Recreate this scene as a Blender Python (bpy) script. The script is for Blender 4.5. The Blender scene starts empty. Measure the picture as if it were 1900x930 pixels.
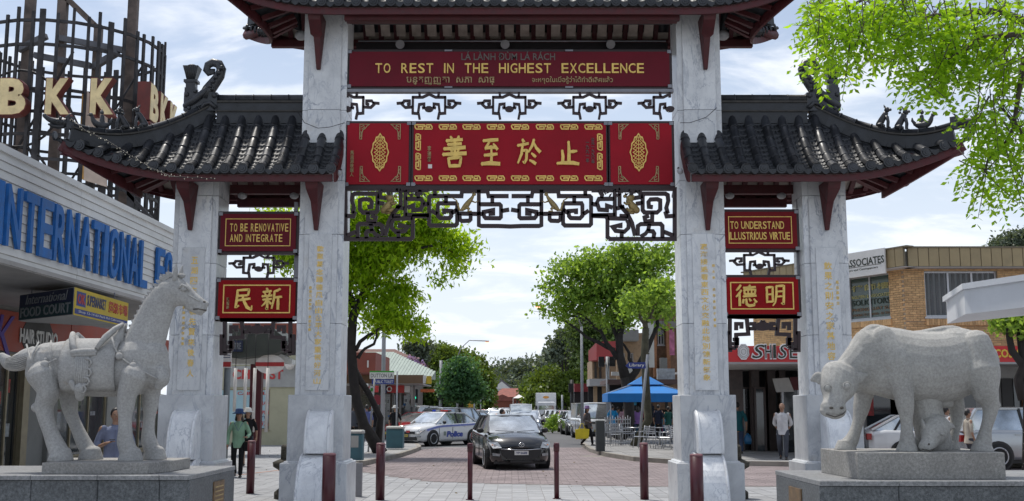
import bpy, bmesh, math, random
import numpy as np
from mathutils import Vector, Matrix, noise
from math import sin, cos, tan, atan, atan2, pi, radians, sqrt, hypot
random.seed(11)
R = random.Random(5)
SC = bpy.context.scene
COL = SC.collection

# ------------------------------------------------------------------ camera, sky, sun, exposure
FPX, EYE = 2050.0, 1.65
TILT = atan(292/FPX)
cam = bpy.data.cameras.new('camera')
cam.lens = 36*FPX/1900; cam.sensor_width = 36
cam.clip_start = .1; cam.clip_end = 3000
cam_ob = bpy.data.objects.new('camera', cam); COL.objects.link(cam_ob)
cam_ob.location = (0, 0, EYE); cam_ob.rotation_euler = (pi/2+TILT, 0, 0)
cam.dof.use_dof = True; cam.dof.focus_distance = 18.5; cam.dof.aperture_fstop = 10
SC.camera = cam_ob

SUN_EL, SUN_AZ = radians(68), radians(-35)      # azimuth from +Y towards +X : behind the gate, to the left
W = bpy.data.worlds.new('World'); SC.world = W; W.use_nodes = True
nt = W.node_tree; nt.nodes.clear()
def wn(t, **k):
    n = nt.nodes.new(t)
    for a, b in k.items(): setattr(n, a, b)
    return n
sky = wn('ShaderNodeTexSky', sky_type='NISHITA', sun_disc=False)
sky.sun_elevation = SUN_EL; sky.sun_rotation = SUN_AZ
sky.air_density = 1.0; sky.dust_density = 1.6; sky.ozone_density = 1.5
tc = wn('ShaderNodeTexCoord')
sep = wn('ShaderNodeSeparateXYZ'); nt.links.new(tc.outputs['Generated'], sep.inputs[0])
# clouds laid on a flat layer: direction divided by height
dv = wn('ShaderNodeVectorMath', operation='DIVIDE')
zc = wn('ShaderNodeMath', operation='MAXIMUM'); zc.inputs[1].default_value = 0.0
nt.links.new(sep.outputs['Z'], zc.inputs[0])
za = wn('ShaderNodeMath', operation='ADD'); za.inputs[1].default_value = .22; nt.links.new(zc.outputs[0], za.inputs[0])
cmb = wn('ShaderNodeCombineXYZ')
for i in range(3): nt.links.new(za.outputs[0], cmb.inputs[i])
nt.links.new(tc.outputs['Generated'], dv.inputs[0]); nt.links.new(cmb.outputs[0], dv.inputs[1])
mp = wn('ShaderNodeMapping'); mp.inputs['Scale'].default_value = (1.6, 2.3, 0); mp.inputs['Location'].default_value = (3.1, 1.7, 0)
mp.inputs['Rotation'].default_value = (0, 0, radians(12))
nt.links.new(dv.outputs[0], mp.inputs['Vector'])
n1 = wn('ShaderNodeTexNoise'); n1.inputs['Scale'].default_value = 2.1; n1.inputs['Detail'].default_value = 9; n1.inputs['Roughness'].default_value = .58
n1.inputs['Distortion'].default_value = .35
nt.links.new(mp.outputs[0], n1.inputs['Vector'])
rp = wn('ShaderNodeMapRange', interpolation_type='SMOOTHSTEP'); rp.inputs['From Min'].default_value = .44; rp.inputs['From Max'].default_value = .68
nt.links.new(n1.outputs['Fac'], rp.inputs['Value'])
# a thin veil thickens towards the horizon
hz = wn('ShaderNodeMapRange', interpolation_type='SMOOTHSTEP'); hz.inputs['From Min'].default_value = 0.0; hz.inputs['From Max'].default_value = .42
hz.inputs['To Min'].default_value = .86; hz.inputs['To Max'].default_value = .22
nt.links.new(sep.outputs['Z'], hz.inputs['Value'])
mx1 = wn('ShaderNodeMix', data_type='RGBA'); mx1.inputs['B'].default_value = (7.3, 7.9, 8.8, 1)
nt.links.new(hz.outputs[0], mx1.inputs['Factor']); nt.links.new(sky.outputs[0], mx1.inputs['A'])
cf = wn('ShaderNodeMath', operation='MULTIPLY'); cf.inputs[1].default_value = .72; nt.links.new(rp.outputs[0], cf.inputs[0])
mx2 = wn('ShaderNodeMix', data_type='RGBA'); mx2.inputs['B'].default_value = (9.0, 9.2, 9.6, 1)
nt.links.new(cf.outputs[0], mx2.inputs['Factor']); nt.links.new(mx1.outputs['Result'], mx2.inputs['A'])
bgn = wn('ShaderNodeBackground'); bgn.inputs['Strength'].default_value = .088
nt.links.new(mx2.outputs['Result'], bgn.inputs['Color'])
wo = wn('ShaderNodeOutputWorld'); nt.links.new(bgn.outputs[0], wo.inputs[0])

sl = bpy.data.lights.new('sun', 'SUN'); sl.energy = 2.6; sl.angle = radians(7); sl.color = (1, .955, .88)
so = bpy.data.objects.new('sun', sl); COL.objects.link(so)
d = Vector((sin(SUN_AZ)*cos(SUN_EL), cos(SUN_AZ)*cos(SUN_EL), sin(SUN_EL)))
so.rotation_euler = (-d).to_track_quat('-Z', 'Y').to_euler(); so.location = d*60
SC.view_settings.view_transform = 'Standard'; SC.view_settings.look = 'None'
SC.view_settings.exposure = 0.55; SC.view_settings.gamma = 1
SC.cycles.use_denoising = True
SC.cycles.max_bounces = 8; SC.cycles.transparent_max_bounces = 12

# ------------------------------------------------------------------ measuring: a photo pixel and a distance give a point
def at(px, py, Y):
    v = (465-py)/FPX; Z = Y*tan(TILT+atan(v))
    return Vector(((px-950)/FPX*(Y*cos(TILT)+Z*sin(TILT)), Y, Z+EYE))
def gr(px, py, z=0.0):
    v = (465-py)/FPX
    return at(px, py, (z-EYE)/tan(TILT+atan(v)))

# ------------------------------------------------------------------ mesh builder
class MB:
    def __init__(s): s.v = []; s.f = []; s.sm = []
    def add(s, vs, fs, smooth=False):
        o = len(s.v); s.v += [tuple(v) for v in vs]; s.f += [tuple(i+o for i in f) for f in fs]; s.sm += [smooth]*len(fs)
        return s
    def box(s, x0, x1, y0, y1, z0, z1):
        return s.add([(x, y, z) for x in (x0, x1) for y in (y0, y1) for z in (z0, z1)],
              [(0,1,3,2), (4,6,7,5), (0,4,5,1), (2,3,7,6), (0,2,6,4), (1,5,7,3)])
    def cbox(s, x0, x1, y0, y1, z0, z1, c=.01):      # box with chamfered vertical and top edges
        pl = [(x0+c,y0), (x1-c,y0), (x1,y0+c), (x1,y1-c), (x1-c,y1), (x0+c,y1), (x0,y1-c), (x0,y0+c)]
        pi_ = [(x0+c,y0+c), (x1-c,y0+c), (x1-c,y0+c), (x1-c,y1-c), (x1-c,y1-c), (x0+c,y1-c), (x0+c,y1-c), (x0+c,y0+c)]
        vs = [(x,y,z0) for x,y in pl]+[(x,y,z1-c) for x,y in pl]
        f = [(i,(i+1)%8,8+(i+1)%8,8+i) for i in range(8)]
        vs += [(x0+c,y0+c,z1), (x1-c,y0+c,z1), (x1-c,y1-c,z1), (x0+c,y1-c,z1)]
        f += [(8,9,17,16), (9,10,17), (10,11,18,17), (11,12,18), (12,13,19,18), (13,14,19), (14,15,16,19), (15,8,16), (16,17,18,19), tuple(range(7,-1,-1))]
        return s.add(vs, f)
    def beam(s, a, b, w, h, up=(0,0,1)):
        a = Vector(a); b = Vector(b); d = (b-a).normalized(); u = Vector(up)
        if abs(d.dot(u)) > .98: u = Vector((0,1,0))
        r = d.cross(u).normalized(); u = r.cross(d)
        vs = [p+r*(i*w/2)+u*(j*h/2) for p in (a, b) for i, j in ((-1,-1), (1,-1), (1,1), (-1,1))]
        return s.add(vs, [(0,1,5,4), (1,2,6,5), (2,3,7,6), (3,0,4,7), (3,2,1,0), (4,5,6,7)])
    def tube(s, pts, rad, n=8, caps=True, sx=1.0, up=None, smooth=True):
        pts = [Vector(p) for p in pts]; m = len(pts)
        if not hasattr(rad, '__len__'): rad = [rad]*m
        vs = []; pu = Vector(up) if up else None
        for i, p in enumerate(pts):
            d = (pts[min(i+1,m-1)]-pts[max(i-1,0)]).normalized()
            if pu is None: pu = Vector((0,0,1)) if abs(d.z) < .9 else Vector((0,1,0))
            r = d.cross(pu)
            if r.length < 1e-4: r = d.cross(Vector((1,.1,.2)))
            r.normalize(); u = r.cross(d).normalized()
            if not up: pu = u
            rr = rad[i]; ra, rb = (rr if hasattr(rr, '__len__') else (rr*sx, rr))
            for k in range(n):
                a = 2*pi*k/n; vs.append(p+r*(cos(a)*ra)+u*(sin(a)*rb))
        fs = [(i*n+k, i*n+(k+1)%n, (i+1)*n+(k+1)%n, (i+1)*n+k) for i in range(m-1) for k in range(n)]
        if caps: fs += [tuple(range(n-1,-1,-1)), tuple((m-1)*n+k for k in range(n))]
        s.add(vs, fs, smooth)
        if caps: s.sm[-1] = s.sm[-2] = False
        return s
    def limb(s, pts, rad, n=12, **k):     # tube with rounded ends, for bodies
        pts = [Vector(p) for p in pts]; rad = [r if hasattr(r,'__len__') else (r,r) for r in rad]
        # resample smoothly
        P = []; Q = []
        m = len(pts)
        def cr(a,b,c,d,t): return ((b*2)+(c-a)*t+(a*2-b*5+c*4-d)*t*t+(b*3-a-c*3+d)*t*t*t)*.5
        for i in range(m-1):
            a,b,c,e = pts[max(i-1,0)], pts[i], pts[i+1], pts[min(i+2,m-1)]
            ra,rb,rc,re = [Vector(rad[j]) for j in (max(i-1,0), i, i+1, min(i+2,m-1))]
            for q in range(4):
                P.append(cr(a,b,c,e,q/4)); Q.append(tuple(cr(ra,rb,rc,re,q/4)))
        P.append(pts[-1]); Q.append(rad[-1])
        d0 = (P[0]-P[1]).normalized(); d1 = (P[-1]-P[-2]).normalized()
        r0 = min(Q[0]); r1 = min(Q[-1])
        pre = [P[0]+d0*r0*t for t in (.98,.8,.45)]; post = [P[-1]+d1*r1*t for t in (.45,.8,.98)]
        pq = [(Q[0][0]*f, Q[0][1]*f) for f in (.2,.6,.89)]; qq = [(Q[-1][0]*f, Q[-1][1]*f) for f in (.89,.6,.2)]
        return s.tube(pre+P+post, pq+Q+qq, n, **k)
    def prism(s, poly, O, U, V, N, d0, d1):          # polygon in plane (U,V), pushed from d0 to d1 along N
        O, U, V, N = Vector(O), Vector(U), Vector(V), Vector(N); n = len(poly)
        vs = [O+U*a+V*b+N*d0 for a, b in poly]+[O+U*a+V*b+N*d1 for a, b in poly]
        fs = [tuple(range(n)), tuple(range(2*n-1, n-1, -1))]+[(i, n+i, n+(i+1)%n, (i+1)%n) for i in range(n)]
        return s.add(vs, fs)
    def lathe(s, prof, c=(0,0,0), n=16, smooth=True):
        c = Vector(c); m = len(prof)
        vs = [c+Vector((cos(2*pi*k/n)*r, sin(2*pi*k/n)*r, z)) for r, z in prof for k in range(n)]
        fs = [(i*n+k, i*n+(k+1)%n, (i+1)*n+(k+1)%n, (i+1)*n+k) for i in range(m-1) for k in range(n)]
        return s.add(vs, fs+[tuple(range(n-1,-1,-1)), tuple((m-1)*n+k for k in range(n))], smooth)
    def disc(s, c, r, nrm, t=.01, n=16):
        c = Vector(c); nrm = Vector(nrm).normalized()
        return s.tube([c-nrm*t/2, c+nrm*t/2], r, n, smooth=False)
    def ball(s, c, r, n=10, sc=(1,1,1)):
        c = Vector(c); m = n//2+1; vs = []
        for i in range(m):
            t = -pi/2+pi*(i+.02)/(m-1+.04)
            for k in range(n): vs.append(c+Vector((cos(t)*cos(2*pi*k/n)*r*sc[0], cos(t)*sin(2*pi*k/n)*r*sc[1], sin(t)*r*sc[2])))
        fs = [(i*n+k, i*n+(k+1)%n, (i+1)*n+(k+1)%n, (i+1)*n+k) for i in range(m-1) for k in range(n)]
        return s.add(vs, fs+[tuple(range(n-1,-1,-1)), tuple((m-1)*n+k for k in range(n))], True)
    def grid(s, P, smooth=True):
        a = len(P); b = len(P[0])
        return s.add([q for r in P for q in r], [(i*b+j, i*b+j+1, (i+1)*b+j+1, (i+1)*b+j) for i in range(a-1) for j in range(b-1)], smooth)
    def stroke(s, pts, w, O, U, V, N, d0, d1):       # flat bar bent along a 2-D line, mitred corners
        pts = [Vector(p) for p in pts]; L = []; Rr = []; m = len(pts)
        for i, p in enumerate(pts):
            a = (p-pts[i-1]).normalized() if i else None; b = (pts[i+1]-p).normalized() if i < m-1 else None
            if a is None: t = b; k = 1
            elif b is None: t = a; k = 1
            else:
                t = a+b
                if t.length < 1e-3: t = b.copy()
                t.normalize(); k = 1/max(.5, t.dot(b))
            nn = Vector((-t.y, t.x))*w/2*k
            if a is None: p = p-b*w*.5*0
            L.append(p+nn); Rr.append(p-nn)
        for i in range(m-1):
            s.prism([L[i], L[i+1], Rr[i+1], Rr[i]], O, U, V, N, d0, d1)
        return s
    def xform(s, M):
        s.v = [tuple(M @ Vector(v)) for v in s.v]; return s
    def join(s, o):
        return s.add_raw(o)
    def add_raw(s, o):
        k = len(s.v); s.v += o.v; s.f += [tuple(i+k for i in f) for f in o.f]; s.sm += o.sm; return s
    def mesh(s, name):
        me = bpy.data.meshes.new(name); me.from_pydata(s.v, [], s.f)
        me.polygons.foreach_set('use_smooth', s.sm); me.update(); return me
    def fix(s, me):
        bm = bmesh.new(); bm.from_mesh(me); bmesh.ops.recalc_face_normals(bm, faces=bm.faces); bm.to_mesh(me); bm.free()
    def build(s, name, m, parent=None, loc=None, rot=None, bevel=0, fix=True):
        me = s.mesh(name)
        if fix: s.fix(me)
        return obj(name, me, m, parent, loc, rot, bevel)
def obj(name, me, m, parent=None, loc=None, rot=None, bevel=0):
    if m is not None and not me.materials:
        for q in (m if isinstance(m, (list, tuple)) else [m]): me.materials.append(q)
    o = bpy.data.objects.new(name, me); COL.objects.link(o); o.parent = parent
    if loc is not None: o.location = loc
    if rot is not None: o.rotation_euler = rot
    if bevel:
        b = o.modifiers.new('bevel', 'BEVEL'); b.width = bevel; b.segments = 2; b.limit_method = 'ANGLE'
    return o
def thing(name, label, cat, loc=(0,0,0), rz=0, group=None):
    o = bpy.data.objects.new(name, None); COL.objects.link(o); o.location = loc; o.rotation_euler = (0,0,rz); o.empty_display_size = .2
    o['label'] = label; o['category'] = cat
    if group: o['group'] = group
    return o
def tag(o, label=None, cat=None, group=None, kind=None):
    for k, v in (('label',label), ('category',cat), ('group',group), ('kind',kind)):
        if v: o[k] = v
    return o
def struct(o): o['kind'] = 'structure'; return o
def stuff(o): o['kind'] = 'stuff'; return o
def copy_tree(o, parent=None):
    c = o.copy(); COL.objects.link(c); c.parent = parent
    for ch in list(o.children): copy_tree(ch, c)
    return c

# ------------------------------------------------------------------ materials
MATS = {}
def _mat(name):
    m = bpy.data.materials.new(name); m.use_nodes = True; m.node_tree.nodes.clear(); return m, m.node_tree
def N(nt, t, ins=None, **k):
    n = nt.nodes.new(t)
    for a, b in k.items(): setattr(n, a, b)
    for a, b in (ins or {}).items():
        if isinstance(b, bpy.types.NodeSocket): nt.links.new(b, n.inputs[a])
        else: n.inputs[a].default_value = b
    return n
def col4(c): return (c[0], c[1], c[2], 1)
def coords(nt, scale=1.0, rnd=True):
    t = N(nt, 'ShaderNodeTexCoord'); v = t.outputs['Object']
    if rnd:
        oi = N(nt, 'ShaderNodeObjectInfo'); mm = N(nt, 'ShaderNodeMath', {0: oi.outputs['Random'], 1: 37.0}, operation='MULTIPLY')
        v = N(nt, 'ShaderNodeVectorMath', {0: v, 1: mm.outputs[0]}, operation='ADD').outputs[0]
    return v
def ramp(nt, fac, stops):
    r = N(nt, 'ShaderNodeValToRGB', {0: fac}); e = r.color_ramp.elements
    while len(e) < len(stops): e.new(.5)
    for i, (p, c) in enumerate(stops): e[i].position = p; e[i].color = col4(c) if len(c) == 3 else c
    return r.outputs[0]
def noise_(nt, v, scale, detail=4, rough=.55, dist=0):
    return N(nt, 'ShaderNodeTexNoise', {'Vector': v, 'Scale': scale, 'Detail': detail, 'Roughness': rough, 'Distortion': dist}).outputs['Fac']
def mix(nt, f, a, b, blend='MIX'):
    n = N(nt, 'ShaderNodeMix', data_type='RGBA', blend_type=blend)
    for k, x in (('Factor', f), ('A', a), ('B', b)):
        if isinstance(x, bpy.types.NodeSocket): nt.links.new(x, n.inputs[k])
        else: n.inputs[k].default_value = x if k == 'Factor' else col4(x)
    return n.outputs['Result']
def maprange(nt, v, a, b, c=0., d=1.):
    return N(nt, 'ShaderNodeMapRange', {'Value': v, 'From Min': a, 'From Max': b, 'To Min': c, 'To Max': d}).outputs[0]
def finish(m, nt, colr, rough=.6, metal=0., bump=None, bstr=.3, bdist=.01, spec=.5, **ex):
    p = N(nt, 'ShaderNodeBsdfPrincipled')
    for k, x in (('Base Color', colr), ('Roughness', rough), ('Metallic', metal), ('Specular IOR Level', spec)):
        if isinstance(x, bpy.types.NodeSocket): nt.links.new(x, p.inputs[k])
        else: p.inputs[k].default_value = col4(x) if k == 'Base Color' else x
    for k, x in ex.items(): p.inputs[k.replace('_', ' ')].default_value = x
    if bump is not None:
        b = N(nt, 'ShaderNodeBump', {'Height': bump, 'Strength': bstr, 'Distance': bdist}); nt.links.new(b.outputs[0], p.inputs['Normal'])
    o = N(nt, 'ShaderNodeOutputMaterial'); nt.links.new(p.outputs[0], o.inputs[0]); return m
def obj_shade(nt, cl, amt):
    oi = N(nt, 'ShaderNodeObjectInfo'); h = N(nt, 'ShaderNodeHueSaturation', {'Color': cl, 'Value': maprange(nt, oi.outputs['Random'], 0, 1, 1-amt, 1+amt)}); return h.outputs[0]
def paint(name, c, rough=.5, var=.12, scale=3., metal=0., bump=0., bscale=60., spec=.5, grime=0., rv=.05, isl=0., **ex):
    if name in MATS: return MATS[name]
    m, nt = _mat(name); v = coords(nt)
    f = noise_(nt, v, scale, 5)
    a = [max(0, x*(1-var)) for x in c]; b = [min(1, x*(1+var)) for x in c]
    cl = ramp(nt, f, [(.3, a), (.7, b)])
    if grime:
        g = noise_(nt, v, scale*2.3, 6, .7); cl = mix(nt, maprange(nt, g, .5, .75, 0, grime), cl, [x*.35+.02 for x in c])
    cl = obj_shade(nt, cl, rv)
    if isl:
        gi = N(nt, 'ShaderNodeNewGeometry'); cl = N(nt, 'ShaderNodeHueSaturation', {'Color': cl, 'Value': maprange(nt, gi.outputs['Random Per Island'], 0, 1, 1-isl, 1+isl)}).outputs[0]
    rg = maprange(nt, f, .3, .7, max(0, rough-.06), min(1, rough+.06))
    finish(m, nt, cl, rg, metal, noise_(nt, v, bscale, 3) if bump else None, bump, .01, spec, **ex)
    MATS[name] = m; return m
def glass(name, c=(.02,.025,.03), rough=.06, spec=.8):
    return paint(name, c, rough, .3, 1.2, 0, 0, 60, spec)
def emit(name, c, s):
    if name in MATS: return MATS[name]
    m, nt = _mat(name); e = N(nt, 'ShaderNodeEmission', {'Color': col4(c), 'Strength': s}); o = N(nt, 'ShaderNodeOutputMaterial'); nt.links.new(e.outputs[0], o.inputs[0])
    MATS[name] = m; return m
def marble(name='marble'):
    if name in MATS: return MATS[name]
    m, nt = _mat(name)
    v = coords(nt)
    mpn = N(nt, 'ShaderNodeMapping', {'Vector': v, 'Rotation': (.3, .75, .2), 'Scale': (1, 1.2, .45)})
    w1 = noise_(nt, mpn.outputs[0], 1.9, 7, .6, 1.2)
    w2 = noise_(nt, mpn.outputs[0], 4.7, 7, .62, .9)
    def vein(w, wd):
        s = N(nt, 'ShaderNodeMath', {0: w, 1: .5}, operation='SUBTRACT'); a = N(nt, 'ShaderNodeMath', {0: s.outputs[0]}, operation='ABSOLUTE')
        return maprange(nt, a.outputs[0], 0, wd, 1, 0)
    patch = maprange(nt, noise_(nt, v, 1.3, 3), .44, .66, .08, .9 if name == 'marble' else .5)
    va = N(nt, 'ShaderNodeMath', {0: vein(w1, .024), 1: patch}, operation='MULTIPLY').outputs[0]
    vb = N(nt, 'ShaderNodeMath', {0: vein(w2, .018), 1: .34 if name == 'marble' else .2}, operation='MULTIPLY').outputs[0]
    tt = {'marble': 1.08, 'grey marble': .92}.get(name, 1.34)
    base = ramp(nt, noise_(nt, v, 2.6, 6, .65, .6), [(.32, (.50*tt,.51*tt,.525*tt)), (.5, (.60*tt,.61*tt,.62*tt)), (.7, (.67*tt,.68*tt,.685*tt))])
    c = mix(nt, va, base, (.16,.19,.26)); c = mix(nt, vb, c, (.27,.30,.37))
    st = maprange(nt, noise_(nt, v, 1.1, 5, .7), .60, .78, 0, .45)
    c = mix(nt, st, c, (.40,.33,.23))
    finish(m, nt, obj_shade(nt, c, .09), .32, 0, noise_(nt, v, 40, 3), .05, .01, .45)
    MATS[name] = m; return m
def granite(name, dark, light, scale=95, rough=.75, stain=.0, bump=.35, contrast=.18):
    if name in MATS: return MATS[name]
    m, nt = _mat(name); v = coords(nt, rnd=False)
    a = noise_(nt, v, scale, 3, .8); b = noise_(nt, v, scale*.35, 2, .6); c0 = noise_(nt, v, 3.0, 4, .6)
    s = N(nt, 'ShaderNodeMath', {0: a, 1: b}, operation='ADD'); s = N(nt, 'ShaderNodeMath', {0: s.outputs[0], 1: .5}, operation='MULTIPLY')
    c = ramp(nt, s.outputs[0], [(.5-contrast*.6, dark), (.5, [(x+y)/2 for x, y in zip(dark, light)]), (.5+contrast*.5, light)])
    c = mix(nt, maprange(nt, c0, .35, .7, 0, .35), c, [x*.62 for x in dark])
    if stain:
        g = noise_(nt, v, 2.2, 5, .72, .5); c = mix(nt, maprange(nt, g, .6, .78, 0, stain), c, (.26,.18,.10))
    finish(m, nt, c, rough, 0, a, bump, .004, .35)
    MATS[name] = m; return m
def leafmat(name, c, trans=.45, var=.3, scale=1.2, rough=.5, yellow=None):
    if name in MATS: return MATS[name]
    m, nt = _mat(name); v = coords(nt, rnd=False)
    g = N(nt, 'ShaderNodeNewGeometry')
    f = noise_(nt, v, scale, 4, .6)
    r = N(nt, 'ShaderNodeMath', {0: f, 1: g.outputs['Random Per Island']}, operation='ADD'); r = N(nt, 'ShaderNodeMath', {0: r.outputs[0], 1: .5}, operation='MULTIPLY')
    a = [x*(1-var) for x in c]; b = [min(1, x*(1+var)) for x in c]
    st = [(.25, a), (.5, c), (.72, b)]
    if yellow: st.append((.86, yellow))
    cl = ramp(nt, r.outputs[0], st)
    p = N(nt, 'ShaderNodeBsdfPrincipled', {'Base Color': cl, 'Roughness': rough, 'Specular IOR Level': .35})
    t = N(nt, 'ShaderNodeBsdfTranslucent', {'Color': mix(nt, 1.0, cl, (1.0, 1.0, .45), 'MULTIPLY')})
    # light passing a leaf comes out stronger and yellower than light it turns back
    gm = N(nt, 'ShaderNodeGamma', {'Color': cl, 'Gamma': .72}); nt.links.new(mix(nt, 1.0, gm.outputs[0], (1.0, 1.0, .35), 'MULTIPLY'), t.inputs['Color'])
    x = N(nt, 'ShaderNodeMixShader', {0: trans, 1: p.outputs[0], 2: t.outputs[0]}); o = N(nt, 'ShaderNodeOutputMaterial'); nt.links.new(x.outputs[0], o.inputs[0])
    MATS[name] = m; return m

# ------------------------------------------------------------------ lettering
_TXT = {}
def text_mb(s, ext, off=0.0, shear=0.0):
    key = (s, round(ext,4), off, shear)
    if key in _TXT: return _TXT[key]
    cu = bpy.data.curves.new('t', 'FONT'); cu.body = s; cu.extrude = 1; cu.offset = off; cu.shear = shear
    cu.resolution_u = 2 if len(s) > 8 else 3
    ob = bpy.data.objects.new('t', cu); me = bpy.data.meshes.new_from_object(ob)
    co = np.empty(len(me.vertices)*3); me.vertices.foreach_get('co', co); co = co.reshape(-1, 3)
    if len(co) == 0: co = np.zeros((1,3))
    fs = [tuple(p.vertices) for p in me.polygons]
    bpy.data.objects.remove(ob); bpy.data.curves.remove(cu); bpy.data.meshes.remove(me)
    _TXT[key] = (co, fs); return _TXT[key]
def put_text(name, s, m, parent, O, w, h, depth=.01, U=(1,0,0), V=(0,0,1), off=0.0, shear=0.0, loc=None, keep=False):
    """lettering centred on O in the plane U,V, fitted into w x h, standing proud by depth"""
    co, fs = text_mb(s, 1, off, shear)
    U, V, O = Vector(U).normalized(), Vector(V).normalized(), Vector(O); Nn = U.cross(V)
    lo, hi = co.min(0), co.max(0); c = (lo+hi)/2; sz = np.maximum(hi-lo, 1e-6)
    k = np.array([w/sz[0], h/sz[1]])
    if keep: k[:] = min(k)
    q = (co[:, :2]-c[:2])*k; zz = (co[:, 2] > 0).astype(float)*depth-.002
    P = np.array(O)[None]+q[:, :1]*np.array(U)[None]+q[:, 1:2]*np.array(V)[None]+zz[:, None]*np.array(Nn)[None]
    me = bpy.data.meshes.new(name); me.from_pydata(P.tolist(), [], fs); me.update()
    return obj(name, me, m, parent, loc)
# ================================================================== THE GATE
MARBLE = marble(); MARBLE2 = marble('pale marble'); MARBLE3 = marble('grey marble')  # pale marble: extra white stands in for sunlight on the scroll stones
# brush-written characters: strokes as (x, y, half-width) runs in a 100 x 100 field
BRUSH = {
'止': [[(52,96,4),(54,60,6),(53,8,7)],[(54,54,4),(72,56,6),(90,58,3)],[(24,60,4),(27,36,6),(26,10,6)],[(2,7,4),(30,9,6),(70,9,7),(98,4,5)]],
'至': [[(10,92,4),(50,94,6),(88,96,5)],[(44,92,4),(34,78,5),(20,64,4)],[(20,63,4),(50,68,6),(76,66,4)],[(62,80,3),(74,70,5),(84,58,6)],[(52,60,4),(53,34,6),(52,10,6)],[(16,38,4),(50,40,6),(84,43,4)],[(2,6,5),(45,9,7),(98,6,6)]],
'於': [[(24,98,4),(30,88,6)],[(4,76,4),(26,79,5),(50,84,4)],[(24,78,4),(20,45,5),(4,8,3)],[(24,56,4),(42,58,5),(40,24,5),(32,10,4),(24,16,2)],[(72,98,4),(64,74,5),(48,50,3)],[(70,88,3),(82,66,5),(99,50,6)],[(62,46,3),(72,38,5),(80,32,4)],[(54,20,3),(68,14,5),(80,6,5)]],
'善': [[(32,99,3),(38,92,5)],[(66,99,4),(58,90,3)],[(16,86,4),(50,88,5),(82,90,4)],[(22,74,4),(50,75,5),(78,77,4)],[(6,60,4),(50,62,6),(94,65,5)],[(49,88,4),(50,60,5),(50,44,4)],[(34,56,3),(40,50,4)],[(66,57,3),(60,49,3)],[(2,42,4),(50,44,6),(98,46,5)],[(24,30,4),(27,16,5),(30,2,4)],[(25,29,4),(50,32,5),(76,33,4),(72,14,5),(68,3,4)],[(29,5,4),(50,6,5),(70,6,4)]],
'民': [[(20,92,4),(50,94,5),(80,96,5),(78,80,5),(74,68,4)],[(20,92,4),(22,66,5),(72,69,4)],[(20,90,4),(18,50,6),(12,12,5),(30,22,3)],[(24,46,4),(55,50,6),(88,54,4)],[(46,68,4),(56,40,6),(72,14,7),(94,2,5),(97,22,2)]],
'新': [[(24,98,4),(30,90,5)],[(8,82,4),(28,84,5),(48,87,4)],[(16,76,3),(20,66,4)],[(40,78,4),(34,66,3)],[(4,62,4),(28,63,5),(52,66,4)],[(8,46,4),(28,48,5),(50,50,4)],[(28,64,4),(29,34,5),(28,2,5),(20,8,2)],[(26,46,4),(16,28,4),(2,16,2)],[(32,44,3),(40,34,4),(48,26,5)],[(88,96,4),(74,88,5),(60,84,4)],[(62,84,4),(60,50,5),(50,4,3)],[(62,56,4),(80,58,5),(98,60,4)],[(80,58,4),(80,30,6),(80,0,5)]],
'德': [[(24,98,4),(14,84,5),(4,74,3)],[(26,74,4),(16,58,5),(2,44,3)],[(18,56,4),(18,28,5),(18,2,5)],[(38,86,4),(64,88,5),(94,90,4)],[(66,98,4),(65,88,5),(64,78,4)],[(40,76,4),(42,56,4)],[(40,76,4),(66,78,4),(92,78,4),(88,58,4)],[(58,76,3),(58,58,3)],[(74,77,3),(74,58,3)],[(42,57,4),(66,58,4),(90,58,4)],[(36,46,4),(64,48,5),(96,50,4)],[(36,32,4),(32,14,5)],[(48,34,4),(50,10,5),(62,3,6),(84,6,5),(86,18,2)],[(62,36,3),(70,24,5)],[(84,34,3),(96,18,5)]],
'明': [[(8,88,4),(9,50,5),(8,14,4)],[(8,88,4),(24,89,5),(38,90,4),(37,54,5),(37,18,4)],[(10,54,3),(24,55,4),(36,55,3)],[(9,20,4),(24,20,4),(37,21,4)],[(56,94,4),(56,56,5),(48,16,4),(36,0,2)],[(56,94,4),(76,95,5),(94,96,5),(92,50,5),(90,8,5),(78,14,2)],[(57,68,3),(74,69,4),(92,70,3)],[(56,44,3),(74,45,4),(92,46,3)]],
}
def put_brush(ch, m, parent, O, w, h, depth, name='gilt_character'):
    mb = MB()
    for si, st in enumerate(BRUSH[ch]):
        # smooth the run, widen the two ends as a brush does
        P = []; n = len(st)
        for i in range(n-1):
            for q in range(5):
                t = q/5; P.append([st[i][k]+(st[i+1][k]-st[i][k])*t for k in range(3)])
        P.append(list(st[-1])); P[0][2] *= 1.25; P[-1][2] *= 1.05
        L_, R_ = [], []
        for i, p in enumerate(P):
            a = P[max(0,i-1)]; b = P[min(len(P)-1,i+1)]; dx, dy = b[0]-a[0], b[1]-a[1]; l = hypot(dx, dy) or 1; nx, ny = -dy/l, dx/l; hw = p[2]*1.12
            L_.append(((p[0]+nx*hw-50)*w/100, (p[1]+ny*hw-50)*h/100)); R_.append(((p[0]-nx*hw-50)*w/100, (p[1]-ny*hw-50)*h/100))
        a, b = P[0], P[1]; l = hypot(b[0]-a[0], b[1]-a[1]) or 1
        tip = ((a[0]-(b[0]-a[0])/l*a[2]*.8-50)*w/100, (a[1]-(b[1]-a[1])/l*a[2]*.8-50)*h/100)
        for i in range(len(P)-1): mb.prism([L_[i], L_[i+1], R_[i+1], R_[i]], O, (1,0,0), (0,0,1), (0,-1,0), -.002, depth+si*.0006)
        mb.prism([tip, L_[0], R_[0]], O, (1,0,0), (0,0,1), (0,-1,0), -.002, depth+si*.0006)
    return mb.build(name, m, parent)
RED = paint('dark red paint', (.070,.009,.012), .6, .25, 6, grime=.5)
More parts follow.
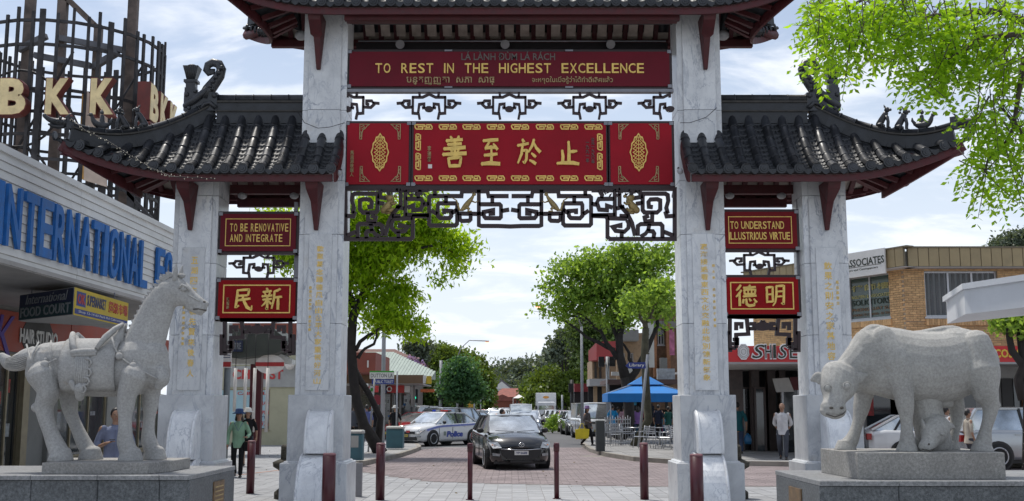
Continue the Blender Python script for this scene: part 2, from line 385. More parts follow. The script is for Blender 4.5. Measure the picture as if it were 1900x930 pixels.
REDB = paint('red board', (.30,.010,.020), .6, .12, 1.2, grime=.12, spec=.15)
REDD = paint('deep red board', (.135,.012,.022), .6, .12, 1.2, grime=.15, spec=.15)
FRET = paint('oxblood iron', (.028,.012,.014), .5, .3, 8, bump=.2)
GOLD = paint('gold paint', (.82,.56,.14), .5, .15, 10, .0, grime=.15)
GOLDD = paint('faded gold', (.36,.26,.12), .6, .3, 20)
BRONZE = paint('bronze', (.30,.22,.09), .45, .25, 12, .4, .3, 40)
TILE = paint('charcoal glazed tile', (.026,.028,.033), .40, .45, 5, bump=.35, bscale=30, grime=.3, rv=.35)
TILE2 = paint('charcoal pan tile', (.021,.023,.027), .52, .5, 6, bump=.35, bscale=30, grime=.3, isl=.3)  # a little darker than the cover tiles, recess shade put into the colour
RIM = paint('lichened ridge', (.040,.036,.031), .7, .5, 9, bump=.4, bscale=30)
WHITEB = paint('weathered white board', (.36,.31,.27), .7, .25, 5, grime=.3)
STEEL = paint('steel', (.22,.22,.24), .45, .15, 6, .6)
LAMPG = paint('lamp cap glass', (.34,.34,.35), .3, .1, 5)
DSTONE = granite('dark weathered stone', (.03,.028,.022), (.09,.082,.065), 40, .85, .3, .6)

GY = 19.45
GT = thing('memorial_gate', 'white marble gateway with black tiled roofs and red inscribed boards spanning the street mouth', 'gate', (0, GY, 0))
def G(p): return Vector((p[0], p[1]-GY, p[2]))
def column(cx, inner):
    s = 1 if cx > 0 else -1
    c = bpy.data.objects.new('column', None)
    ztop = 9.0 if inner else 6.25
    hw = .39 if inner else .385
    base = MB().cbox(cx-.565, cx+.565, -.58, .56, 0, .73, .012)
    col = base.build('column', MARBLE3, GT)
    zc = [0, .73]
    MB().cbox(cx-.475, cx+.475, -.47, .46, .732, 1.87, .01).build('pedestal', MARBLE3, col)
    # moulding between base and pedestal
    MB().cbox(cx-.52, cx+.52, -.52, .5, .70, .76, .02).build('moulding', MARBLE, col)
    zs = [1.872, 3.1, 4.66, 5.62, 6.9, ztop] if inner else [1.872, 2.9, 4.15, 5.35, ztop]
    for a, b in zip(zs, zs[1:]):
        b -= .006
        MB().cbox(cx-hw, cx+hw, -.33, .38, a, b, .006).build('marble_slab', MARBLE, col)
        MB().cbox(cx-hw+.10, cx+hw-.10, -.375, -.332, a, b, .006).build('facing_slab', MARBLE, col)
        MB().cbox(cx-hw+.10, cx+hw-.10, .382, .42, a, b, .006).build('facing_slab', MARBLE, col)
    pt = 4.66 if inner else 4.42
    MB().cbox(cx-.20, cx+.20, -.398, -.378, 1.95, pt, .004).build('inscription_slab', MARBLE, col)
    return col
COLS = {k: column(x, i) for k, x, i in (('li', -3.34, True), ('ri', 3.34, True), ('lo', -5.545, False), ('ro', 5.49, False))}
# scroll stones leaning on the pedestals
def scroll_stone(cx, w, tiers, par):
    U, V, Nn = (0,-1,0), (0,0,1), (1,0,0)
    for (y0, z0, y1, z1, curl) in tiers:
        # side outline: bulging front that ends in a tucked foot
        P = [(y0, z0)]; n = 12
        for i in range(n+1):
            t = i/n; a = t*pi/2
            P.append((y0+(y1-y0)*sin(a)**.75*(1 if t < .8 else 1), z0+(z1-z0)*(1-cos(a))))
        P += [(y0, z1)]
        mb = MB().prism([(p[0], p[1]) for p in P], (cx-w/2, 0, 0), U, V, Nn, 0, w)
        ss_ = mb.build('scroll_stone', MARBLE2, par, bevel=.015)
        Q = [(p[0]+.012, p[1]) for p in P[1:-1]]
        for sx in (-1, 1):
            MB().tube([(cx+sx*(w/2-.03), -a, b) for a, b in Q], .022, 8).build('raised_rim', MARBLE2, ss_)
for k, cx in (('li', -3.24), ('ri', 3.30)):
    scroll_stone(cx, .44, [(.46, 1.60, .90, .90, 0)], COLS[k]); scroll_stone(cx-.03, .50, [(.50, .90, 1.30, 0, 0)], COLS[k])
for k, cx in (('lo', -5.50), ('ro', 5.46)):
    scroll_stone(cx, .45, [(.46, 1.60, .95, .80, 0)], COLS[k]); scroll_stone(cx, .50, [(.50, .80, 1.25, 0, 0)], COLS[k])
# gold inscriptions cut into the shafts
def inscription(col, cx, chars, ztop, zbot, w=.15, dx=0.0, y=-.399):
    n = len(chars); st = (ztop-zbot)/n
    for i, ch in enumerate(chars):
        if ch == ' ': continue
        put_text('gilt_character', ch, GOLD, col, (cx+dx, y, ztop-(i+.5)*st), w, min(st*.78, w*1.05), .006, off=.014)
inscription(COLS['li'], -3.34, '歡聚慕念踴德風自由公平大家重視好河山', 4.46, 2.04, .12)
inscription(COLS['li'], -3.34, '歐陽石麟敬撰 黃苗子書', 3.75, 2.95, .05, -.15)
inscription(COLS['ri'], 3.34, '瀛海接遙看東西文化交融此地別饒新氣象', 4.50, 2.10, .13)
inscription(COLS['ri'], 3.34, '劉太希 撰聯黃苗子書寫', 4.15, 3.0, .05, .16)
inscription(COLS['lo'], -5.52, '五湖四海啟敬先賢來後春人', 4.28, 2.15, .12)
inscription(COLS['lo'], -5.52, '陳耀南教授撰聯敬書', 3.5, 2.7, .05, -.15)
inscription(COLS['ro'], 5.49, '飲果之則安之家基地容尊澤', 4.18, 2.1, .14)
inscription(COLS['ro'], 5.49, '馬益源書立', 3.85, 3.4, .055, .15)

# red struts under the eaves
def strut(cx, ztop, zbot, par, y0=-.38):
    U, V, Nn = (0,-1,0), (0,0,1), (1,0,0)
    P = [(-.0-y0*0, zbot), (.06, zbot), (.10, zbot+.12), (.26, ztop-.38), (.30, ztop-.34), (.55, ztop-.16), (.62, ztop), (0, ztop)]
    n = len(P)
    # tapered: narrow at the foot, wide at the head
    vs = []
    for sd in (-1, 1):
        for a, z in P:
            t = (z-zbot)/(ztop-zbot); hw = .035+.05*t if t < .6 else .07+.045*t
            vs.append((cx+sd*hw, y0-a-.002, z))
    fs = [tuple(range(n)), tuple(range(2*n-1, n-1, -1))]+[(i, n+i, n+(i+1)%n, (i+1)%n) for i in range(n)]
    MB().add(vs, fs).build('eave_strut', RED, par, bevel=.01)
for cx in (-3.45, 3.45): strut(cx, 8.52, 7.62, GT)
for cx in (-3.42, 3.42, -5.62, 5.50): strut(cx, 5.52, 4.72, GT)

# ------------------------------------------------------------------ roofs
def roof(side, zr, zr2, zx, nb):
    pass
BARREL = {}
def seg_mesh(L, r, n=9):
    key = (round(L,2), r)
    if key in BARREL: return BARREL[key]
    # half-round cover tile with a lap at its lower end, lying along -Y
    rings = [(0, r*.93), (L*.9, r*.97), (L*.905, r*1.03), (L, r*1.05)]
    vs = []
    for y, rr in rings:
        for k in range(n): a = pi*k/(n-1); vs.append((cos(a)*rr, -y, sin(a)*rr))
    fs = [(i*n+k, i*n+k+1, (i+1)*n+k+1, (i+1)*n+k) for i in range(3) for k in range(n-1)]
    fs.append(tuple(3*n+k for k in range(n)))
    me = bpy.data.meshes.new('cover_tile'); me.from_pydata(vs, [], fs); me.polygons.foreach_set('use_smooth', [True]*(len(fs)-1)+[False]); me.update()
    me.materials.append(TILE); BARREL[key] = me; return me
def cap_mesh(r):
    if ('cap', r) in BARREL: return BARREL[('cap', r)]
    mb = MB().tube([(0,0,0),(0,-.03,0)], r*1.1, 14, smooth=False); mb.tube([(0,-.028,0),(0,-.045,0)], [r*.8,r*.7], 12, smooth=False); mb.tube([(0,-.04,0),(0,-.055,0)], [r*.4,r*.3], 10, smooth=False)
    me = mb.mesh('end_tile'); mb.fix(me); me.materials.append(TILE); BARREL[('cap', r)] = me; return me
class Roof:
    """one hipped roof: ridge along x from xa to xb at height zr, eaves at y=+-, corners lifted; hips at the ends listed"""
    def __init__(s, name, xa, xb, ea, eb, hipA, hipB, zr, ze, lift, ya, yb, ov=.45):
        s.xa, s.xb, s.ea, s.eb, s.hA, s.hB, s.zr, s.ze, s.lift, s.ya, s.yb = xa, xb, ea, eb, hipA, hipB, zr, ze, lift, ya, yb
        s.ov = ov
    def flare(s, x):       # 0 in the middle, 1 at a hipped corner
        f = 0
        if s.hA: f = max(f, (s.xa+.1-x)/(s.xa+.1-s.ea))
        if s.hB: f = max(f, (x-s.xb+.1)/(s.eb-s.xb+.1))
        return max(0, min(1, f))
    def eave_y(s, x, sg): e = s.ya if sg < 0 else s.yb; return e+sg*.28*s.flare(x)**2
    def eave_z(s, x): return s.ze+s.lift*s.flare(x)**2.1
    def hip_y(s, x, sg):   # |y| where the hip line stands over x
        f = 0
        if s.hA and x < s.xa: f = (s.xa-x)/(s.xa-s.ea)
        if s.hB and x > s.xb: f = (x-s.xb)/(s.eb-s.xb)
        return f
    def z(s, x, t): return s.zr+(s.eave_z(x)-s.zr)*(1-max(0,1-t)**1.45)
    def pt(s, x, t, sg): return Vector((x, s.eave_y(x, sg)*t, s.z(x, t)))
    def t0(s, x): return min(.97, max(0, s.hip_y(x, -1)))
def make_roof(rf, par, nsp=.3, r=.072, full=True, x0=None, sides=(-1,), detail=True):
    out = []
    sheet = MB()
    xs = list(np.linspace(rf.ea, rf.eb, 61))
    for sg in (-1, 1):
        for i in range(60):
            a, b = xs[i], xs[i+1]
            P = []
            for x in (a, b):
                t0 = rf.t0(x); P.append([rf.pt(x, t0+(1-t0)*q/8, sg)+Vector((0,0,-.03)) for q in range(9)])
            sheet.grid(P, True)
    # hipped ends, shaped the same way as the long slopes
    for e, ridge, corner in ((rf.hA, rf.xa, rf.ea), (rf.hB, rf.xb, rf.eb)):
        if not e: continue
        P = []
        mid = ridge+(corner-ridge)*.62
        for j in range(17):
            v = -1+j/8; av = abs(v); sg = -1 if v < 0 else 1
            row = []
            for q in range(9):
                t = q/8
                ex = mid+(corner-mid)*av**2.2            # eave x
                x = ridge+(ex-ridge)*t
                hx = ridge+(corner-ridge)*t              # hip point at this t
                yy = (rf.eave_y(hx, sg)*t)*av
                ze = rf.ze+rf.lift*av**2.3
                z = rf.zr+(ze-rf.zr)*(1-max(0,1-t)**1.45)
                zc_ = rf.z(hx, t) if av > .98 else z
                row.append(Vector((x, yy, zc_-.03)))
            P.append(row)
        sheet.grid(P, True)
    body = sheet.build('roof_slope', TILE2, par)
    sol = body.modifiers.new('thick', 'SOLIDIFY'); sol.thickness = .05; sol.offset = -1
    return body
def dress_roof(rf, body, xs, r=.080, seg=.30):
    """cover tiles and eave tiles on the street side, one object each; pan tiles between"""
    pans = MB(); drips = MB()
    for n_, x in enumerate(xs):
        t0 = rf.t0(x); sg = -1
        L = sum((rf.pt(x, t0+(1-t0)*(q+1)/20, sg)-rf.pt(x, t0+(1-t0)*q/20, sg)).length for q in range(20))
        ns = max(1, round(L/seg))
        for i in range(ns):
            a = rf.pt(x, t0+(1-t0)*i/ns, sg); b = rf.pt(x, t0+(1-t0)*(i+1)/ns, sg); d = b-a
            me = seg_mesh(.30, r); o = bpy.data.objects.new('cover_tile', me); COL.objects.link(o); o.parent = body
            o.location = a+Vector((R.uniform(-.005,.005), 0, .022+R.uniform(-.004,.004)))
            o.rotation_euler = (atan2(-d.z, -d.y)*-1 if False else atan2(d.z, -d.y)*-1, R.uniform(-.015,.015), R.uniform(-.015,.015)+atan2(d.x, -d.y))
            o.scale = (1, d.length/.30+.04, 1)
        e = rf.pt(x, 1, sg); o = bpy.data.objects.new('end_tile', cap_mesh(r)); COL.objects.link(o); o.parent = body; o.location = e+Vector((0,-.005,-.0)); o.rotation_euler = (0,0,0)
    for xa, xb in zip(xs, xs[1:]+[xs[-1]+xs[-1]-xs[-2]]):
        xm = (xa+xb)/2; hw = abs(xb-xa)/2-r*.75; t0 = min(rf.t0(xa), rf.t0(xb)) if abs(xm) < 9 else rf.t0(xm)
        t0 = rf.t0(xm); n = max(1, int((1-t0)*13))
        for i in range(n):
            ta = t0+(1-t0)*i/n; tb = t0+(1-t0)*(i+1)/n; A = rf.pt(xm, ta, -1); B = rf.pt(xm, tb, -1)
            row = []
            for u in range(5):
                uu = (u/4*2-1); sag = (uu*uu-1)*.03-.012
                row.append([A+Vector((uu*hw, .02, sag+.004)), B+Vector((uu*hw, -.012, sag+.014)), B+Vector((uu*hw, -.014, sag-.012))])
            pans.grid(row, False)
        e = rf.pt(xm, 1, -1); P = []
        for k in range(9):
            u = -1+k/4; P.append((u*hw*1.05, .0+(u*u-1)*.02))
        P += [(hw*.8,-.05), (hw*.35,-.095), (0,-.11), (-hw*.35,-.095), (-hw*.8,-.05)]
        MB().prism(P, e+Vector((0,-.008,.01)), (1,0,0), (0,0,1), (0,1,0), -.012, .012).build('drip_tile', TILE2, body)
    stuff(pans.build('pan_tile', TILE2, body))
def under_roof(rf, par, back_panels=None):
    """fascias, hip rafters, purlins and boards under one roof"""
    for sg in (-1, 1):
        pts = [rf.pt(x, 1, sg)+Vector((0, -sg*.07, -.145)) for x in np.linspace(rf.ea+.03, rf.eb-.03, 25)]
        mb = MB()
        for a, b in zip(pts, pts[1:]): mb.beam(a, b, .05, .125)
        mb.build('eave_board', RED, par)
        pts = [rf.pt(x, .86, sg)+Vector((0, 0, -.17)) for x in np.linspace(rf.ea+.25, rf.eb-.25, 17)]
        mb = MB()
        for a, b in zip(pts, pts[1:]): mb.beam(a, b, .09, .10)
        mb.build('purlin', RED, par)
        n = int((rf.eb-rf.ea)/.29)
        for i in range(n):
            x = rf.ea+.15+i*.29; t0 = max(.25, rf.t0(x)+.02)
            if t0 > .9: continue
            rm = MB(); q_ts = [t0+(.95-t0)*q/5 for q in range(6)]
            for ta, tb in zip(q_ts, q_ts[1:]): rm.beam(rf.pt(x, ta, sg)+Vector((0,0,-.16)), rf.pt(x, tb, sg)+Vector((0,0,-.16)), .085, .09)
            rm.build('rafter', RED, par)
        P = [[rf.pt(x, t, sg)+Vector((0,0,-.105)) for t in np.linspace(max(.2, rf.t0(x)+.01), .97, 5)] for x in np.linspace(rf.ea+.1, rf.eb-.1, 24)]
        MB().grid(P, True).build('soffit_board', WHITEB, par, fix=False)
    for e, ridge, corner in ((rf.hA, rf.xa, rf.ea), (rf.hB, rf.xb, rf.eb)):
        if not e: continue
        for sg in (-1, 1):
            MB().tube([rf.pt(ridge+(corner-ridge)*t, t, sg)+Vector((0,0,-.2)) for t in (.3,.5,.7,.85,.97)], .085, 8).build('hip_rafter', RED, par)
        mid = ridge+(corner-ridge)*.62; pts = []; dn = MB()
        sgn = 1 if corner > ridge else -1
        for j in range(25):
            v = -1+j/12; av = abs(v); sg = -1 if v < 0 else 1
            ex = mid+(corner-mid)*av**2.2; yy = rf.eave_y(corner, sg)*av; pts.append(Vector((ex, yy, rf.ze+rf.lift*av**2.3)))
        mb = MB()
        for a, b in zip(pts, pts[1:]): mb.beam(a+Vector((-sgn*.06,0,-.16)), b+Vector((-sgn*.06,0,-.16)), .05, .17)
        mb.build('eave_board', RED, par)
        # end tiles of the hipped side
        L = 0; last = pts[0]
        for a, b in zip(pts, pts[1:]):
            m_ = (a+b)/2
            o = bpy.data.objects.new('end_tile', cap_mesh(.072)); COL.objects.link(o); o.parent = par; o.location = a+Vector((sgn*.02,0,0)); o.rotation_euler = (0,0,sgn*pi/2)
            P = [(-.08,.0),(.08,0),(.07,-.05),(0,-.11),(-.07,-.05)]
            MB().prism(P, m_+Vector((0,0,-.01)), (0,1,0), (0,0,1), (1,0,0), -.012, .012).build('drip_tile', TILE2, par)
        for j in range(1, 9):
            t = j/9; x = ridge+(mid-ridge)*.35
            v = -1+2*t; av = abs(v); ex = mid+(corner-mid)*av**2.2
            MB().beam((ex-sgn*.55, rf.eave_y(corner, -1 if v<0 else 1)*av*.8, rf.ze+.10+rf.lift*av**2.3*.7), (ex-sgn*.10, rf.eave_y(corner, -1 if v<0 else 1)*av, rf.ze-.11+rf.lift*av**2.3), .08, .08).build('rafter', RED, par)
    # boxed beams over the opening
def curve_prof(rf, ridge, corner, sg, dz, t0=0, t1=1, n=14):
    return [rf.pt(ridge+(corner-ridge)*(t0+(t1-t0)*i/n), t0+(t1-t0)*i/n, sg)+Vector((0,0,dz)) for i in range(n+1)]
def ridge_hip(rf, par, ridge, corner, segs=9):
    for sg in (-1, 1):
        pts = curve_prof(rf, ridge, corner, sg, .10, .0, .93, 16)
        mb = MB()
        for a, b in zip(pts, pts[1:]): mb.beam(a, b, .10, .22)
        mb.build('hip_wall', TILE2, par)
        pts = curve_prof(rf, ridge, corner, sg, .235, .0, .93, 16)
        mb = MB()
        for a, b in zip(pts, pts[1:]): mb.beam(a, b, .17, .028)
        mb.build('hip_ledge', RIM, par)
        pts = curve_prof(rf, ridge, corner, sg, .275, .0, .93, segs)
        for a, b in zip(pts, pts[1:]):
            MB().tube([a, a+(b-a)*.93, a+(b-a)*.935, b], [.058,.062,.07,.072], 10).build('hip_tile', TILE, par)

# carved things on the ridges -----------------------------------------------------------------
def fish_ornament(par, loc, flip):
    s = flip
    bod = MB()
    bod.box(-.30, .30, -.11, .11, 0, .34)
    bod.limb([(-.26*s,-.09,.10),(-.1*s,-.12,.20),(.05*s,-.11,.34),(.12*s,-.06,.46)], [.06,.07,.06,.05], 8); bod.tube([(.28*s,-.10,.05),(.18*s,-.13,.14),(.08*s,-.12,.12),(.02*s,-.13,.02)], [.05,.04,.04,.03], 7)
    for a, b, c in ((.25,.28,.09), (-.25,.3,.08), (.05,.07,.07), (-.1,.36,.07), (.22,.4,.06), (-.2,.05,.07)): bod.ball((a*s, -.11, b), c*.62, 6)
    # tail that rises and rolls inward
    pts = [(.05,.25), (.12,.42), (.22,.56), (.30,.68), (.33,.80), (.28,.90), (.17,.93), (.08,.88), (.06,.79), (.11,.73), (.17,.75), (.17,.81)]
    P3 = [Vector((a*s, 0, b)) for a, b in pts]
    bod.tube(P3, [(.13,.15),(.12,.13),(.11,.10),(.10,.09),(.09,.085),(.085,.08),(.08,.07),(.075,.055),(.07,.045),(.065,.035),(.06,.028),(.05,.02)], 10, up=(0,1,0))
    for k in range(5): bod.ball(((.16+.05*k)*s, -.10, .46+.085*k), .05, 8)
    o = bod.build('ridge_dragon', TILE, par, loc); 
    hnd = MB()
    hnd.box(-.10, .10, -.09, .09, 0, .10); hnd.box(-.085, .085, -.08, .08, .10, .20); hnd.box(-.12, .12, -.1, .1, .20, .25)
    hnd.add([(x*w, y*w, z) for z, w in ((.25,.075), (.50,.14)) for x, y in ((-1,-.9),(1,-.9),(1,.9),(-1,.9))], [(0,1,5,4),(1,2,6,5),(2,3,7,6),(3,0,4,7),(4,5,6,7)])
    for k in range(7): hnd.tube([(-.07+.022*k*1.05, -.07, .26), ((-.125+.042*k), -.128, .50)], .01, 5)
    hnd.ball((0,0,.52), .09, 10, (1,1,.35))
    hnd.build('sword_hilt', TILE, o, (-.20*s, 0, .34))
    return o
def ridge_beast(par, loc, rz, kind):
    mb = MB()
    if kind == 'bird':
        mb.limb([(-.13,0,.10), (-.05,0,.07), (.06,0,.07), (.13,0,.12), (.16,0,.19)], [.03,.06,.065,.045,.03], 8)
        mb.ball((.18,0,.22), .038, 8); mb.tube([(.2,0,.22),(.25,0,.20)], [.015,.004], 6)
        mb.tube([(-.12,0,.10),(-.17,0,.17),(-.17,0,.22)], [.035,.025,.01], 6)
        mb.limb([(-.01,0,.12), (-.01,0,.22)], [.05,.035], 8); mb.ball((0,0,.29), .036, 8); mb.tube([(0,0,.31),(0,0,.35)], [.02,.005], 6)
        mb.box(-.06,.06,-.03,.03,-.02,.04)
    else:
        mb.limb([(-.08,0,.07), (-.03,0,.15), (.03,0,.24)], [.065,.06,.05], 8)
        mb.ball((.06,0,.31), .052, 8); mb.tube([(.09,0,.31),(.135,0,.30)], [.03,.02], 6)
        for sy in (-1,1):
            mb.tube([(.05,sy*.035,.2),(.07,sy*.04,.1),(.06,sy*.04,.0),(.1,sy*.04,.0)], [.028,.02,.018,.012], 6)
            mb.limb([(-.08,sy*.05,.05),(-.02,sy*.055,.05),(-.04,sy*.05,.0)], [.035,.03,.02], 6)
            mb.tube([(.03,sy*.03,.35),(.02,sy*.045,.40)], [.018,.004], 5)
        if kind == 'lion':
            for k in range(8): mb.ball((.02+.05*cos(k), .05*sin(k*1.3), .31+.04*sin(k*2)), .028, 6)
        mb.tube([(-.13,0,.05),(-.2,0,.03),(-.22,0,.07)], [.02,.015,.006], 6)
    return mb.build('ridge_beast', TILE, par, loc, (0, 0, rz))
def dragon_head(par, loc, rz):
    mb = MB()
    mb.box(-.1, .02, -.075, .075, -.03, .17)
    mb.limb([(0,0,.07), (.14,0,.06), (.27,0,.08), (.36,0,.13)], [(.06,.075),(.06,.065),(.05,.045),(.035,.03)], 10)
    mb.limb([(.06,0,0), (.18,0,-.02), (.28,0,.0)], [.04,.035,.02], 8)
    for sy in (-1,1):
        mb.ball((.12,sy*.055,.12), .028, 8); mb.tube([(.03,sy*.05,.13),(-.02,sy*.07,.2),(-.06,sy*.07,.23)], [.025,.015,.004], 6)
        for k in range(4): mb.tube([(.03+.06*k,sy*.06,.02+.01*k),(.0+.06*k,sy*.08,.09)], [.016,.006], 5)
    mb.ball((.36,0,.14), .035, 8)
    return mb.build('ridge_dragon_head', TILE, par, loc, (0,0,rz))

def wing(sd):
    # everything built for the right-hand wing, mirrored in x for the left
    ea, xb, eb = 3.02, 5.42, 7.62
    rf = Roof('w', ea, xb, ea, eb, False, True, 6.86, 5.66, .50, -1.12, 1.12) if sd > 0 else \
         Roof('w', -xb, -ea, -eb, -ea, True, False, 6.86, 5.66, .50, -1.12, 1.12)
    body = make_roof(rf, GT)
    xs = [3.06+.3*i for i in range(15)]
    xs = [sd*x for x in xs]
    dress_roof(rf, body, xs)
    under_roof(rf, body)
    ridge, corner = (xb, eb) if sd > 0 else (-xb, -eb)
    ridge_hip(rf, body, ridge, corner)
    # ridge wall against the column
    a, b = (3.72, 5.3)
    X = lambda u: sorted((sd*a, sd*u))
    x0, x1 = sorted((sd*3.72, sd*5.32))
    MB().box(x0, x1, -.10, .10, 6.72, 7.10).build('ridge_wall', TILE2, body)
    MB().box(x0, x1, -.125, .125, 7.10, 7.135).build('ridge_ledge', RIM, body)
    MB().box(x0, x1, -.125, .125, 6.93, 6.955).build('ridge_ledge', RIM, body)
    n = 5
    for i in range(n):
        p, q = x0+(x1-x0)*i/n, x0+(x1-x0)*(i+1)/n
        MB().tube([(p,0,7.19), (p+(q-p)*.95,0,7.19), (p+(q-p)*.955,0,7.19), (q,0,7.19)], [.085,.085,.092,.092], 12).build('ridge_tile', TILE, body)
    fish_ornament(body, (sd*5.62, 0, 6.95), -sd)
    # inner verge beside the column, closes the roof edge
    xv = sd*3.0
    P = [rf.pt(xv, t, -1)+Vector((0,0,-.13)) for t in np.linspace(.3,1,8)]
    mb = MB()
    for p, q in zip(P, P[1:]): mb.beam(p, q, .04, .2)
    mb.build('verge_board', RED, body)
    for t, kind in ((.50, 'dog'), (.62, 'lion'), (.745, 'bird')):
        p = rf.pt(ridge+(corner-ridge)*t, t, -1)+Vector((0,0,.33)); d = rf.pt(ridge+(corner-ridge)*(t+.05), t+.05, -1)-rf.pt(ridge+(corner-ridge)*t, t, -1)
        ridge_beast(body, p, atan2(d.y, d.x), kind)
    p = rf.pt(ridge+(corner-ridge)*.95, .95, -1)+Vector((0,0,.22)); dragon_head(body, p, atan2(d.y, d.x))
    # lintel beams between columns, ceiling lamps
    x0, x1 = sorted((sd*3.74, sd*5.12))
    for z0, z1, y0, y1 in ((5.62, 5.80, -.3, -.2), (5.50, 5.66, .25, .38), (5.36, 5.52, .80, .92)):
        MB().box(x0, x1, y0, y1, z0, z1).build('lintel', RED, body)
    MB().box(x0-.1, x1+.1, -.06, .06, 5.72, 6.4).build('lintel', paint('black beam', (.012,.008,.01), .6), body)
    for x in (x0+.22, x1-.22):
        l = MB().ball((x, .30, 5.47), .085, 12, (1,1,.75)).build('ceiling_lamp', LAMPG, body); MB().tube([(x,.3,5.5),(x,.3,5.6)], .02, 6).build('lamp_stem', STEEL, body)
    return body, rf
WL = wing(-1); WR = wing(1)

# centre roof, only its underside and eaves reach into view
rfc = Roof('c', -3.3, 3.3, -5.25, 5.2, True, True, 10.0, 8.62, .45, -1.10, 1.10)
CB = make_roof(rfc, GT)
dress_roof(rfc, CB, [-5.1+.3*i for i in range(35)])
under_roof(rfc, CB)
for rr, cc in ((-3.3, -5.25), (3.3, 5.2)): ridge_hip(rfc, CB, rr, cc, 8)
MB().box(-3.2, 3.2, -.1, .1, 9.85, 10.3).build('ridge_wall', TILE2, CB)
MB().tube([(-3.2,0,10.36),(3.2,0,10.36)], .09, 12).build('ridge_tile', TILE, CB)
for s_ in (-1, 1): fish_ornament(CB, (s_*3.4, 0, 10.1), -s_)
for y0, y1, z0, z1 in ((-.92,-.82,8.36,8.52), (-.66,-.54,8.42,8.56)):
    MB().box(-2.93, 2.93, y0, y1, z0, z1).build('lintel', RED, CB)
BLK = MATS['black beam']
MB().box(-2.95, 2.95, -.10, .12, 8.64, 9.6).build('lintel', BLK, CB)
MB().box(-2.95, 2.95, .72, .84, 8.28, 8.50).build('lintel', BLK, CB)
MB().box(-4.6, 4.6, .88, 1.0, 8.48, 8.62).build('lintel', RED, CB)
for i in range(19):     # white boards between the rafters, seen from below
    x = -2.68+i*.292
    MB().add([(x-.085,.30,8.93), (x+.085,.30,8.93), (x+.085,.70,8.62), (x-.085,.70,8.62), (x-.085,.30,8.95), (x+.085,.30,8.95), (x+.085,.70,8.64), (x-.085,.70,8.64)],
             [(0,1,2,3),(7,6,5,4),(0,4,5,1),(1,5,6,2),(2,6,7,3),(3,7,4,0)]).build('ceiling_board', WHITEB, CB)
MB().tube([(-2.9,.62,8.50),(2.9,.62,8.50)], .018, 6).build('conduit', STEEL, CB)
for x in (-2.1, -.13, 1.85):
    MB().tube([(x,.6,8.44),(x,.52,8.40)], [.05,.085], 14, smooth=False).build('ceiling_lamp', LAMPG, CB)
for s_ in (-1, 1):
        MB().ball((s_*3.95, .45, 8.55), .12, 10, (1,1,.8)).build('ceiling_lamp', LAMPG, CB)

# ------------------------------------------------------------------ boards, lattice and lettering between the columns
YF = -.30            # street face of the hanging boards
def board(x0, x1, z0, z1, m, yf=YF, t=.12, notch=.04, frame=True):
    n = notch
    poly = [(x0+n,z0),(x1-n,z0),(x1-n,z0+n*.6),(x1,z0+n*.6),(x1,z1-n*.6),(x1-n,z1-n*.6),(x1-n,z1),(x0+n,z1),(x0+n,z1-n*.6),(x0,z1-n*.6),(x0,z0+n*.6),(x0+n,z0+n*.6)]
    b = MB().prism(poly, (0,0,0), (1,0,0), (0,0,1), (0,1,0), yf, yf+t).build('sign_board', m, GT)
    if frame:
        f = MB(); 
        f.box(x0-.03, x1+.03, yf+.03, yf+t+.05, z1, z1+.05); f.box(x0-.03, x1+.03, yf+.03, yf+t+.05, z0-.05, z0)
        f.box(x0-.05, x0, yf+.03, yf+t+.05, z0-.05, z1+.05); f.box(x1, x1+.05, yf+.03, yf+t+.05, z0-.05, z1+.05)
        stf = f.build('sign_frame', FRET, b)
        for x in (x0, x1):
            for z in (z0, z1): MB().box(x-.035, x+.035, yf-.008, yf+.03, z-.03, z+.03).build('corner_bracket', STEEL, b)
    return b
def rect_line(par, x0, x1, z0, z1, w, m, y):
    mb = MB()
    mb.box(x0,x1,y,y+.012,z1-w,z1); mb.box(x0,x1,y,y+.012,z0,z0+w); mb.box(x0,x0+w,y,y+.012,z0+w,z1-w); mb.box(x1-w,x1,y,y+.012,z0+w,z1-w)
    return mb.build('gilt_border', m, par)
YG = 19.45+YF
def gz(px, py, Y=YG): p = at(px, py, Y); return p.x, p.z
# top board
x0, zt = gz(649, 96); x1, zb = gz(1243, 160)
B1 = board(x0, x1, zb, zt, REDD)
def txt(par, s, px0, px1, py0, py1, m, off=.0, depth=.015, name='lettering', sh=0.0, y=YF):
    a = gz(px0, py1, 19.45+y); b = gz(px1, py0, 19.45+y)
    return put_text(name, s, m, par, ((a[0]+b[0])/2, y, (a[1]+b[1])/2), b[0]-a[0], b[1]-a[1], depth, off=off, shear=sh)
def word(par, s, px0, px1, py0, py1, m, off=.02, depth=.02):
    """one object per letter, spread over the span"""
    wd = {'I': .36, ' ': .55, 'W': 1.3, 'M': 1.25}
    tot = sum(wd.get(c, 1) for c in s); u = (px1-px0)/tot; x = px0
    for c in s:
        w = wd.get(c, 1)*u
        if c != ' ':
            txt(par, c, x+u*.09, x+w-u*.09, py0, py1, m, off, depth, 'letter')
        x += w
GREYT = paint('tarnished letters', (.12,.10,.09), .6, .2, 12)
txt(B1, 'LÁ LÀNH ĐÙM LÁ RÁCH', 856, 1030, 96, 112, GREYT, .01)
word(B1, 'TO  REST  IN  THE  HIGHEST  EXCELLENCE', 695, 1196, 118, 136, GOLD, .008)
txt(B1, 'បន្តញ្ញុតា  សភា  សាធុ', 754, 917, 143, 158, GOLDD, .012)
txt(B1, 'จะหยุดในเมื่อรู้ว่าได้ทำดีเลิศแล้ว', 987, 1137, 142, 156, GOLDD, .01)
for px in (832, 1056):
    for py in (94, 162):
        x, z = gz(px, py); MB().box(x-.07, x+.07, YF-.01, YF+.03, z-.015, z+.015).build('clip', STEEL, B1)
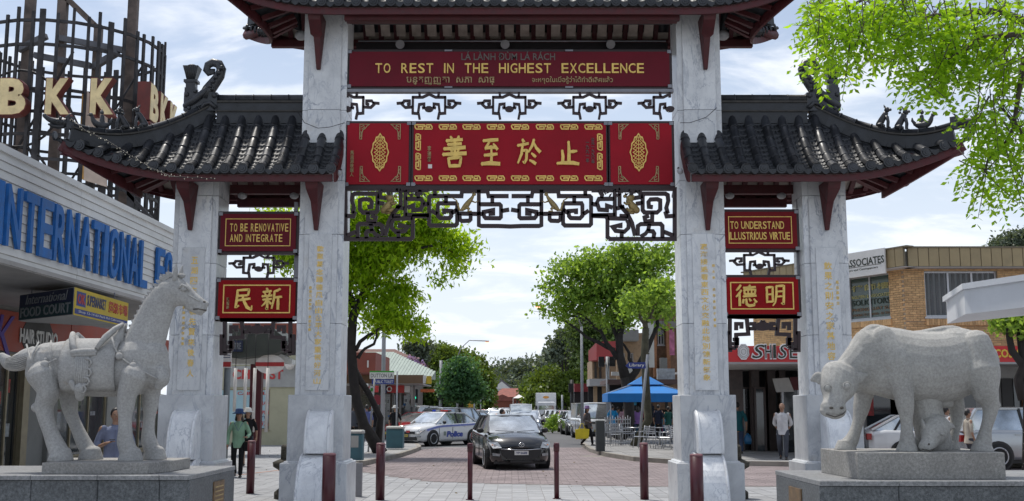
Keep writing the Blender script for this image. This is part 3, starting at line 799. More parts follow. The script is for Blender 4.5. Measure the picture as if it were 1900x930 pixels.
x0, zz = gz(643, 165); x1, _ = gz(1250, 165)
MB().box(x0, x1, YF+.0, YF+.14, zz-.055, zz-.0).build('steel_beam', STEEL, GT)
# main sign of three boards
xa, zt = gz(645, 229); xb, zb = gz(1248, 342)
BL = board(xa, gz(759, 229)[0], zb, zt, REDB); BR = board(gz(1132, 229)[0], xb, zb, zt, REDB)
BM = board(gz(768, 229)[0], gz(1124, 229)[0], zb, zt, REDB)
def brushed(par, ch, c0, c1, p0, p1, dp=.035):
    a = gz(c0, p1); b = gz(c1, p0); return put_brush(ch, GOLD, par, ((a[0]+b[0])/2, YF, (a[1]+b[1])/2), b[0]-a[0], b[1]-a[1], dp)
for ch, c0, c1, p0, p1 in (('善', 821, 867, 254, 312), ('至', 893, 929, 258, 308), ('於', 959, 1003, 259, 308), ('止', 1033, 1075, 262, 307)):
    brushed(BM, ch, c0, c1, p0, p1)
txt(BL, '\n'.join('馬益源敬題人'), 649, 657, 280, 328, GOLDD, .01)
txt(BM, '\n'.join('李瑞麟'), 793, 800, 271, 300, GOLDD, .01)
x, z = gz(798, 309); MB().box(x-.035, x+.035, YF-.008, YF+.01, z-.035, z+.035).build('seal', paint('white enamel', (.7,.66,.62), .5), BM)
txt(BM, '\n'.join('一九九一年'), 1087, 1093, 264, 302, GREYT, .008); txt(BM, '\n'.join('公元一九九〇年'), 1097, 1103, 256, 304, GREYT, .008)
def meander(par, cx, cz, w, h, vert=False):
    S = [[(-1,.9),(-1,-.1),(-.85,-.9),(-.1,-.9),(-.1,.1),(-.62,.1),(-.62,-.35)], [(-1,.9),(.08,.9),(.08,-.1)], [(1,-.9),(1,.1),(.85,.9),(.3,.9)], [(1,-.9),(.1,-.9)], [(.3,.9),(.3,-.15),(.7,-.15),(.7,.4)]]
    mb = MB()
    for st in S:
        q = [((b*w/2, a*h/2) if vert else (a*w/2, b*h/2)) for a, b in st]
        mb.stroke(q, .022, (cx, YF, cz), (1,0,0), (0,0,1), (0,-1,0), -.002, .014)
    mb.build('gilt_meander', GOLD, par, fix=True)
for px in (786, 831, 875, 920, 965, 1011, 1056, 1101):
    for py in (236, 331):
        x, z = gz(px, py); meander(BM, x, z, .30, .085)
for px in (776, 1113):
    for py in (264, 300): x, z = gz(px, py); meander(BM, x, z, .085, .29, True)
def medallion(par, cx, cz):
    w, h = .155, .335
    P = []
    for k in range(48):
        a = 2*pi*k/48; r = 1+.05*cos(a*12)-.10*abs(sin(2*a))
        P.append((cos(a)*w*r, sin(a)*h*r))
    Q = [(a*.86, b*.90) for a, b in P]
    mb = MB(); n = 48
    for i in range(n): mb.prism([P[i], P[(i+1)%n], Q[(i+1)%n], Q[i]], (cx,YF,cz), (1,0,0), (0,0,1), (0,-1,0), -.002, .02)
    for k in range(9):
        t = -0.8+k*.2; ww = w*.72*sqrt(max(0,1-t*t))
        for s in (-1,1):
            pts = [(0, t*h), (s*ww*.45, t*h+.03), (s*ww*.9, t*h), (s*ww*.55, t*h-.028), (s*ww*.25, t*h+.005)]
            mb.stroke(pts, .011, (cx,YF,cz), (1,0,0), (0,0,1), (0,-1,0), -.002, .014)
    mb.stroke([(0,-h*.85),(0,h*.85)], .012, (cx,YF,cz), (1,0,0), (0,0,1), (0,-1,0), -.002, .016)
    mb.build('gilt_medallion', GOLD, par)
for b, px in ((BL, 705), (BR, 1185)):
    x, z = gz(px, 283); medallion(b, x, z)
def corner_orn(par, cx, cz, sx, sz):
    mb = MB(); o = (cx, YF, cz)
    def st(p, w=.013): mb.stroke([(a*sx, b*sz) for a, b in p], w, o, (1,0,0), (0,0,1), (0,-1,0), -.002, .014)
    st([(0,-.27),(0,0),(.17,0),(.13,-.03),(.09,-.08),(.055,-.10),(.04,-.16),(.035,-.27),(0,-.27)])
    st([(.02,-.05),(.07,-.02),(.08,-.06),(.03,-.09)]); st([(.02,-.13),(.03,-.18),(.015,-.23)])
    mb.build('gilt_corner', GOLDD, par)
for b, pl, pr in ((BL, 668, 743), (BR, 1148, 1222)):
    for px, sx in ((pl, 1), (pr, -1)):
        for py, sz in ((231, 1), (337, -1)): x, z = gz(px, py); corner_orn(b, x, z, sx, sz)
# beam under the main sign
x0, z0 = gz(641, 344); x1, _ = gz(1252, 344)
MB().box(x0, x1, YF+.02, YF+.16, z0-.075, z0-.02).build('steel_beam', FRET, GT)

# cloud lattice between the boards
ORN = [[(-17,-15),(-19,-30)], [(17,-15),(19,-30)], [(-32,-15),(-12,-15),(0,-21),(12,-15),(32,-15)]]
for s in (-1, 1):
    ORN += [[(s*30,-16),(s*30,16),(s*19,17),(s*17,28)], [(s*20,16),(s*18,-1),(s*9,-2),(s*9,5),(s*13,6)],
            [(s*30,4),(s*44,5),(s*50,-1),(s*46,-8),(s*36,-8),(s*36,-2),(s*41,-1)], [(s*48,-4),(s*60,-3)], [(s*10,5),(s*4,8)]]
def lattice(par, px, py, k=1.0, Y=YG+.05, clip=None, name='cloud_lattice'):
    c = at(px, py, Y); m = c.y*cos(TILT)+(c.z-EYE)*sin(TILT); u = m/FPX*k
    mb = MB()
    for st in ORN:
        pts = [(a*u, -b*u*.98) for a, b in st]
        if clip == 'l': pts = [(max(a, 0), b) for a, b in pts]
        if clip == 'r': pts = [(min(a, 0), b) for a, b in pts]
        if max(a for a, b in pts)-min(a for a, b in pts) < 1e-6 and clip: continue
        pts = [p for i, p in enumerate(pts) if i == 0 or (Vector(p)-Vector(pts[i-1])).length > 1e-4]
        if len(pts) > 1: mb.stroke(pts, 4.4*u, (0,0,0), (1,0,0), (0,0,1), (0,1,0), -.03, .03)
    mb.tube([(0,-.035,-8*u), (0,.035,-8*u)], 5.5*u, 10, sx=1.5, smooth=False)
    mb.build(name, FRET, par, G(c))
for px, cl in ((644, 'l'), (796, None), (945, None), (1094, None), (1243, 'r')): lattice(GT, px, 195, 1.0, clip=cl)
lattice(GT, 480, 492, .93); lattice(GT, 1409, 487, .93)

# big fretwork under the main sign: traced on the left half, mirrored
C = lambda pts: [(620+a/5.588, 330+b/5.588) for a, b in pts]
FR = [C(p) for p in (
 [(118,100),(118,635),(790,635),(815,615),(815,430),(825,400),(985,395)],
 [(190,370),(205,310),(185,240),(190,180),(215,165),(440,165),(450,200),(450,335),(430,360),(300,360),(268,330),(268,235),(300,222),(370,225),(390,250),(385,300),(345,305)],
 [(118,395),(200,400),(215,350)], [(350,360),(352,445),(420,455),(430,410),(385,395)],
 [(245,630),(245,500),(265,478),(470,480),(500,500),(500,600)], [(340,632),(330,580),(345,555),(400,552),(420,580),(470,610)], [(380,480),(395,555)],
 [(610,440),(595,470),(598,520),(640,560),(730,550),(760,510),(680,490),(680,520)], [(610,425),(815,420)], [(665,560),(670,630)], [(130,600),(230,560)],
 [(480,130),(980,130)], [(740,130),(738,400)], [(738,385),(985,390)], [(745,218),(905,220),(925,260),(900,330),(820,335),(820,290),(760,310)], [(925,280),(985,270)],
 [(690,130),(690,280),(610,370),(560,470),(530,600)], [(640,300),(730,320)], [(600,400),(690,395)],
 [(985,395),(985,480),(1000,495),(1255,495),(1275,475),(1275,275),(1260,265),(1085,265),(1075,285),(1075,395),(1100,420),(1195,418),(1215,395),(1215,345),(1140,340),(1140,375)],
 [(985,395),(985,205),(1000,190),(1320,190),(1325,140),(1590,140),(1600,190),(1810,190)], [(1160,190),(1160,265)], [(1010,340),(1070,380)], [(1215,370),(1275,330)],
 [(1275,370),(1500,375)], [(1300,375),(1305,435),(1325,448),(1400,445),(1415,430),(1415,375)],
 [(1500,110),(1500,490),(1525,500),(1700,500),(1825,505)], [(1500,275),(1715,275),(1730,290),(1730,405),(1715,420),(1570,418),(1555,400),(1550,355),(1650,335),(1650,370),(1600,372)],
 [(1640,190),(1640,265)], [(1500,370),(1550,380)], [(1730,345),(1815,330)], [(1045,110),(1045,190)], [(900,130),(870,180),(880,215)], [(480,130),(470,200),(560,215)], [(560,150),(590,230)], [(450,260),(520,270)])]
FRO = MB()
def pix(par_pts, mirror):
    out = []
    for px, py in par_pts:
        if mirror: px = 2*946.5-px
        x, z = gz(px, py, YG+.05); out.append((x, z))
    return out
FP = thing  # alias kept short
for half in (0, 1):
    mb = MB()
    for st in FR: mb.stroke(pix(st, half), .068, (0,0,0), (1,0,0), (0,0,1), (0,1,0), YF+.02, YF+.09)
    mb.stroke(pix([(641,349),(946.5,349)], half), .07, (0,0,0), (1,0,0), (0,0,1), (0,1,0), YF+.018, YF+.092)
    # eucalyptus leaves at the koala
    for i in range(26):
        px = 620+R.uniform(480, 960)/5.588; py = 330+R.uniform(115, 190)/5.588; a = R.uniform(0, 2*pi)
        p = pix([(px, py)], half)[0]; l = .055
        mb.prism([(p[0]+cos(a)*l, p[1]+sin(a)*l), (p[0]-sin(a)*.018, p[1]+cos(a)*.018), (p[0]-cos(a)*l, p[1]-sin(a)*l), (p[0]+sin(a)*.018, p[1]-cos(a)*.018)], (0,0,0), (1,0,0), (0,0,1), (0,1,0), YF+.015, YF+.06)
    fo = mb.build('fretwork', FRET, GT)
    # koala and kangaroo castings, in relief
    def W2(px, py, dy): p = pix([(px, py)], half)[0]; return Vector((p[0], YF+dy, p[1]))
    def K(x, y, dy=0.): return W2(620+x/5.588, 330+y/5.588, dy)
    k = MB()
    k.limb([K(520,340), K(545,320), K(575,280,-.01), K(600,250,-.02)], [.066,.078,.062,.05], 12); k.ball(K(585,225,-.03), .068, 14, (1.05,.85,.95))
    k.ball(K(555,205,-.02), .034, 8); k.ball(K(640,200,-.02), .032, 8); k.ball(K(612,238,-.09), .017, 8, (.8,.7,1.4))
    k.tube([K(590,270,-.05),K(625,285,-.06),K(650,265,-.04)], [.028,.024,.018], 8); k.tube([K(555,345,-.04),K(600,350,-.06),K(625,325,-.05)], [.04,.03,.02], 8); k.tube([K(545,370,-.02),K(590,375,-.04)], [.03,.02], 8)
    k.build('koala_casting', BRONZE, fo)
    k = MB()
    k.limb([K(1335,330), K(1365,300), K(1400,255), K(1430,215), K(1445,185)], [.035,.052,.045,.03,.02], 10)
    k.ball(K(1452,182,-.01), .03, 8, (1.3,.8,.85)); k.tube([K(1440,175),K(1432,155)], [.012,.004], 6); k.tube([K(1455,172),K(1452,150)], [.012,.004], 6)
    k.tube([K(1430,250,-.02),K(1465,265,-.03),K(1495,250,-.02)], [.018,.013,.012], 6)
    k.tube([K(1375,310,-.02),K(1400,335,-.02),K(1385,352,-.02),K(1430,356,-.02)], [.036,.025,.016,.012], 8)
    k.tube([K(1340,335),K(1300,340),K(1285,290),K(1270,240),K(1215,208)], [.03,.022,.017,.013,.006], 8)
    k.build('kangaroo_casting', BRONZE, fo)

# side boards and lattices
SGN = paint('bright red board', (.26,.005,.008), .6, .12, 1.2, grime=.12, spec=.15)
for (p0, p1, q0, q1, l1, l2, col_, ch, frz, ftz, fx) in (
    (410, 548, 397, 466, ('TO BE RENOVATIVE', 426, 536, 415, 430), ('AND INTEGRATE', 426, 525, 435, 449), SGN, None, 0, 0, 0),
    (1341, 1480, 393, 461, ('TO UNDERSTAND', 1354, 1455, 411, 425), ('ILLUSTRIOUS VIRTUE', 1352, 1466, 431, 445), SGN, None, 0, 0, 0)):
    x0, zt = gz(p0, q0); x1, zb = gz(p1, q1)
    b = board(x0, x1, zb, zt, REDD if p0 < 900 else paint('maroon side board', (.17,.010,.014), .6, .12, 1.2, grime=.15, spec=.15))
    rect_line(b, x0+.09, x1-.09, zb+.085, zt-.085, .013, GOLD, YF-.012)
    for s, a0, a1, b0, b1 in (l1, l2): word(b, s, a0, a1, b0, b1, GOLD, .008, .015)
for (p0, p1, q0, q1, chs, small) in ((406, 547, 520, 590, (('民', 433, 470, 536, 576), ('新', 485, 525, 535, 575)), '陳耀南'), (1345, 1483, 515, 583, (('德', 1365, 1404, 529, 569), ('明', 1420, 1456, 529, 568)), None)):
    x0, zt = gz(p0, q0); x1, zb = gz(p1, q1)
    b = board(x0, x1, zb, zt, SGN)
    rect_line(b, x0+.085, x1-.085, zb+.08, zt-.08, .02, GOLD, YF-.012)
    for ch, a0, a1, b0, b1 in chs: brushed(b, ch, a0, a1, b0, b1, .03)
    if small: txt(b, '\n'.join(small), 420, 426, 552, 574, GOLDD, .01)
SF = [[(-70,-30),(70,-30)], [(-62,-30),(-62,28),(-50,28)], [(-62,-30),(-30,-28),(-27,2),(-50,3),(-50,28)], [(-50,-5),(-50,-17),(-40,-17),(-40,-8)],
      [(-62,0),(-68,0),(-68,32),(-58,32)], [(-58,20),(-48,20),(-48,12),(-56,12)], [(-27,-8),(-16,-8),(-16,-17),(-24,-17)], [(-16,-8),(-5,-15),(0,-22)]]
for cx, cy in ((478, 624), (1415, 618)):
    mb = MB()
    for mrr in (1, -1):
        for st in SF:
            pts = [gz(cx+a*mrr*.98, cy+b, YG+.05) for a, b in st]; mb.stroke(pts, .062, (0,0,0), (1,0,0), (0,0,1), (0,1,0), YF+.02, YF+.09)
    x, z = gz(cx, cy-12, YG+.05); mb.tube([(x,YF+.015,z),(x,YF+.095,z)], .075, 12, sx=2.2, smooth=False)
    mb.build('fretwork', FRET, GT)
# steel hangers between board rows
for px0, px1, py0, py1 in ((546, 552, 375, 395), (546, 553, 470, 518), (1478, 1486, 370, 392), (1478, 1486, 464, 514), (406,413,375,395)):
    x0, z1 = gz(px0, py0, YG+.3); x1, z0 = gz(px1, py1, YG+.3); MB().box(x0, x1, 0, .05, z0, z1).build('hanger', STEEL, GT)
# flood lamps at the inner eave ends and thin cable
for px, py in ((629, 321), (1262, 318)):
    c = G(at(px, py, 18.6)); l = MB().ball((c.x, c.y, c.z), .055, 10).build('flood_lamp', LAMPG, GT); MB().tube([(c.x,c.y,c.z),(c.x,c.y+.2,c.z+.1)], .02, 6).build('lamp_arm', BLK, GT)
for pts in ([(553,208),(565,228),(590,238),(612,236),(640,228)], [(1262,228),(1280,228),(1310,218),(1330,200)]):
    MB().tube([G(at(a, b, 19.0)) for a, b in pts], .006, 5).build('cable', BLK, GT)
# string of fairy lights drooping along the left hip
p = [G(at(a, b, 18.1)) for a, b in ((128,218),(160,244),(200,262),(240,288),(280,312),(318,328),(400,332))]
MB().tube(p, .008, 5).build('light_string', BLK, GT)
mb = MB()
for i in range(60):
    k = i/59*(len(p)-1.001); j = int(k); q = p[j].lerp(p[j+1], k-j)+Vector((R.uniform(-.02,.02), R.uniform(-.03,.03), R.uniform(-.03,.03))); mb.ball(q, .012, 5)
stuff(mb.build('fairy_bulb', paint('clear bulb', (.6,.55,.42), .3), GT))

# dark stone lamp posts behind the inner columns
for i, (px, lab) in enumerate(((538, 'dark weathered stone baluster half hidden behind the inner left marble column'), (1359, 'dark weathered stone baluster half hidden behind the inner right marble column'))):
    x = at(px, 850, 20.6).x
    t = thing('stone_baluster', lab, 'baluster', (x, 20.75, 0), 0, 'stone balusters behind the inner columns')
    MB().lathe([(.30,0),(.30,.12),(.20,.2),(.14,.34),(.2,.5),(.33,.58),(.34,.66),(.2,.72)], n=20).build('pedestal', DSTONE, t)
    MB().cbox(-.17, .17, -.17, .17, .72, .98, .03).build('capital', DSTONE, t)
# ================================================================== GROUND, ROADS, PAVEMENTS
def paving_mat(name, c, sc=1.2, rough=.85, var=.18, grime=.4):
    return paint(name, c, rough, var, sc, bump=.3, bscale=45, grime=grime, spec=.25, rv=.07, isl=.09)
ASPH = paving_mat('asphalt', (.12,.12,.125), .35, .9, .15, .3)
PAVE = paving_mat('light concrete paver', (.315,.32,.33), .9, .8, .12, .2)
PAVE2 = paving_mat('grey footpath', (.26,.255,.25), .6, .85, .15, .35)
BRKP = paving_mat('mauve clay paver', (.245,.205,.205), 1.0, .85, .22, .35)
KERB = paving_mat('kerb concrete', (.25,.23,.20), 1.5, .85, .2, .5)
JOINT = paving_mat('paving joint', (.24,.23,.225), 2, .95, .2, .3)
EARTH = paving_mat('distant ground', (.10,.11,.07), .05, .95, .3, .3)
gm = MB(); n = 24
gm.grid([[Vector((-900+1800*i/n, -20+1500*j/n, -.035)) for j in range(n+1)] for i in range(n+1)], False)
struct(gm.build('ground', EARTH, fix=False))
# street: asphalt sheet
def sheet(name, poly, z, m, kind=True):
    o = MB().add([(x, y, z) for x, y in poly], [tuple(range(len(poly)))]).build(name, m)
    bm = bmesh.new(); bm.from_mesh(o.data); bmesh.ops.triangulate(bm, faces=bm.faces)
    for f in bm.faces:
        if f.normal.z < 0: f.normal_flip()
    bm.to_mesh(o.data); bm.free()
    return struct(o) if kind else o
sheet('road', [(-30,20), (40,20), (40,34), (30,60), (5.5,62), (9,500), (-6.5,500), (-8.5,80), (-12,60), (-30,50)], -.015, ASPH)
# crossing of mauve clay pavers, laid in courses
YB0, YB1 = 24.0, 46.5
BD = [(-40., 31.2), (gr(655,873).x-.3, 31.0)]+[tuple(gr(a, b)[:2]) for a, b in ((655,873), (720,883), (790,893), (860,896), (1000,899), (1250,904))]+[(7., 23.9), (40., 23.9)]
def bnd(x):
    for a, b in zip(BD, BD[1:]):
        if a[0] <= x <= b[0]: return a[1]+(b[1]-a[1])*(x-a[0])/(b[0]-a[0])
    return 24.
BR_ = [tuple(p) for p in BD[2:-1]]+[(26, 23.9), (26, 33.5), (10, 36), (4.2, 47), (-2.8, 48), (-5.2, 38)]
cr = sheet('brick_crossing', BR_, -.008, JOINT)
cp = MB(); k = 0
def pavers(mb, x0, x1, y0, y1, w, d, z, inside, gap=.012, off=True, objs=None, name=None, m=None, par=None, limit=0, mesh=None):
    y = y0; row = 0; cnt = 0
    while y < y1:
        x = x0+(w/2 if off and row % 2 else 0)
        while x < x1:
            if inside(x+w/2, y+d/2):
                if objs is not None and cnt < limit:
                    o = bpy.data.objects.new(name, mesh); COL.objects.link(o); o.parent = par; o.location = (x, y, z+R.uniform(-.0015,.0015)); cnt += 1
                else: mb.box(x, x+w-gap, y, y+d-gap, z-.006, z+R.uniform(-.001,.002)); 
            x += w
        y += d; row += 1
def inpoly(poly):
    def f(x, y):
        c = False; n = len(poly)
        for i in range(n):
            a, b = poly[i], poly[i-1]
            if (a[1] > y) != (b[1] > y) and x < (b[0]-a[0])*(y-a[1])/(b[1]-a[1])+a[0]: c = not c
        return c
    return f
def vis(x, y): return abs(x) < y*.50+.6
ip_ = inpoly(BR_); ip = lambda x, y: ip_(x, y) and y > bnd(x)+.06
pavers(cp, -8, 20, YB0+.02, 47, .32, .16, 0.0, lambda x, y: ip(x, y) and vis(x, y))
stuff(cp.build('clay_paver', BRKP, cr, fix=False))
# forecourt of light pavers under the gate
fc = sheet('forecourt', [(-40,-6), (40,-6)]+[tuple(p) for p in BD[:1:-1]]+[(-5.0,31.2),(-5.6,36),(-8.8,47),(-12,60),(-17,84),(-60,84),(-40,31)], -.006, JOINT)
pm = MB().box(0, .290, 0, .290, -.008, .0).mesh('forecourt_paver'); pm.materials.append(PAVE)
fp = MB()
kk = 0; lft = inpoly([(-40,20),(-4.9,20),(-4.9,31.2),(-5.7,36),(-8.9,47),(-12,60),(-40,60)])
for j in range(-120, 66):
    for i in range(-66, 50):
        x, y = i*.3, YB0-.3-j*.3
        if not vis(x+.15, y+.15) or y < 4 or not (y+.3 < bnd(x+.15) or lft(x+.15, y+.15)): continue
        if abs(x+.15) < 2.7 and kk < 300 and y < 23.4 and y > 18.2:
            kk += 1
            o = bpy.data.objects.new('forecourt_paver', pm); COL.objects.link(o); o.parent = fc; o.location = (x+.006, y+.006, R.uniform(-.0015,.0015))
        else: z_ = R.uniform(-.001,.002); fp.box(x+.006, x+.296, y+.006, y+.296, -.005, z_)
stuff(fp.build('outer_paver', PAVE, fc, fix=False))
# terracotta strip in the forecourt
REDP = paving_mat('terracotta strip', (.33,.17,.12), 2, .85)
a, b = gr(430, 895), gr(545, 870)
struct(MB().add([(a.x-1.2,a.y-.1,.004),(a.x-1.2,a.y+.3,.004),(b.x,b.y+.35,.004),(b.x,b.y-.05,.004)], [(3,2,1,0)]).build('terracotta_strip', REDP, fix=False))

# footpaths with kerbs
def footpath(name, edge, back, z=.13, m=PAVE2):
    """edge: kerb line points; back: the rest of the polygon"""
    poly = edge+back
    f = sheet(name, poly, z, m)
    L = len(edge); acc = 0
    for i in range(L-1):
        a = Vector(edge[i]+(0,)); b = Vector(edge[i+1]+(0,)); d = (b-a); n = max(1, int(d.length/1.2))
        for q in range(min(n, 12)):
            p = a+d*(q/min(n,12)); r = a+d*((q+.985)/min(n,12)); MB().beam(p+Vector((0,0,z/2-.02)), r+Vector((0,0,z/2-.02)), .16, z+.05).build('kerb_stone', KERB, f)
    return f
def g2(px, py): p = gr(px, py); return (p.x, p.y)
le = [(-5.3,31.25), g2(655,868), g2(700,858), g2(742,848), g2(768,839), g2(778,834), g2(772,828), g2(745,822)]
FL = footpath('footpath', [(-5.3,31.25)]+[(p[0], p[1]) for p in le[1:]]+[(-8.0,70), (-7.2,130), (-6.8,400)], [(-30,400), (-17,84), (-12,60), (-8.8,47), (-5.5,35.5)])
re_ = [g2(1480,866), g2(1365,864), g2(1250,861), g2(1180,856), g2(1130,848), g2(1098,839), g2(1083,829), g2(1088,820)]
FRP = footpath('footpath', [(40,32.6)]+re_+[(3.9,70), (5.0,130), (6.5,400)], [(60,400), (60,32.6)])
# large slabs on the left footpath
sl_ = MB(); ipl = inpoly([(-5.2,31.6),(-4.75,32.2),(-4.6,36),(-4.3,44),(-5.3,56),(-11.5,59),(-8.7,47),(-5.6,36)])
pavers(sl_, -14, -3.5, 29.3, 60, .6, .6, .137, lambda x, y: ipl(x-.3, y) and ipl(x+.3, y) and vis(x, y), off=False)
stuff(sl_.build('footpath_slab', PAVE, FL, fix=False))
sl_ = MB(); re3 = [(r[0]+.25, r[1]+.35) for r in re_]; ipr = inpoly([(22,33.2)]+re3+[(re3[-1][0]+.2,60),(22,60)])
pavers(sl_, 2, 22, 33.2, 58, .6, .6, .137, lambda x, y: ipr(x, y) and vis(x, y), off=False)
stuff(sl_.build('footpath_slab', PAVE2, FRP, fix=False))
# painted lane lines far up the street
WL_ = paint('road marking', (.6,.6,.58), .7, .2, 4, grime=.4)
for i in range(9):
    y = 62+i*12; struct(MB().add([(-1.9,y,-.008),(-1.78,y,-.008),(-1.78,y+4,-.008),(-1.9,y+4,-.008)], [(0,1,2,3)]).build('lane_marking', WL_, fix=False))
a = gr(1070, 847); struct(MB().add([(a.x,a.y,.002),(a.x+.8,a.y-.3,.002),(a.x+1.2,a.y+.3,.002),(a.x+.4,a.y+.7,.002)], [(0,1,2,3)]).build('drain_cover', KERB, fix=False))

# ================================================================== BUILDING HELPERS
def wall_holes(mb, A, B, z0, z1, holes, t=.25):
    """wall from A to B (2-D), outside on the right of A->B, rectangular openings (u0,u1,za,zb)"""
    A, B = Vector((A[0],A[1],0)), Vector((B[0],B[1],0)); L = (B-A).length; u = (B-A)/L; n = Vector((u.y,-u.x,0))
    us = sorted({0, L}|{h[0] for h in holes}|{h[1] for h in holes}); zs = sorted({z0, z1}|{h[2] for h in holes}|{h[3] for h in holes})
    for a, b in zip(us, us[1:]):
        for c, d in zip(zs, zs[1:]):
            um, zm = (a+b)/2, (c+d)/2
            if any(h[0] < um < h[1] and h[2] < zm < h[3] for h in holes): continue
            mb.prism([(a,c),(b,c),(b,d),(a,d)], A, u, (0,0,1), n, -t, 0)
    return A, u, n
def window(par, A, u, n, h, fm, gm_, mull=1, t=.05, depth=.10, curtain=None):
    u0, u1, za, zb = h; Z = (0,0,1)
    f = MB()
    f.prism([(u0,za),(u1,za),(u1,za+t),(u0,za+t)], A, u, Z, n, -depth-.03, -depth+.04); f.prism([(u0,zb-t),(u1,zb-t),(u1,zb),(u0,zb)], A, u, Z, n, -depth-.03, -depth+.04)
    for i in range(mull+2):
        x = u0+(u1-u0-t)*i/(mull+1); f.prism([(x,za+t),(x+t,za+t),(x+t,zb-t),(x,zb-t)], A, u, Z, n, -depth-.03, -depth+.04)
    w = f.build('window', fm, par)
    MB().prism([(u0,za),(u1,za),(u1,zb),(u0,zb)], A, u, Z, n, -depth-.02, -depth-.005).build('pane', gm_, w)
    MB().prism([(u0-.05,za-.06),(u1+.05,za-.06),(u1+.05,za),(u0-.05,za)], A, u, Z, n, -depth, .05).build('sill', fm, w)
    if curtain:
        c = MB(); k = int((u1-u0)/.18)
        for i in range(k): c.prism([(u0+.05+i*.18,za+.06),(u0+.15+i*.18,za+.06),(u0+.15+i*.18,zb-.06),(u0+.05+i*.18,zb-.06)], A, u, Z, n, -depth-.001, -depth+.004)
        c.build('blind', curtain, w)
    return w
GLS = glass('dark glass'); GLS2 = glass('shop glass', (.05,.06,.065), .05, .9)
ALU = paint('aluminium frame', (.45,.46,.48), .4, .1, 5, .5)
BRONZEF = paint('bronze anodised frame', (.28,.24,.16), .4, .15, 5, .4)
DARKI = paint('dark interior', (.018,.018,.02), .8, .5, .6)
CONC = paint('grey render', (.22,.22,.21), .85, .15, .8, grime=.4)
def flat(name, par, A, u, n, rect, m, d0=0, d1=.02, Z=(0,0,1)):
    u0, u1, a, b = rect; return MB().prism([(u0,a),(u1,a),(u1,b),(u0,b)], A, u, Z, n, d0, d1).build(name, m, par)

# ================================================================== LEFT: FOOD HALL WITH BOARDED FASCIA
WCLAD = paint('white weatherboard', (.68,.68,.66), .55, .1, .7, grime=.25)
BLUE = paint('blue letter', (.012,.13,.42), .6, .2, 6, grime=.1)
BLUES = BLUE
SOFF = paint('soffit', (.40,.385,.37), .8, .12, .8, grime=.35)
ORNG = paint('orange sign', (.32,.045,.02), .5, .12, 1.5)
LB = thing('food_hall', 'long white boarded fascia with big blue letters over dark shopfronts on the left', 'building', (-8.5, 18, 0))
def bl(p): return Vector(p)-Vector((-8.5,18,0))
p0 = at(0, 487, 18.5); p1 = at(320, 566, 27.5)
FA = Vector((p0.x, p0.y, 0)); du = (Vector((p1.x,p1.y,0))-FA).normalized()
FA0 = FA-du*6; un = Vector((du.y,-du.x,0))       # outward, towards the street
ZB, ZT = p0.z, at(0, 285, 18.5).z
FO = bl(FA0); Lf = 18.5
nb = 12; hb = (ZT-ZB)/nb
MB().prism([(0,ZB-.02),(Lf,ZB-.02),(Lf,ZT-.03),(0,ZT-.03)], FO, du, (0,0,1), un, -.2, -.03).build('fascia_backing', SOFF, LB)
for i in range(nb):
    for a, b in ((0, 9.2), (9.21, Lf)):
        z = ZB+i*hb; mb = MB(); P = [(0, z+.014), (.022, z+.014), (.004, z+hb), (0, z+hb)]
        O = FO+du*a
        mb.prism([(q, r) for q, r in P], O-un*.03, un, (0,0,1), du, 0, b-a); mb.build('fascia_board', WCLAD, LB)
MB().prism([(0,ZT),(Lf,ZT),(Lf,ZT+.12),(0,ZT+.12)], FO, du, (0,0,1), un, -.25, .02).build('cap_flashing', WCLAD, LB)
# letters: each drawn where it stands along the fascia
def on_fascia(px):      # distance along the fascia for a photo column
    # solve FA + du*t so that its column is px, at mid height
    lo, hi = -2, 14
    for _ in range(40):
        m = (lo+hi)/2; P = FA+du*m; Zc = 3.6; c = 950+FPX*P.x/(P.y*cos(TILT)+Zc*sin(TILT))
        if c < px: lo = m
        else: hi = m
    return lo
LET = [('I',-30,3),('N',7,37),('T',41,68),('E',69,95),('R',96,120),('N',121,143),('A',145,167),('T',167,188),('I',188,197),('O',199,218),('N',219,237),('A',238,254),('L',256,271),('F',287,302),('O',303,317),('O',320,335),('D',338,352)]
zl = ZB+(ZT-ZB)*.20; zh = ZB+(ZT-ZB)*.80
zl, zh = at(0, 455, 18.5).z, at(0, 340, 18.5).z
for ch, a, b in LET:
    ta, tb = on_fascia(a)+6, on_fascia(b)+6
    sh_ = (tb-ta)*.05; ta += sh_; tb -= sh_
    put_text('letter', ch, BLUES, LB, FO+du*((ta+tb)/2)+Vector((0,0,(zl+zh)/2))+un*.012, (tb-ta), (zh-zl), .065, U=du, off=.015)
# awning ceiling, shop wall
IN = -3.7       # shop wall lies this far back from the fascia
MB().prism([(0,0),(Lf,0),(Lf,-IN),(0,-IN)], FO+Vector((0,0,ZB)), du, -un, (0,0,1), .0, .08).build('awning_ceiling', SOFF, LB)
SW = FO+un*IN
holes = []
shopw = MB()
def onwall(px, zc=2.0):
    lo, hi = -2, 40
    S = SW+Vector((-8.5,18,0))
    for _ in range(50):
        m = (lo+hi)/2; P = S+du*m; c = 950+FPX*P.x/(P.y*cos(TILT)+(zc-EYE)*sin(TILT))
        if c < px: lo = m
        else: hi = m
    return lo
WX = {px: onwall(px) for px in (-60, 0, 40, 48, 85, 100, 118, 200, 204, 215, 222, 300, 330)}
FLR = .0
hs = [(WX[-60], WX[40], .12, 2.95), (WX[100], WX[200], .3, 2.95), (WX[222], WX[300], .3, 2.95)]
wall_holes(shopw, (SW.x, SW.y), (SW+du*Lf).to_2d(), 0, ZB, hs, .2)
shopw.build('shop_wall', CONC, LB)
A_, u_, n_ = Vector((SW.x,SW.y,0)), du, un
for i, h in enumerate(hs):
    w = window(LB, A_, u_, n_, h, BRONZEF, GLS2 if i else GLS, [3,2,1][i], .07, .08)
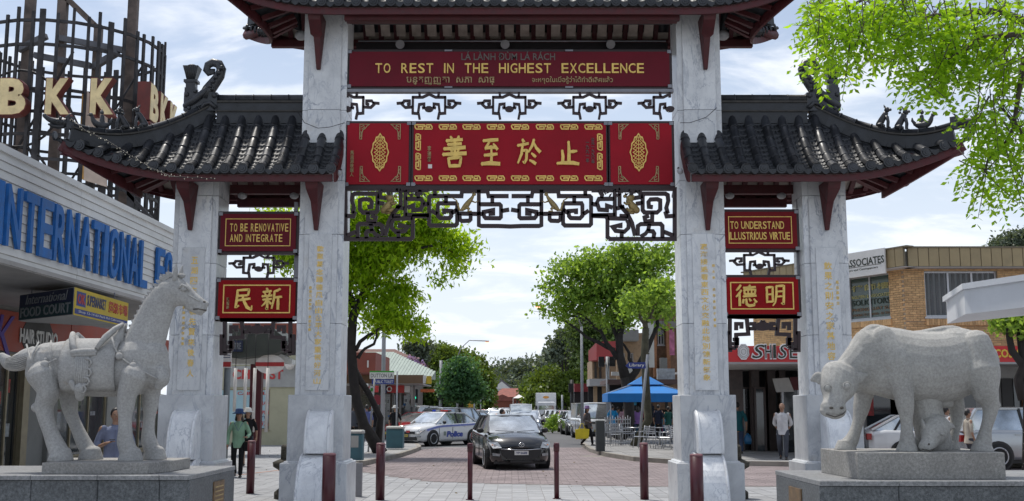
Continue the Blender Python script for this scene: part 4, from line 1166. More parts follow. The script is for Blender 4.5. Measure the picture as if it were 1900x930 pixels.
flat('pier', LB, A_, u_, n_, (WX[85], WX[100], 0, 2.95), CONC, .0, .12)
flat('orange_sign', LB, A_, u_, n_, (WX[-60]-1, WX[118], 3.0, ZB-.12), ORNG, .02, .10)
o_ = flat('orange_sign', LB, A_, u_, n_, (WX[118]+.05, WX[330], 3.42, ZB-.12), ORNG, .02, .10)
MB().prism([(WX[118]+.4,2.98),(WX[330],2.98),(WX[330],3.38),(WX[118]+.4,3.38)], A_, u_, (0,0,1), n_, .02, .09).build('yellow_sign', paint('yellow sign', (.50,.36,.02), .5), LB)
BLKS = paint('sign black', (.015,.013,.013), .5)
ta, tb = onwall(28, 3.4), onwall(98, 3.4)
zt_ = at(60, 622, (A_+Vector((-8.5,18,0))+u_*ta).y).z
c_ = A_+u_*((ta+tb)/2)+n_*.10
dm = MB().prism([(ta,zt_),(ta+(tb-ta)*.33,zt_+.75),(ta+(tb-ta)*.62,zt_+.75),(tb-.1,zt_),(ta+(tb-ta)*.35,zt_-.75)], A_, u_, (0,0,1), n_, .10, .112).build('sign_diamond', BLKS, LB)
WHT = paint('white enamel', (.7,.66,.62), .5)
WSG = paint('sign white', (.62,.62,.60), .5, .06)
put_text('lettering', 'HAIR STUDIO', WSG, LB, c_+Vector((0,0,zt_))+n_*.014, tb-ta, .36, .02, U=du, off=.03)
ta, tb = onwall(-18, 3.4), onwall(17, 3.4); PURP = paint('purple letter', (.07,.03,.28), .5)
put_text('lettering', 'K', PURP, LB, A_+u_*((ta+tb)/2)+n_*.105+Vector((0,0,zt_-.05)), tb-ta, .95, .02, U=du, shear=.25)
# stickers, shelves and goods behind the shop glass
for i in range(46):
    t = R.uniform(WX[-60], WX[300]); z = R.uniform(.4, 2.7); w_ = R.uniform(.08, .4); h_ = R.uniform(.08, .35)
    c = R.choice([(.5,.5,.48), (.35,.05,.04), (.05,.15,.35), (.04,.25,.10), (.5,.35,.03), (.3,.32,.33), (.2,.2,.22), (.08,.1,.12)])
    if any(h[0]+.1 < t and t+w_ < h[1]-.1 for h in hs):
        flat('window_sticker' if i % 3 else 'poster', LB, A_, u_, n_, (t, t+w_, z, z+h_), paint('print %d' % (i % 9), c, .6, .5, 9), -.079, -.072)
flat('door_rail', LB, A_, u_, n_, (WX[40]-.1, WX[48], 0, 2.95), BRONZEF, -.02, .1)

# lightbox signs hanging under the awning
NAVY = paint('navy sign', (.012,.02,.06), .45, .2, 2); YEL = paint('yellow sign', (.50,.36,.02), .5); TEAL = paint('teal band', (.01,.045,.05), .5)
sA = at(138, 533, 21.1); sB = at(238, 556, 24.4); sC = at(38, 545, 22.6)
zb_ = at(138, 584, 21.1).z; zt_ = sA.z
SG = thing('food_court_sign', 'dark blue lightbox reading food court with a yellow supermarket face hung under the awning', 'sign', (sA.x, sA.y, 0))
def loc_(v): return Vector((v.x-sA.x, v.y-sA.y, 0))
pl = [loc_(sC), loc_(sA), loc_(sB), loc_(sB)+Vector((-.25,.1,0)), loc_(sC)+Vector((0,.35,0))]
MB().prism([(p.x, p.y) for p in pl], (0,0,0), (1,0,0), (0,1,0), (0,0,1), zb_, zt_).build('sign_box', paint('sign edge', (.5,.5,.48), .6), SG)
def face(par, A, B, z0, z1, m, name='sign_face', off=.012):
    A = Vector((A.x,A.y,0)); B = Vector((B.x,B.y,0)); u = (B-A).normalized(); n = Vector((u.y,-u.x,0)); L = (B-A).length
    return MB().prism([(0.01,z0),(L-.01,z0),(L-.01,z1),(.01,z1)], A, u, (0,0,1), n, .0, off).build(name, m, par), A, u, n, L
f1, A1, u1, n1, L1 = face(SG, pl[0], pl[1], zb_+.01, zt_-.01, NAVY)
MB().prism([(.02,zb_+.02),(L1-.02,zb_+.02),(L1-.02,zb_+.26),(.02,zb_+.26)], A1, u1, (0,0,1), n1, .012, .016).build('teal_band', TEAL, f1)
DIMW = paint('dim sign lettering', (.20,.21,.22), .6)
put_text('lettering', 'International', DIMW, f1, A1+u1*(L1*.52)+n1*.018+Vector((0,0,zb_+.40)), L1*.78, .19, .008, U=u1, shear=.3)
put_text('lettering', 'FOOD COURT', DIMW, f1, A1+u1*(L1*.5)+n1*.018+Vector((0,0,zb_+.15)), L1*.92, .20, .008, U=u1, off=.02)
f2, A2, u2, n2, L2 = face(SG, pl[1], pl[2], zb_+.0, zt_-.0, YEL)
flat('blue_strip', f2, A2, u2, n2, (.05, L2-.05, zb_+.03, zb_+.13), paint('royal blue', (.02,.04,.22), .5), .012, .016)
flat('logo_block', f2, A2, u2, n2, (.12, .62, zb_+.19, zt_-.06), MATS['royal blue'], .012, .016)
REDL = paint('sign red', (.42,.03,.03), .5); NVL = paint('navy lettering', (.02,.03,.12), .5)
put_text('lettering', 'OK', REDL, f2, A2+u2*.37+n2*.018+Vector((0,0,(zb_+.13+zt_)/2)), .42, .2, .006, U=u2, off=.03)
put_text('lettering', 'SUPERMARKET', NVL, f2, A2+u2*(L2*.38)+n2*.014+Vector((0,0,(zb_+.16+zt_)/2)), L2*.34, .22, .006, U=u2, off=.02)
put_text('lettering', '超級市場', REDL, f2, A2+u2*(L2*.79)+n2*.014+Vector((0,0,(zb_+.15+zt_)/2)), L2*.38, .24, .006, U=u2, off=.02)
put_text('lettering', 'Shop 12-14 63 Park Rd Cabramatta', WSG, f2, A2+u2*(L2*.5)+n2*.018+Vector((0,0,zb_+.08)), L2*.85, .06, .004, U=u2)
for p in (pl[0]*.8+pl[1]*.2, pl[1]*.3+pl[2]*.7): MB().tube([(p.x,p.y+.05,zt_),(p.x,p.y+.05,ZB)], .015, 6).build('hanger_rod', STEEL, SG)

# ================================================================== ROOF SIGN TOWER
RST = paint('rusting steel', (.045,.043,.045), .7, .6, 4, .3, .2, 30, grime=.5)
RST2 = paint('galvanised rusty post', (.13,.10,.085), .7, .5, 2.5, .3, .2, 30, grime=.7)
TY = 31.0
tcx = at(120, 300, TY).x; zlo = at(120, 400, TY).z-.6; zhi = at(120, 88, TY).z
TW = thing('roof_sign_tower', 'openwork ring of rusty black steel bars on the roof carrying cream letters', 'sign tower', (tcx, TY, 0))
rad = 2.62
def ring(z, r, m=RST, w=.08, seg=22, name='ring_bar'):
    pts = [(r*cos(2*pi*k/seg), r*sin(2*pi*k/seg), z) for k in range(seg)]
    for k in range(seg): MB().beam(pts[k], pts[(k+1)%seg], w*.7, w).build(name, m, TW)
for t_ in (1.0-.02, .86, .64, .53, .42, .30, .19, .08): ring(zlo+(zhi-zlo)*t_, rad)
for k in range(46):
    a = 2*pi*k/46+.05+R.uniform(-.03,.03); top = zhi+R.uniform(.0,.35)*(1 if k % 2 else .4); bot = zlo if k % 3 else zlo+(zhi-zlo)*R.choice([0,.5])
    x, y = rad*cos(a), rad*sin(a); MB().beam((x,y,bot), (x,y,top), .08 if k % 5 else .15, .06, (cos(a),sin(a),0)).build('upright', RST, TW)
for k in range(8):
    a = 2*pi*k/8+.3; b = a+.9
    MB().beam((rad*.98*cos(a),rad*.98*sin(a),zlo+.3), (rad*.98*cos(b),rad*.98*sin(b),zhi-.9), .05, .05).build('brace', RST, TW)
# flat hoops on the street side
for (cx_, cz_, rr) in ((-.3, zlo+(zhi-zlo)*.55, 1.05), (-.3, zlo+(zhi-zlo)*.2, .9)):
    pts = [(cx_+rr*cos(2*pi*k/24), -rad*.93, cz_+rr*sin(2*pi*k/24)) for k in range(25)]
    MB().tube(pts, .035, 6).build('hoop', RST, TW)
for px, top in ((62, -40), (122, -40), (252, -40), (190, 60)):
    x = at(px, 200, TY).x-tcx; zz = at(px, top, TY).z
    MB().beam((x, -.6, zlo-1), (x, -.6, zz), .26 if px != 190 else .2, .2).build('mast', RST2, TW)
a_ = at(133, 5, TY); b_ = at(190, 60, TY); MB().beam((a_.x-tcx,-.6,a_.z), (b_.x-tcx,-.6,b_.z), .2, .16).build('mast_arm', RST2, TW)
for (q0, q1) in (((55,108),(110,86)), ((125,86),(250,112)), ((85,118),(190,140)), ((190,140),(240,115))):
    a_ = at(q0[0], q0[1], TY); b_ = at(q1[0], q1[1], TY); MB().beam((a_.x-tcx,-.75,a_.z), (b_.x-tcx,-.9,b_.z), .16, .16).build('brace', paint('grey strut', (.11,.11,.12), .6, .3), TW)
CREAM = paint('cream sign face', (.78,.62,.33), .55, .2, 3, grime=.3); MAROON = paint('maroon sign side', (.13,.025,.02), .6, .3, 3, grime=.4)
def sign_letter(ch, P0, P1, z0, z1, par, depth=.3):
    """letter face spanning P0..P1 (2-D), with a thick maroon return behind it"""
    A = Vector((P0[0],P0[1],0)); B = Vector((P1[0],P1[1],0)); u = (B-A).normalized(); n = Vector((u.y,-u.x,0)); c = (A+B)/2+Vector((0,0,(z0+z1)/2))
    o = put_text('letter', ch, MAROON, par, c, (B-A).length, z1-z0, depth, U=u, off=.06)
    put_text('letter_face', ch, CREAM, o, c+n*(depth-.0), (B-A).length*.93, (z1-z0)*.95, .015, U=u, off=.045)
zl_, zh_ = at(100, 217, TY-2.9).z, at(100, 147, TY-2.9).z
for ch, p, q in (('B', -3, 50), ('K', 83, 132), ('K', 166, 213)):
    a_ = at(p, 180, TY-3.05); b_ = at(q, 180, TY-3.05)
    sign_letter(ch, (a_.x-tcx, -2.75), (b_.x-tcx, -2.75), zl_, zh_, TW)
# second word round the right side
zz0, zz1 = at(262, 226, TY-1.6).z, at(262, 156, TY-1.6).z
A_s = Vector((at(253, 190, TY-1.9).x-tcx, -1.9)); B_s = Vector((at(304, 190, TY+.6).x-tcx, .9))
dA = (B_s-A_s)
for i, ch in enumerate('BKK'): sign_letter(ch, A_s+dA*(i/3+.02), A_s+dA*((i+1)/3-.03), zz0, zz1, TW, .35)
MB().prism([(-.02,0),(1.0*dA.length*.33,0),(dA.length*.33,.05),(-.02,.05)], (A_s.x,A_s.y,zz0-.12), (dA.x/dA.length,dA.y/dA.length,0), (0,0,1), (dA.y/dA.length,-dA.x/dA.length,0), 0, .4).build('letter_shelf', MAROON, TW)
# torn picture panel hanging inside, pink and cream
pn = [(160,178),(166,172),(200,210),(197,345),(152,330)]
PT = thing('hanging_panel', 'faded cream and pink picture panel with orange edge hanging inside the steel ring', 'panel', (at(175,250,TY-2.2).x, TY-2.2, 0))
o_ = Vector((at(175,250,TY-2.2).x, 0, 0))
CRP = paint('faded picture', (.55,.44,.36), .6, .25, 1.6, grime=.2); PNK = paint('faded pink', (.50,.22,.24), .6, .3, 3); ORE = paint('orange edge', (.5,.27,.06), .6, .3, 4)
mb = MB().prism([((at(a,b,TY-2.2).x-o_.x), at(a,b,TY-2.2).z) for a, b in ((157,172),(163,170),(199,212),(198,347),(154,334))], (0,0,0), (1,0,0), (0,0,1), (0,1,0), -.03, .03).build('picture', CRP, PT)
MB().prism([((at(a,b,TY-2.2).x-o_.x), at(a,b,TY-2.2).z) for a, b in ((153,172),(158,172),(156,334),(150,332))], (0,0,0), (1,0,0), (0,0,1), (0,1,0), -.04, .04).build('edge_strip', ORE, PT)
MB().prism([((at(a,b,TY-2.2).x-o_.x), at(a,b,TY-2.2).z) for a, b in ((168,180),(182,195),(184,212),(176,205))], (0,0,0), (1,0,0), (0,0,1), (0,1,0), -.036, -.028).build('pink_patch', PNK, PT)
# roof struts to the right of the tower
for q0, q1 in (((200,318),(290,416)), ((215,296),(258,345)), ((243,300),(243,390))):
    a_ = at(q0[0], q0[1], 29); b_ = at(q1[0], q1[1], 29); MB().beam((a_.x-tcx,29-TY,a_.z), (b_.x-tcx,29-TY,b_.z), .09 if q0 != (243,300) else .2, .09).build('stay', RST, TW)

# ================================================================== BEHIND THE LEFT SIDE OPENING: PHARMACY, CANOPY, POSTS
CREAMW = paint('cream painted wall', (.42,.40,.28), .8, .1, .8, grime=.3)
CH = thing('pharmacy', 'cream pharmacy shopfront with red lettering and a pale blue window poster', 'shop', (-13.2, 50, 0))
YC = 50.0
def pc(px, py, Y=YC): p = at(px, py, Y); return p.x+13.2, p.z
wall = MB(); xl, xr = pc(395, 800)[0], pc(570, 800)[0]+1.5
h = (pc(432, 0)[0], pc(524, 0)[0], pc(0, 798)[1], pc(0, 722)[1])
wall_holes(wall, (xl, 0), (xr, 0), 0, pc(0,650)[1], [(h[0]-xl, h[1]-xl, h[2], h[3])], .3); wall.build('wall', CREAMW, CH)
A0 = Vector((xl,0,0)); X_ = Vector((1,0,0)); Nn = Vector((0,-1,0))
window(CH, A0, X_, Nn, (h[0]-xl, h[1]-xl, h[2], h[3]), BRONZEF, GLS2, 1)
flat('window_poster', CH, A0, X_, Nn, (h[0]-xl+.1, h[1]-xl-.1, h[2]+.08, h[3]-.05), paint('pale blue poster', (.30,.45,.50), .5, .05), -.085, -.07)
for i, (s, a, b, c, d) in enumerate((('PHARMACY',478,523,745,752), ('OPEN 7 DAYS',480,523,762,769), ('9724 7737',484,522,782,791), ('CABRAMATTA',440,523,727,733), ('PRESCRIPTIONS',440,520,772,777))):
    x0, z1 = pc(a, c); x1, z0 = pc(b, d)
    put_text('lettering', s, REDL if i != 4 else NVL, CH, ((x0+x1)/2, .067, (z0+z1)/2), x1-x0, z1-z0, .005, off=.02)
x0, z1 = pc(433, 686); x1, z0 = pc(526, 704)
flat('shop_sign', CH, A0, X_, Nn, (x0-xl-.3, x1-xl+.9, z0-.35, z1+.15), paint('grey sign panel', (.33,.33,.32), .6), .0, .08)
put_text('lettering', 'CHEMIST', REDL, CH, ((x0+x1)/2, -.082, (z0+z1)/2), x1-x0, z1-z0, .02, off=.03)
x0, z1 = pc(392, 600); x1, z0 = pc(575, 655); flat('upper_panel', CH, A0, X_, Nn, (x0-xl, x1-xl+1, z0+.12, z1), paint('rust red panel', (.20,.05,.03), .6, .1), -.2, .12)
x0, z1 = pc(540, 678); MB().ball((x0, -.3, z1), .22, 12).build('dome_camera', WHT, CH)
# dark canopy (pavilion roof) with round sign
CN = thing('dark_canopy', 'dark faceted canopy on maroon posts seen through the left side opening of the gate', 'canopy', (at(480,640,40).x, 40, 0))
ox = at(480,640,40).x
def pn_(px, py, Y=40): p = at(px, py, Y); return (p.x-ox, p.z)
DK = paint('charcoal canopy', (.05,.055,.045), .6, .3, 2)
P = [pn_(405,660), pn_(425,628), pn_(445,614), pn_(520,614), pn_(540,630), pn_(548,650), pn_(520,660), pn_(455,668)]
MB().prism(P, (0,0,0), (1,0,0), (0,0,1), (0,1,0), -1.2, 1.2).build('canopy_roof', DK, CN)
cp_ = MB(); P2 = [pn_(428,668), pn_(470,650), pn_(500,646), pn_(545,668), pn_(545,676), pn_(428,676)]
MB().prism(P2, (0,0,0), (1,0,0), (0,0,1), (0,1,0), -.3, .3).build('roof_lantern', WCLAD, CN)
MAR = paint('maroon steel', (.085,.012,.018), .38, .15, 3, .1, grime=.2)
for a, b in ((466, 476), (476, 489)):
    x0, z0 = pn_(a, 670); x1, _ = pn_(b, 670); MB().box(x0+.02, x1-.02, -.15, .15, 0 if a == 476 else 0, z0).build('post', MAR, CN)
x0, z1 = pn_(418, 598); x1, z0 = pn_(425, 0)
x0, z1 = pn_(434, 636); x1, z0 = pn_(466, 656); MB().box(x0, x1, -1.3, -1.24, z0, z1).build('hanging_sign', NAVY, CN)
put_text('lettering', 'CENTRE', DIMW, CN, ((x0+x1)/2, -1.31, (z0+z1)/2), (x1-x0)*.85, (z1-z0)*.6, .01, off=.02)
x, z = pn_(512, 678); s_ = MB().tube([(x,-1.0,z),(x,-.95,z)], .34, 20, sx=1.5, smooth=False).build('oval_sign', WHT, CN)
MB().box(x-.5, x+.5, -1.02, -1.0, z-.07, z+.07).build('red_band', REDL, CN)
for i, px in enumerate((435, 454, 471, 495)):
    t = thing('white_rod', 'slim white rod, %s of the four hanging below the dark canopy' % ('leftmost', 'second from the left', 'third from the left', 'rightmost')[i], 'rod', (at(px, 750, 38).x, 38, 0), 0, 'white rods under the dark canopy')
    z1 = at(px, 683, 38).z; z0 = at(px, 802 if i > 1 else 764, 38).z
    MB().tube([(0,0,z0),(0,0,z1)], .055, 8).build('rod', WHT, t); MB().tube([(0,0,z1),(0,0,z1+1.2)], .012, 5).build('wire', BLK, t)
# notice board and grey pole at the very left of the opening
t = thing('notice_pole', 'grey pole with small white notices beside the outer left column', 'pole', (at(418,800,30).x, 30, 0))
def pq(px, py): p = at(px, py, 30); return p.x-t.location.x, p.z
MB().tube([(0,0,0),(0,0,pq(0,600)[1])], .09, 10).build('pole', paint('grey pole', (.16,.18,.19), .5), t)
x0, z1 = pq(414, 648); x1, z0 = pq(431, 683); nb_ = MB().box(x0, x1, -.13, -.10, z0, z1).build('notice', WHT, t)
MB().box(x0+.01, x1-.01, -.135, -.131, z0+.03, z0+.16).build('red_print', REDL, nb_)
for k in range(4): MB().box(x0+.03, x1-.03, -.134, -.131, z1-.06-.06*k, z1-.04-.06*k).build('print_line', NVL, nb_)

# ================================================================== RIGHT: CREAM BRICK CORNER BUILDING
BRK = paint('cream brick', (.53,.34,.165), .8, .22, 9, bump=.3, grime=.2, rv=.18, isl=.2)
MORT = paint('mortar', (.36,.29,.21), .95, .15, 6)
TANM = paint('tan metal fascia', (.31,.245,.135), .6, .1, 1.2, grime=.25)
TANE = paint('tan cap', (.15,.125,.08), .6)
CO = Vector((12.85, 36.0, 0)); CL = Vector((9.3, 42.5, 0)); CR = Vector((28, 36.0, 0))
RB = thing('brick_corner_building', 'two storey cream brick corner building with tan metal fascia and red shop awning', 'building', (CO.x, CO.y, 0))
ZBR0, ZBR1, ZF1 = 3.5, 6.2, 6.8
def rp(px, py, Y=36.): p = at(px, py, Y); return p.x-CO.x, p.z
xw0, zw1 = rp(1714, 503); xw1, zw0 = rp(1838, 588)
hR = [(xw0, xw1+.3, zw0, zw1)]
core = MB(); wall_holes(core, (0,0), (CR.x-CO.x, 0), ZBR0, ZBR1, hR, .35)
dL = (CO-CL); LL = dL.length
def lw(px, zc=5.3):     # distance along the left face from CL for a photo column
    lo, hi = 0, LL
    for _ in range(40):
        m = (lo+hi)/2; P = CL+dL*(m/LL); c = 950+FPX*P.x/(P.y*cos(TILT)+(zc-EYE)*sin(TILT))
        if c < px: lo = m
        else: hi = m
    return lo
hL = [(lw(1574), lw(1651), 4.62, 6.12)]
A_L = CL-CO
wall_holes(core, (A_L.x,A_L.y), (0,0), ZBR0, ZBR1, hL, .35)
core.build('wall', MORT, RB)
uL = dL.normalized(); nL = Vector((uL.y,-uL.x,0)); XR = Vector((1,0,0)); NR = Vector((0,-1,0))
# bricks: the ones nearest the street one by one, the rest as one field
bl_, bh_ = .24, .076
bmesh_ = MB().box(0, bl_-.012, -.0, .018, 0, bh_-.012).mesh('brick'); bmesh_.materials.append(BRK)
field = MB(); cnt = 0
def lay(A, u, n, L, holes, z0, z1, single):
    global cnt
    row = 0; z = z0
    while z < z1-.03:
        x = -(bl_/2 if row % 2 else 0)
        while x < L:
            a, b = max(x, 0), min(x+bl_-.012, L); zc = z+bh_/2
            for h in holes:
                if h[2] < zc < h[3]:
                    if a < h[0] < b: b = h[0]
                    if a < h[1] < b: a = h[1]
                    if h[0] <= a and b <= h[1]: a = b
            if b-a > .03 and not (abs((a+b)/2-PATX) < .12 and single and row % 2):
                if single and cnt < 290 and b-a > .2 and z > 4.45 and a > SNG:
                    o = bpy.data.objects.new('brick', bmesh_); COL.objects.link(o); o.parent = RB; cnt += 1
                    o.location = A+u*a+Vector((0,0,z))+n*(.0+R.uniform(.0,.006)); o.rotation_euler = (0,0,atan2(u.y,u.x)); o.scale = ((b-a)/(bl_-.012), -1, 1)
                else: field.prism([(a,z),(b,z),(b,z+bh_-.012),(a,z+bh_-.012)], A, u, (0,0,1), n, 0, .016+R.uniform(0,.005))
            x += bl_
        z += bh_; row += 1
PATX = lw(1684); SNG = lw(1640)
lay(A_L, uL, nL, LL, hL, ZBR0+.02, ZBR1, True)
PATX = -99; SNG = 0
lay(Vector((0,0,0)), XR, NR, xw0+.0, [], 4.45, ZBR1, True)
lay(Vector((xw0,0,0)), XR, NR, 9.5, [(0, xw1+.3-xw0, zw0, zw1)], ZBR0+.02, ZBR1, False)
lay(Vector((0,0,0)), XR, NR, xw0+.0, [], ZBR0+.02, 4.45, False)
stuff(field.build('brick_field', BRK, RB))
VB = paint('grey vertical blind', (.10,.11,.115), .7)
window(RB, Vector((0,0,0)), XR, NR, hR[0], ALU, GLS, 2, .06, .14, VB)
wL = window(RB, A_L, uL, nL, hL[0], ALU, glass('green tinted glass', (.055,.085,.075), .15, .6), 1, .06, .1)
for i, (s, z, hh, m_) in enumerate((('律師樓', 5.72, .22, 'gold print'), ('NGUYEN & ASSOCIATES', 5.42, .11, 'gold print'), ('SOLICITORS', 5.22, .20, 'black print'), ('PHONG LUAT SU', 4.98, .11, 'brown print'), ('CHUNG TU LY HON - DI TRU', 4.80, .08, 'brown print'))):
    mm = paint(m_, {'gold print': (.35,.33,.12), 'black print': (.02,.03,.02), 'brown print': (.16,.08,.03)}[m_], .6)
    u0, u1, _, _ = hL[0]; put_text('lettering', s, mm, wL, A_L+uL*((u0+u1)/2)+nL*(-.085)+Vector((0,0,z)), (u1-u0)*.9, hh, .006, U=uL, off=.01)
# soldier course sills
for A, u, n, a, b, z in ((Vector((0,0,0)), XR, NR, xw0-.02, xw1+.4, zw0-.08), (A_L, uL, nL, hL[0][0]-.1, hL[0][1]+.1, 4.56)):
    k = int((b-a)/.088)
    for i in range(k): MB().prism([(a+i*.088,z-.20),(a+i*.088+.078,z-.20),(a+i*.088+.078,z),(a+i*.088,z)], A, u, (0,0,1), n, .0, .08).build('sill_brick', BRK, RB)
# fascia of standing panels
for A, u, n, L, st in ((A_L, uL, nL, LL+.5, .34), (Vector((0,0,0)), XR, NR, 13, .34)):
    k = int(L/st)
    for i in range(k):
        a = i*st+(L-k*st)*0
        MB().prism([(a+.012,ZBR1),(a+st-.012,ZBR1),(a+st-.012,ZF1),(a+.012,ZF1)], A+n*.45, u, (0,0,1), n, -.03, .0).build('fascia_panel', TANM, RB)
    MB().prism([(0,ZBR1+.01),(k*st,ZBR1+.01),(k*st,ZF1-.01),(0,ZF1-.01)], A+n*.45, u, (0,0,1), n, -.10, -.03).build('fascia_backing', TANE, RB)
    MB().prism([(-.1,ZF1),(L+.1,ZF1),(L+.1,ZF1+.05),(-.1,ZF1+.05)], A+n*.45, u, (0,0,1), n, -.3, .03).build('fascia_cap', TANE, RB)
    MB().prism([(0,0),(L,0),(L,.55),(0,.55)], A+n*.45+Vector((0,0,ZBR1-.02)), u, -n, (0,0,1), -.02, .0).build('soffit', SOFF, RB)
MB().prism([(0,0),(15,0),(15,10),(A_L.x,A_L.y)], (0,0,0), (1,0,0), (0,1,0), (0,0,1), ZF1-.1, ZF1-.05).build('roof', CONC, RB)
# associates sign
a0, a1 = lw(1582), lw(1668)
sg = MB().prism([(a0-.8,6.02),(a1,6.02),(a1,6.86),(a0-.8,6.86)], A_L+nL*.52, uL, (0,0,1), nL, 0, .06).build('name_sign', WSG, RB)
BLT = paint('black print', (.02,.03,.02), .6)
put_text('lettering', '& ASSOCIATES', BLT, sg, A_L+nL*.585+uL*(a0*.50+a1*.50)+Vector((0,0,6.50)), (a1-a0)*.98, .25, .006, U=uL, off=.015)
put_text('lettering', 'Solicitors and Conveyancers', BLT, sg, A_L+nL*.585+uL*(a0*.55+a1*.45)+Vector((0,0,6.25)), (a1-a0)*.8, .09, .006, U=uL)
MB().prism([(a0,6.345),(a1-.15,6.345),(a1-.15,6.36),(a0,6.36)], A_L+nL*.585, uL, (0,0,1), nL, 0, .004).build('rule_line', BLT, sg)
# awning with red fascia, wrapped round the corner
REDS = paint('red shop fascia', (.50,.016,.02), .45, .08, 1, grime=.1)
YA = 34.0
def ra(px, py, Y=YA): p = at(px, py, Y); return p.x-CO.x, p.z
xa0, za1 = ra(1349, 642); xa1, za0 = ra(1960, 672)
AW = MB().box(xa0, xa1+2, YA-36, YA-36+.08, za0, za1).build('awning_fascia', REDS, RB)
MB().box(xa0, xa1+2, YA-36-.01, YA-36+.1, za0-.06, za0-.0).build('awning_trim', paint('awning edge grey', (.30,.30,.30), .6), RB)
MB().box(xa0+.0, xa1+2, YA-36+.1, 9.0, za0-.05, za0+.03).build('awning_ceiling', SOFF, RB)
YLL = paint('yellow lettering', (.65,.45,.05), .5)
x0, z1 = ra(1829, 648); x1, z0 = ra(1935, 664); put_text('lettering', '& COSMETICS', YLL, AW, ((x0+x1)/2, YA-36-.003, (z0+z1)/2), x1-x0, z1-z0, .02, off=.03)
BWH = paint('white letter edge', (.66,.66,.66), .5)
for i, (ch, p, q) in enumerate((('S',1392,1421), ('H',1418,1432), ('I',1433,1440), ('S',1441,1464), ('E',1463,1480), ('I',1483,1488), ('D',1491,1510), ('O',1513,1533))):
    x0, z1 = ra(p, 638); x1, z0 = ra(q, 667)
    o = put_text('letter', ch, BWH, AW, ((x0+x1)/2, YA-36-.002, (z0+z1)/2), x1-x0, z1-z0, .05, off=.045, shear=.28 if ch == 'S' else 0)
    put_text('letter_core', ch, BLT, o, ((x0+x1)/2, YA-36-.05, (z0+z1)/2), (x1-x0)*.86, (z1-z0)*.86, .008, off=.0, shear=.28 if ch == 'S' else 0)
x, z = ra(1379, 653)
P = [(.21*cos(pi/8+k*pi/4)*.9, .26*sin(pi/8+k*pi/4)) for k in range(8)]
md = MB().prism(P, (x,YA-36-.002,z), (1,0,0), (0,0,1), (0,-1,0), 0, .05).build('medallion', BWH, AW)
for rr in (.17,.13,.07):
    pts = [(x+rr*cos(k*pi/10), YA-36-.054, z+rr*1.15*sin(k*pi/10)) for k in range(21)]; MB().tube(pts, .006, 4).build('medallion_ring', CONC, md)
# shop interior below the awning: dark recess, piers, doors
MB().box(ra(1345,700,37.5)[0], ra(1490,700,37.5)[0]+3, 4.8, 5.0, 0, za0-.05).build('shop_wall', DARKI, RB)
BROWNT = paint('brown tile pier', (.07,.05,.045), .4, .3, 5)
for px, w_, Y in ((1352,.5,39.5), (1394,.28,39.8), (1424,.28,39.9), (1446,.22,40)):
    x, _ = ra(px, 700, Y); MB().box(x, x+w_, Y-36, Y-36+.4, 0, za0-.05).build('pier', BROWNT, RB)
for px0, px1, Y, m_ in ((1402,1416,39.7,GLS2), (1453,1478,38.5,GLS), (1362,1392,40.4,GLS), (1425,1445,40.4,GLS2)):
    x0, z0 = ra(px0, 722, Y); x1, _ = ra(px1, 722, Y); f = MB(); t_ = .07
    f.box(x0-t_,x0,Y-36-.05,Y-36+.05,0,z0+t_); f.box(x1,x1+t_,Y-36-.05,Y-36+.05,0,z0+t_); f.box(x0,x1,Y-36-.05,Y-36+.05,z0,z0+t_)
    d_ = f.build('door', ALU if Y < 39 else BROWNT, RB); MB().box(x0,x1,Y-36-.01,Y-36+.01,0,z0).build('pane', m_, d_)
x0, z1 = ra(1431, 703, 36.5); x1, z0 = ra(1455, 728, 36.5)
hs_ = MB().add([(x0,.3,z1),(x0+.25,-.8,z1),(x1,-.8,z0),(x1-.3,.3,z0),(x0,.34,z1),(x0+.25,-.76,z1),(x1,-.76,z0),(x1-.3,.34,z0)], [(0,1,2,3),(7,6,5,4),(0,4,5,1),(1,5,6,2),(2,6,7,3),(3,7,4,0)]).build('hanging_sign', paint('grey sign panel', (.33,.33,.32), .6), RB)
x0, z1 = ra(1466, 700, 37); x1, z0 = ra(1480, 724, 37); MB().box(x0, x1+.4, .9, 1.0, z0, z1).build('hanging_sign', paint('dull red sign', (.10,.01,.015), .6), RB)
# wall under awning at far right, tiled
TIL = paint('pale tile wall', (.30,.29,.28), .5, .08, 3, grime=.3)
xz, _ = ra(1590, 700, 36.2); 
MB().box(xz, 16, .3, .5, 0, za0-.05).build('shop_wall', TIL, RB)
for px, w_, m_ in ((1606,1.7,GLS), (1650,2.2,GLS), (1858,.35,BLKS), (1880,1.6,GLS2), (1740,1.2,GLS)):
    x, _ = ra(px, 700, 36.2); MB().box(x, x+w_, .22, .29, .1, 2.6).build('shop_window', m_, RB)
for px, y0_, c in ((1590,0,(.3,.02,.02)), (1895, 0, (.25,.1,.03))):
    x, _ = ra(px, 700, 36.1); MB().box(x, x+.5, .1, .2, 1.4, 2.4).build('poster', paint('poster %d' % px, c, .6, .5, 6), RB)
# downpipe, air conditioner seen through the right fret
x, z = ra(1430, 600, 37.4)
# white service canopy at the right edge
CW = paint('white canopy metal', (.66,.68,.71), .45, .06, .8, grime=.15)
a_ = at(1788, 527, 19.0); b_ = at(1905, 503, 17.6); zb2 = at(1788, 583, 19).z
SC_ = thing('white_canopy', 'white metal box canopy reaching in at the right edge', 'canopy', (a_.x, a_.y, 0))
zt2 = a_.z; U2 = (Vector((b_.x,b_.y,0))-Vector((a_.x,a_.y,0))); U2 = U2/U2.length; L2_ = 3.5; bk = Vector((-U2.y,U2.x,0))*1.0
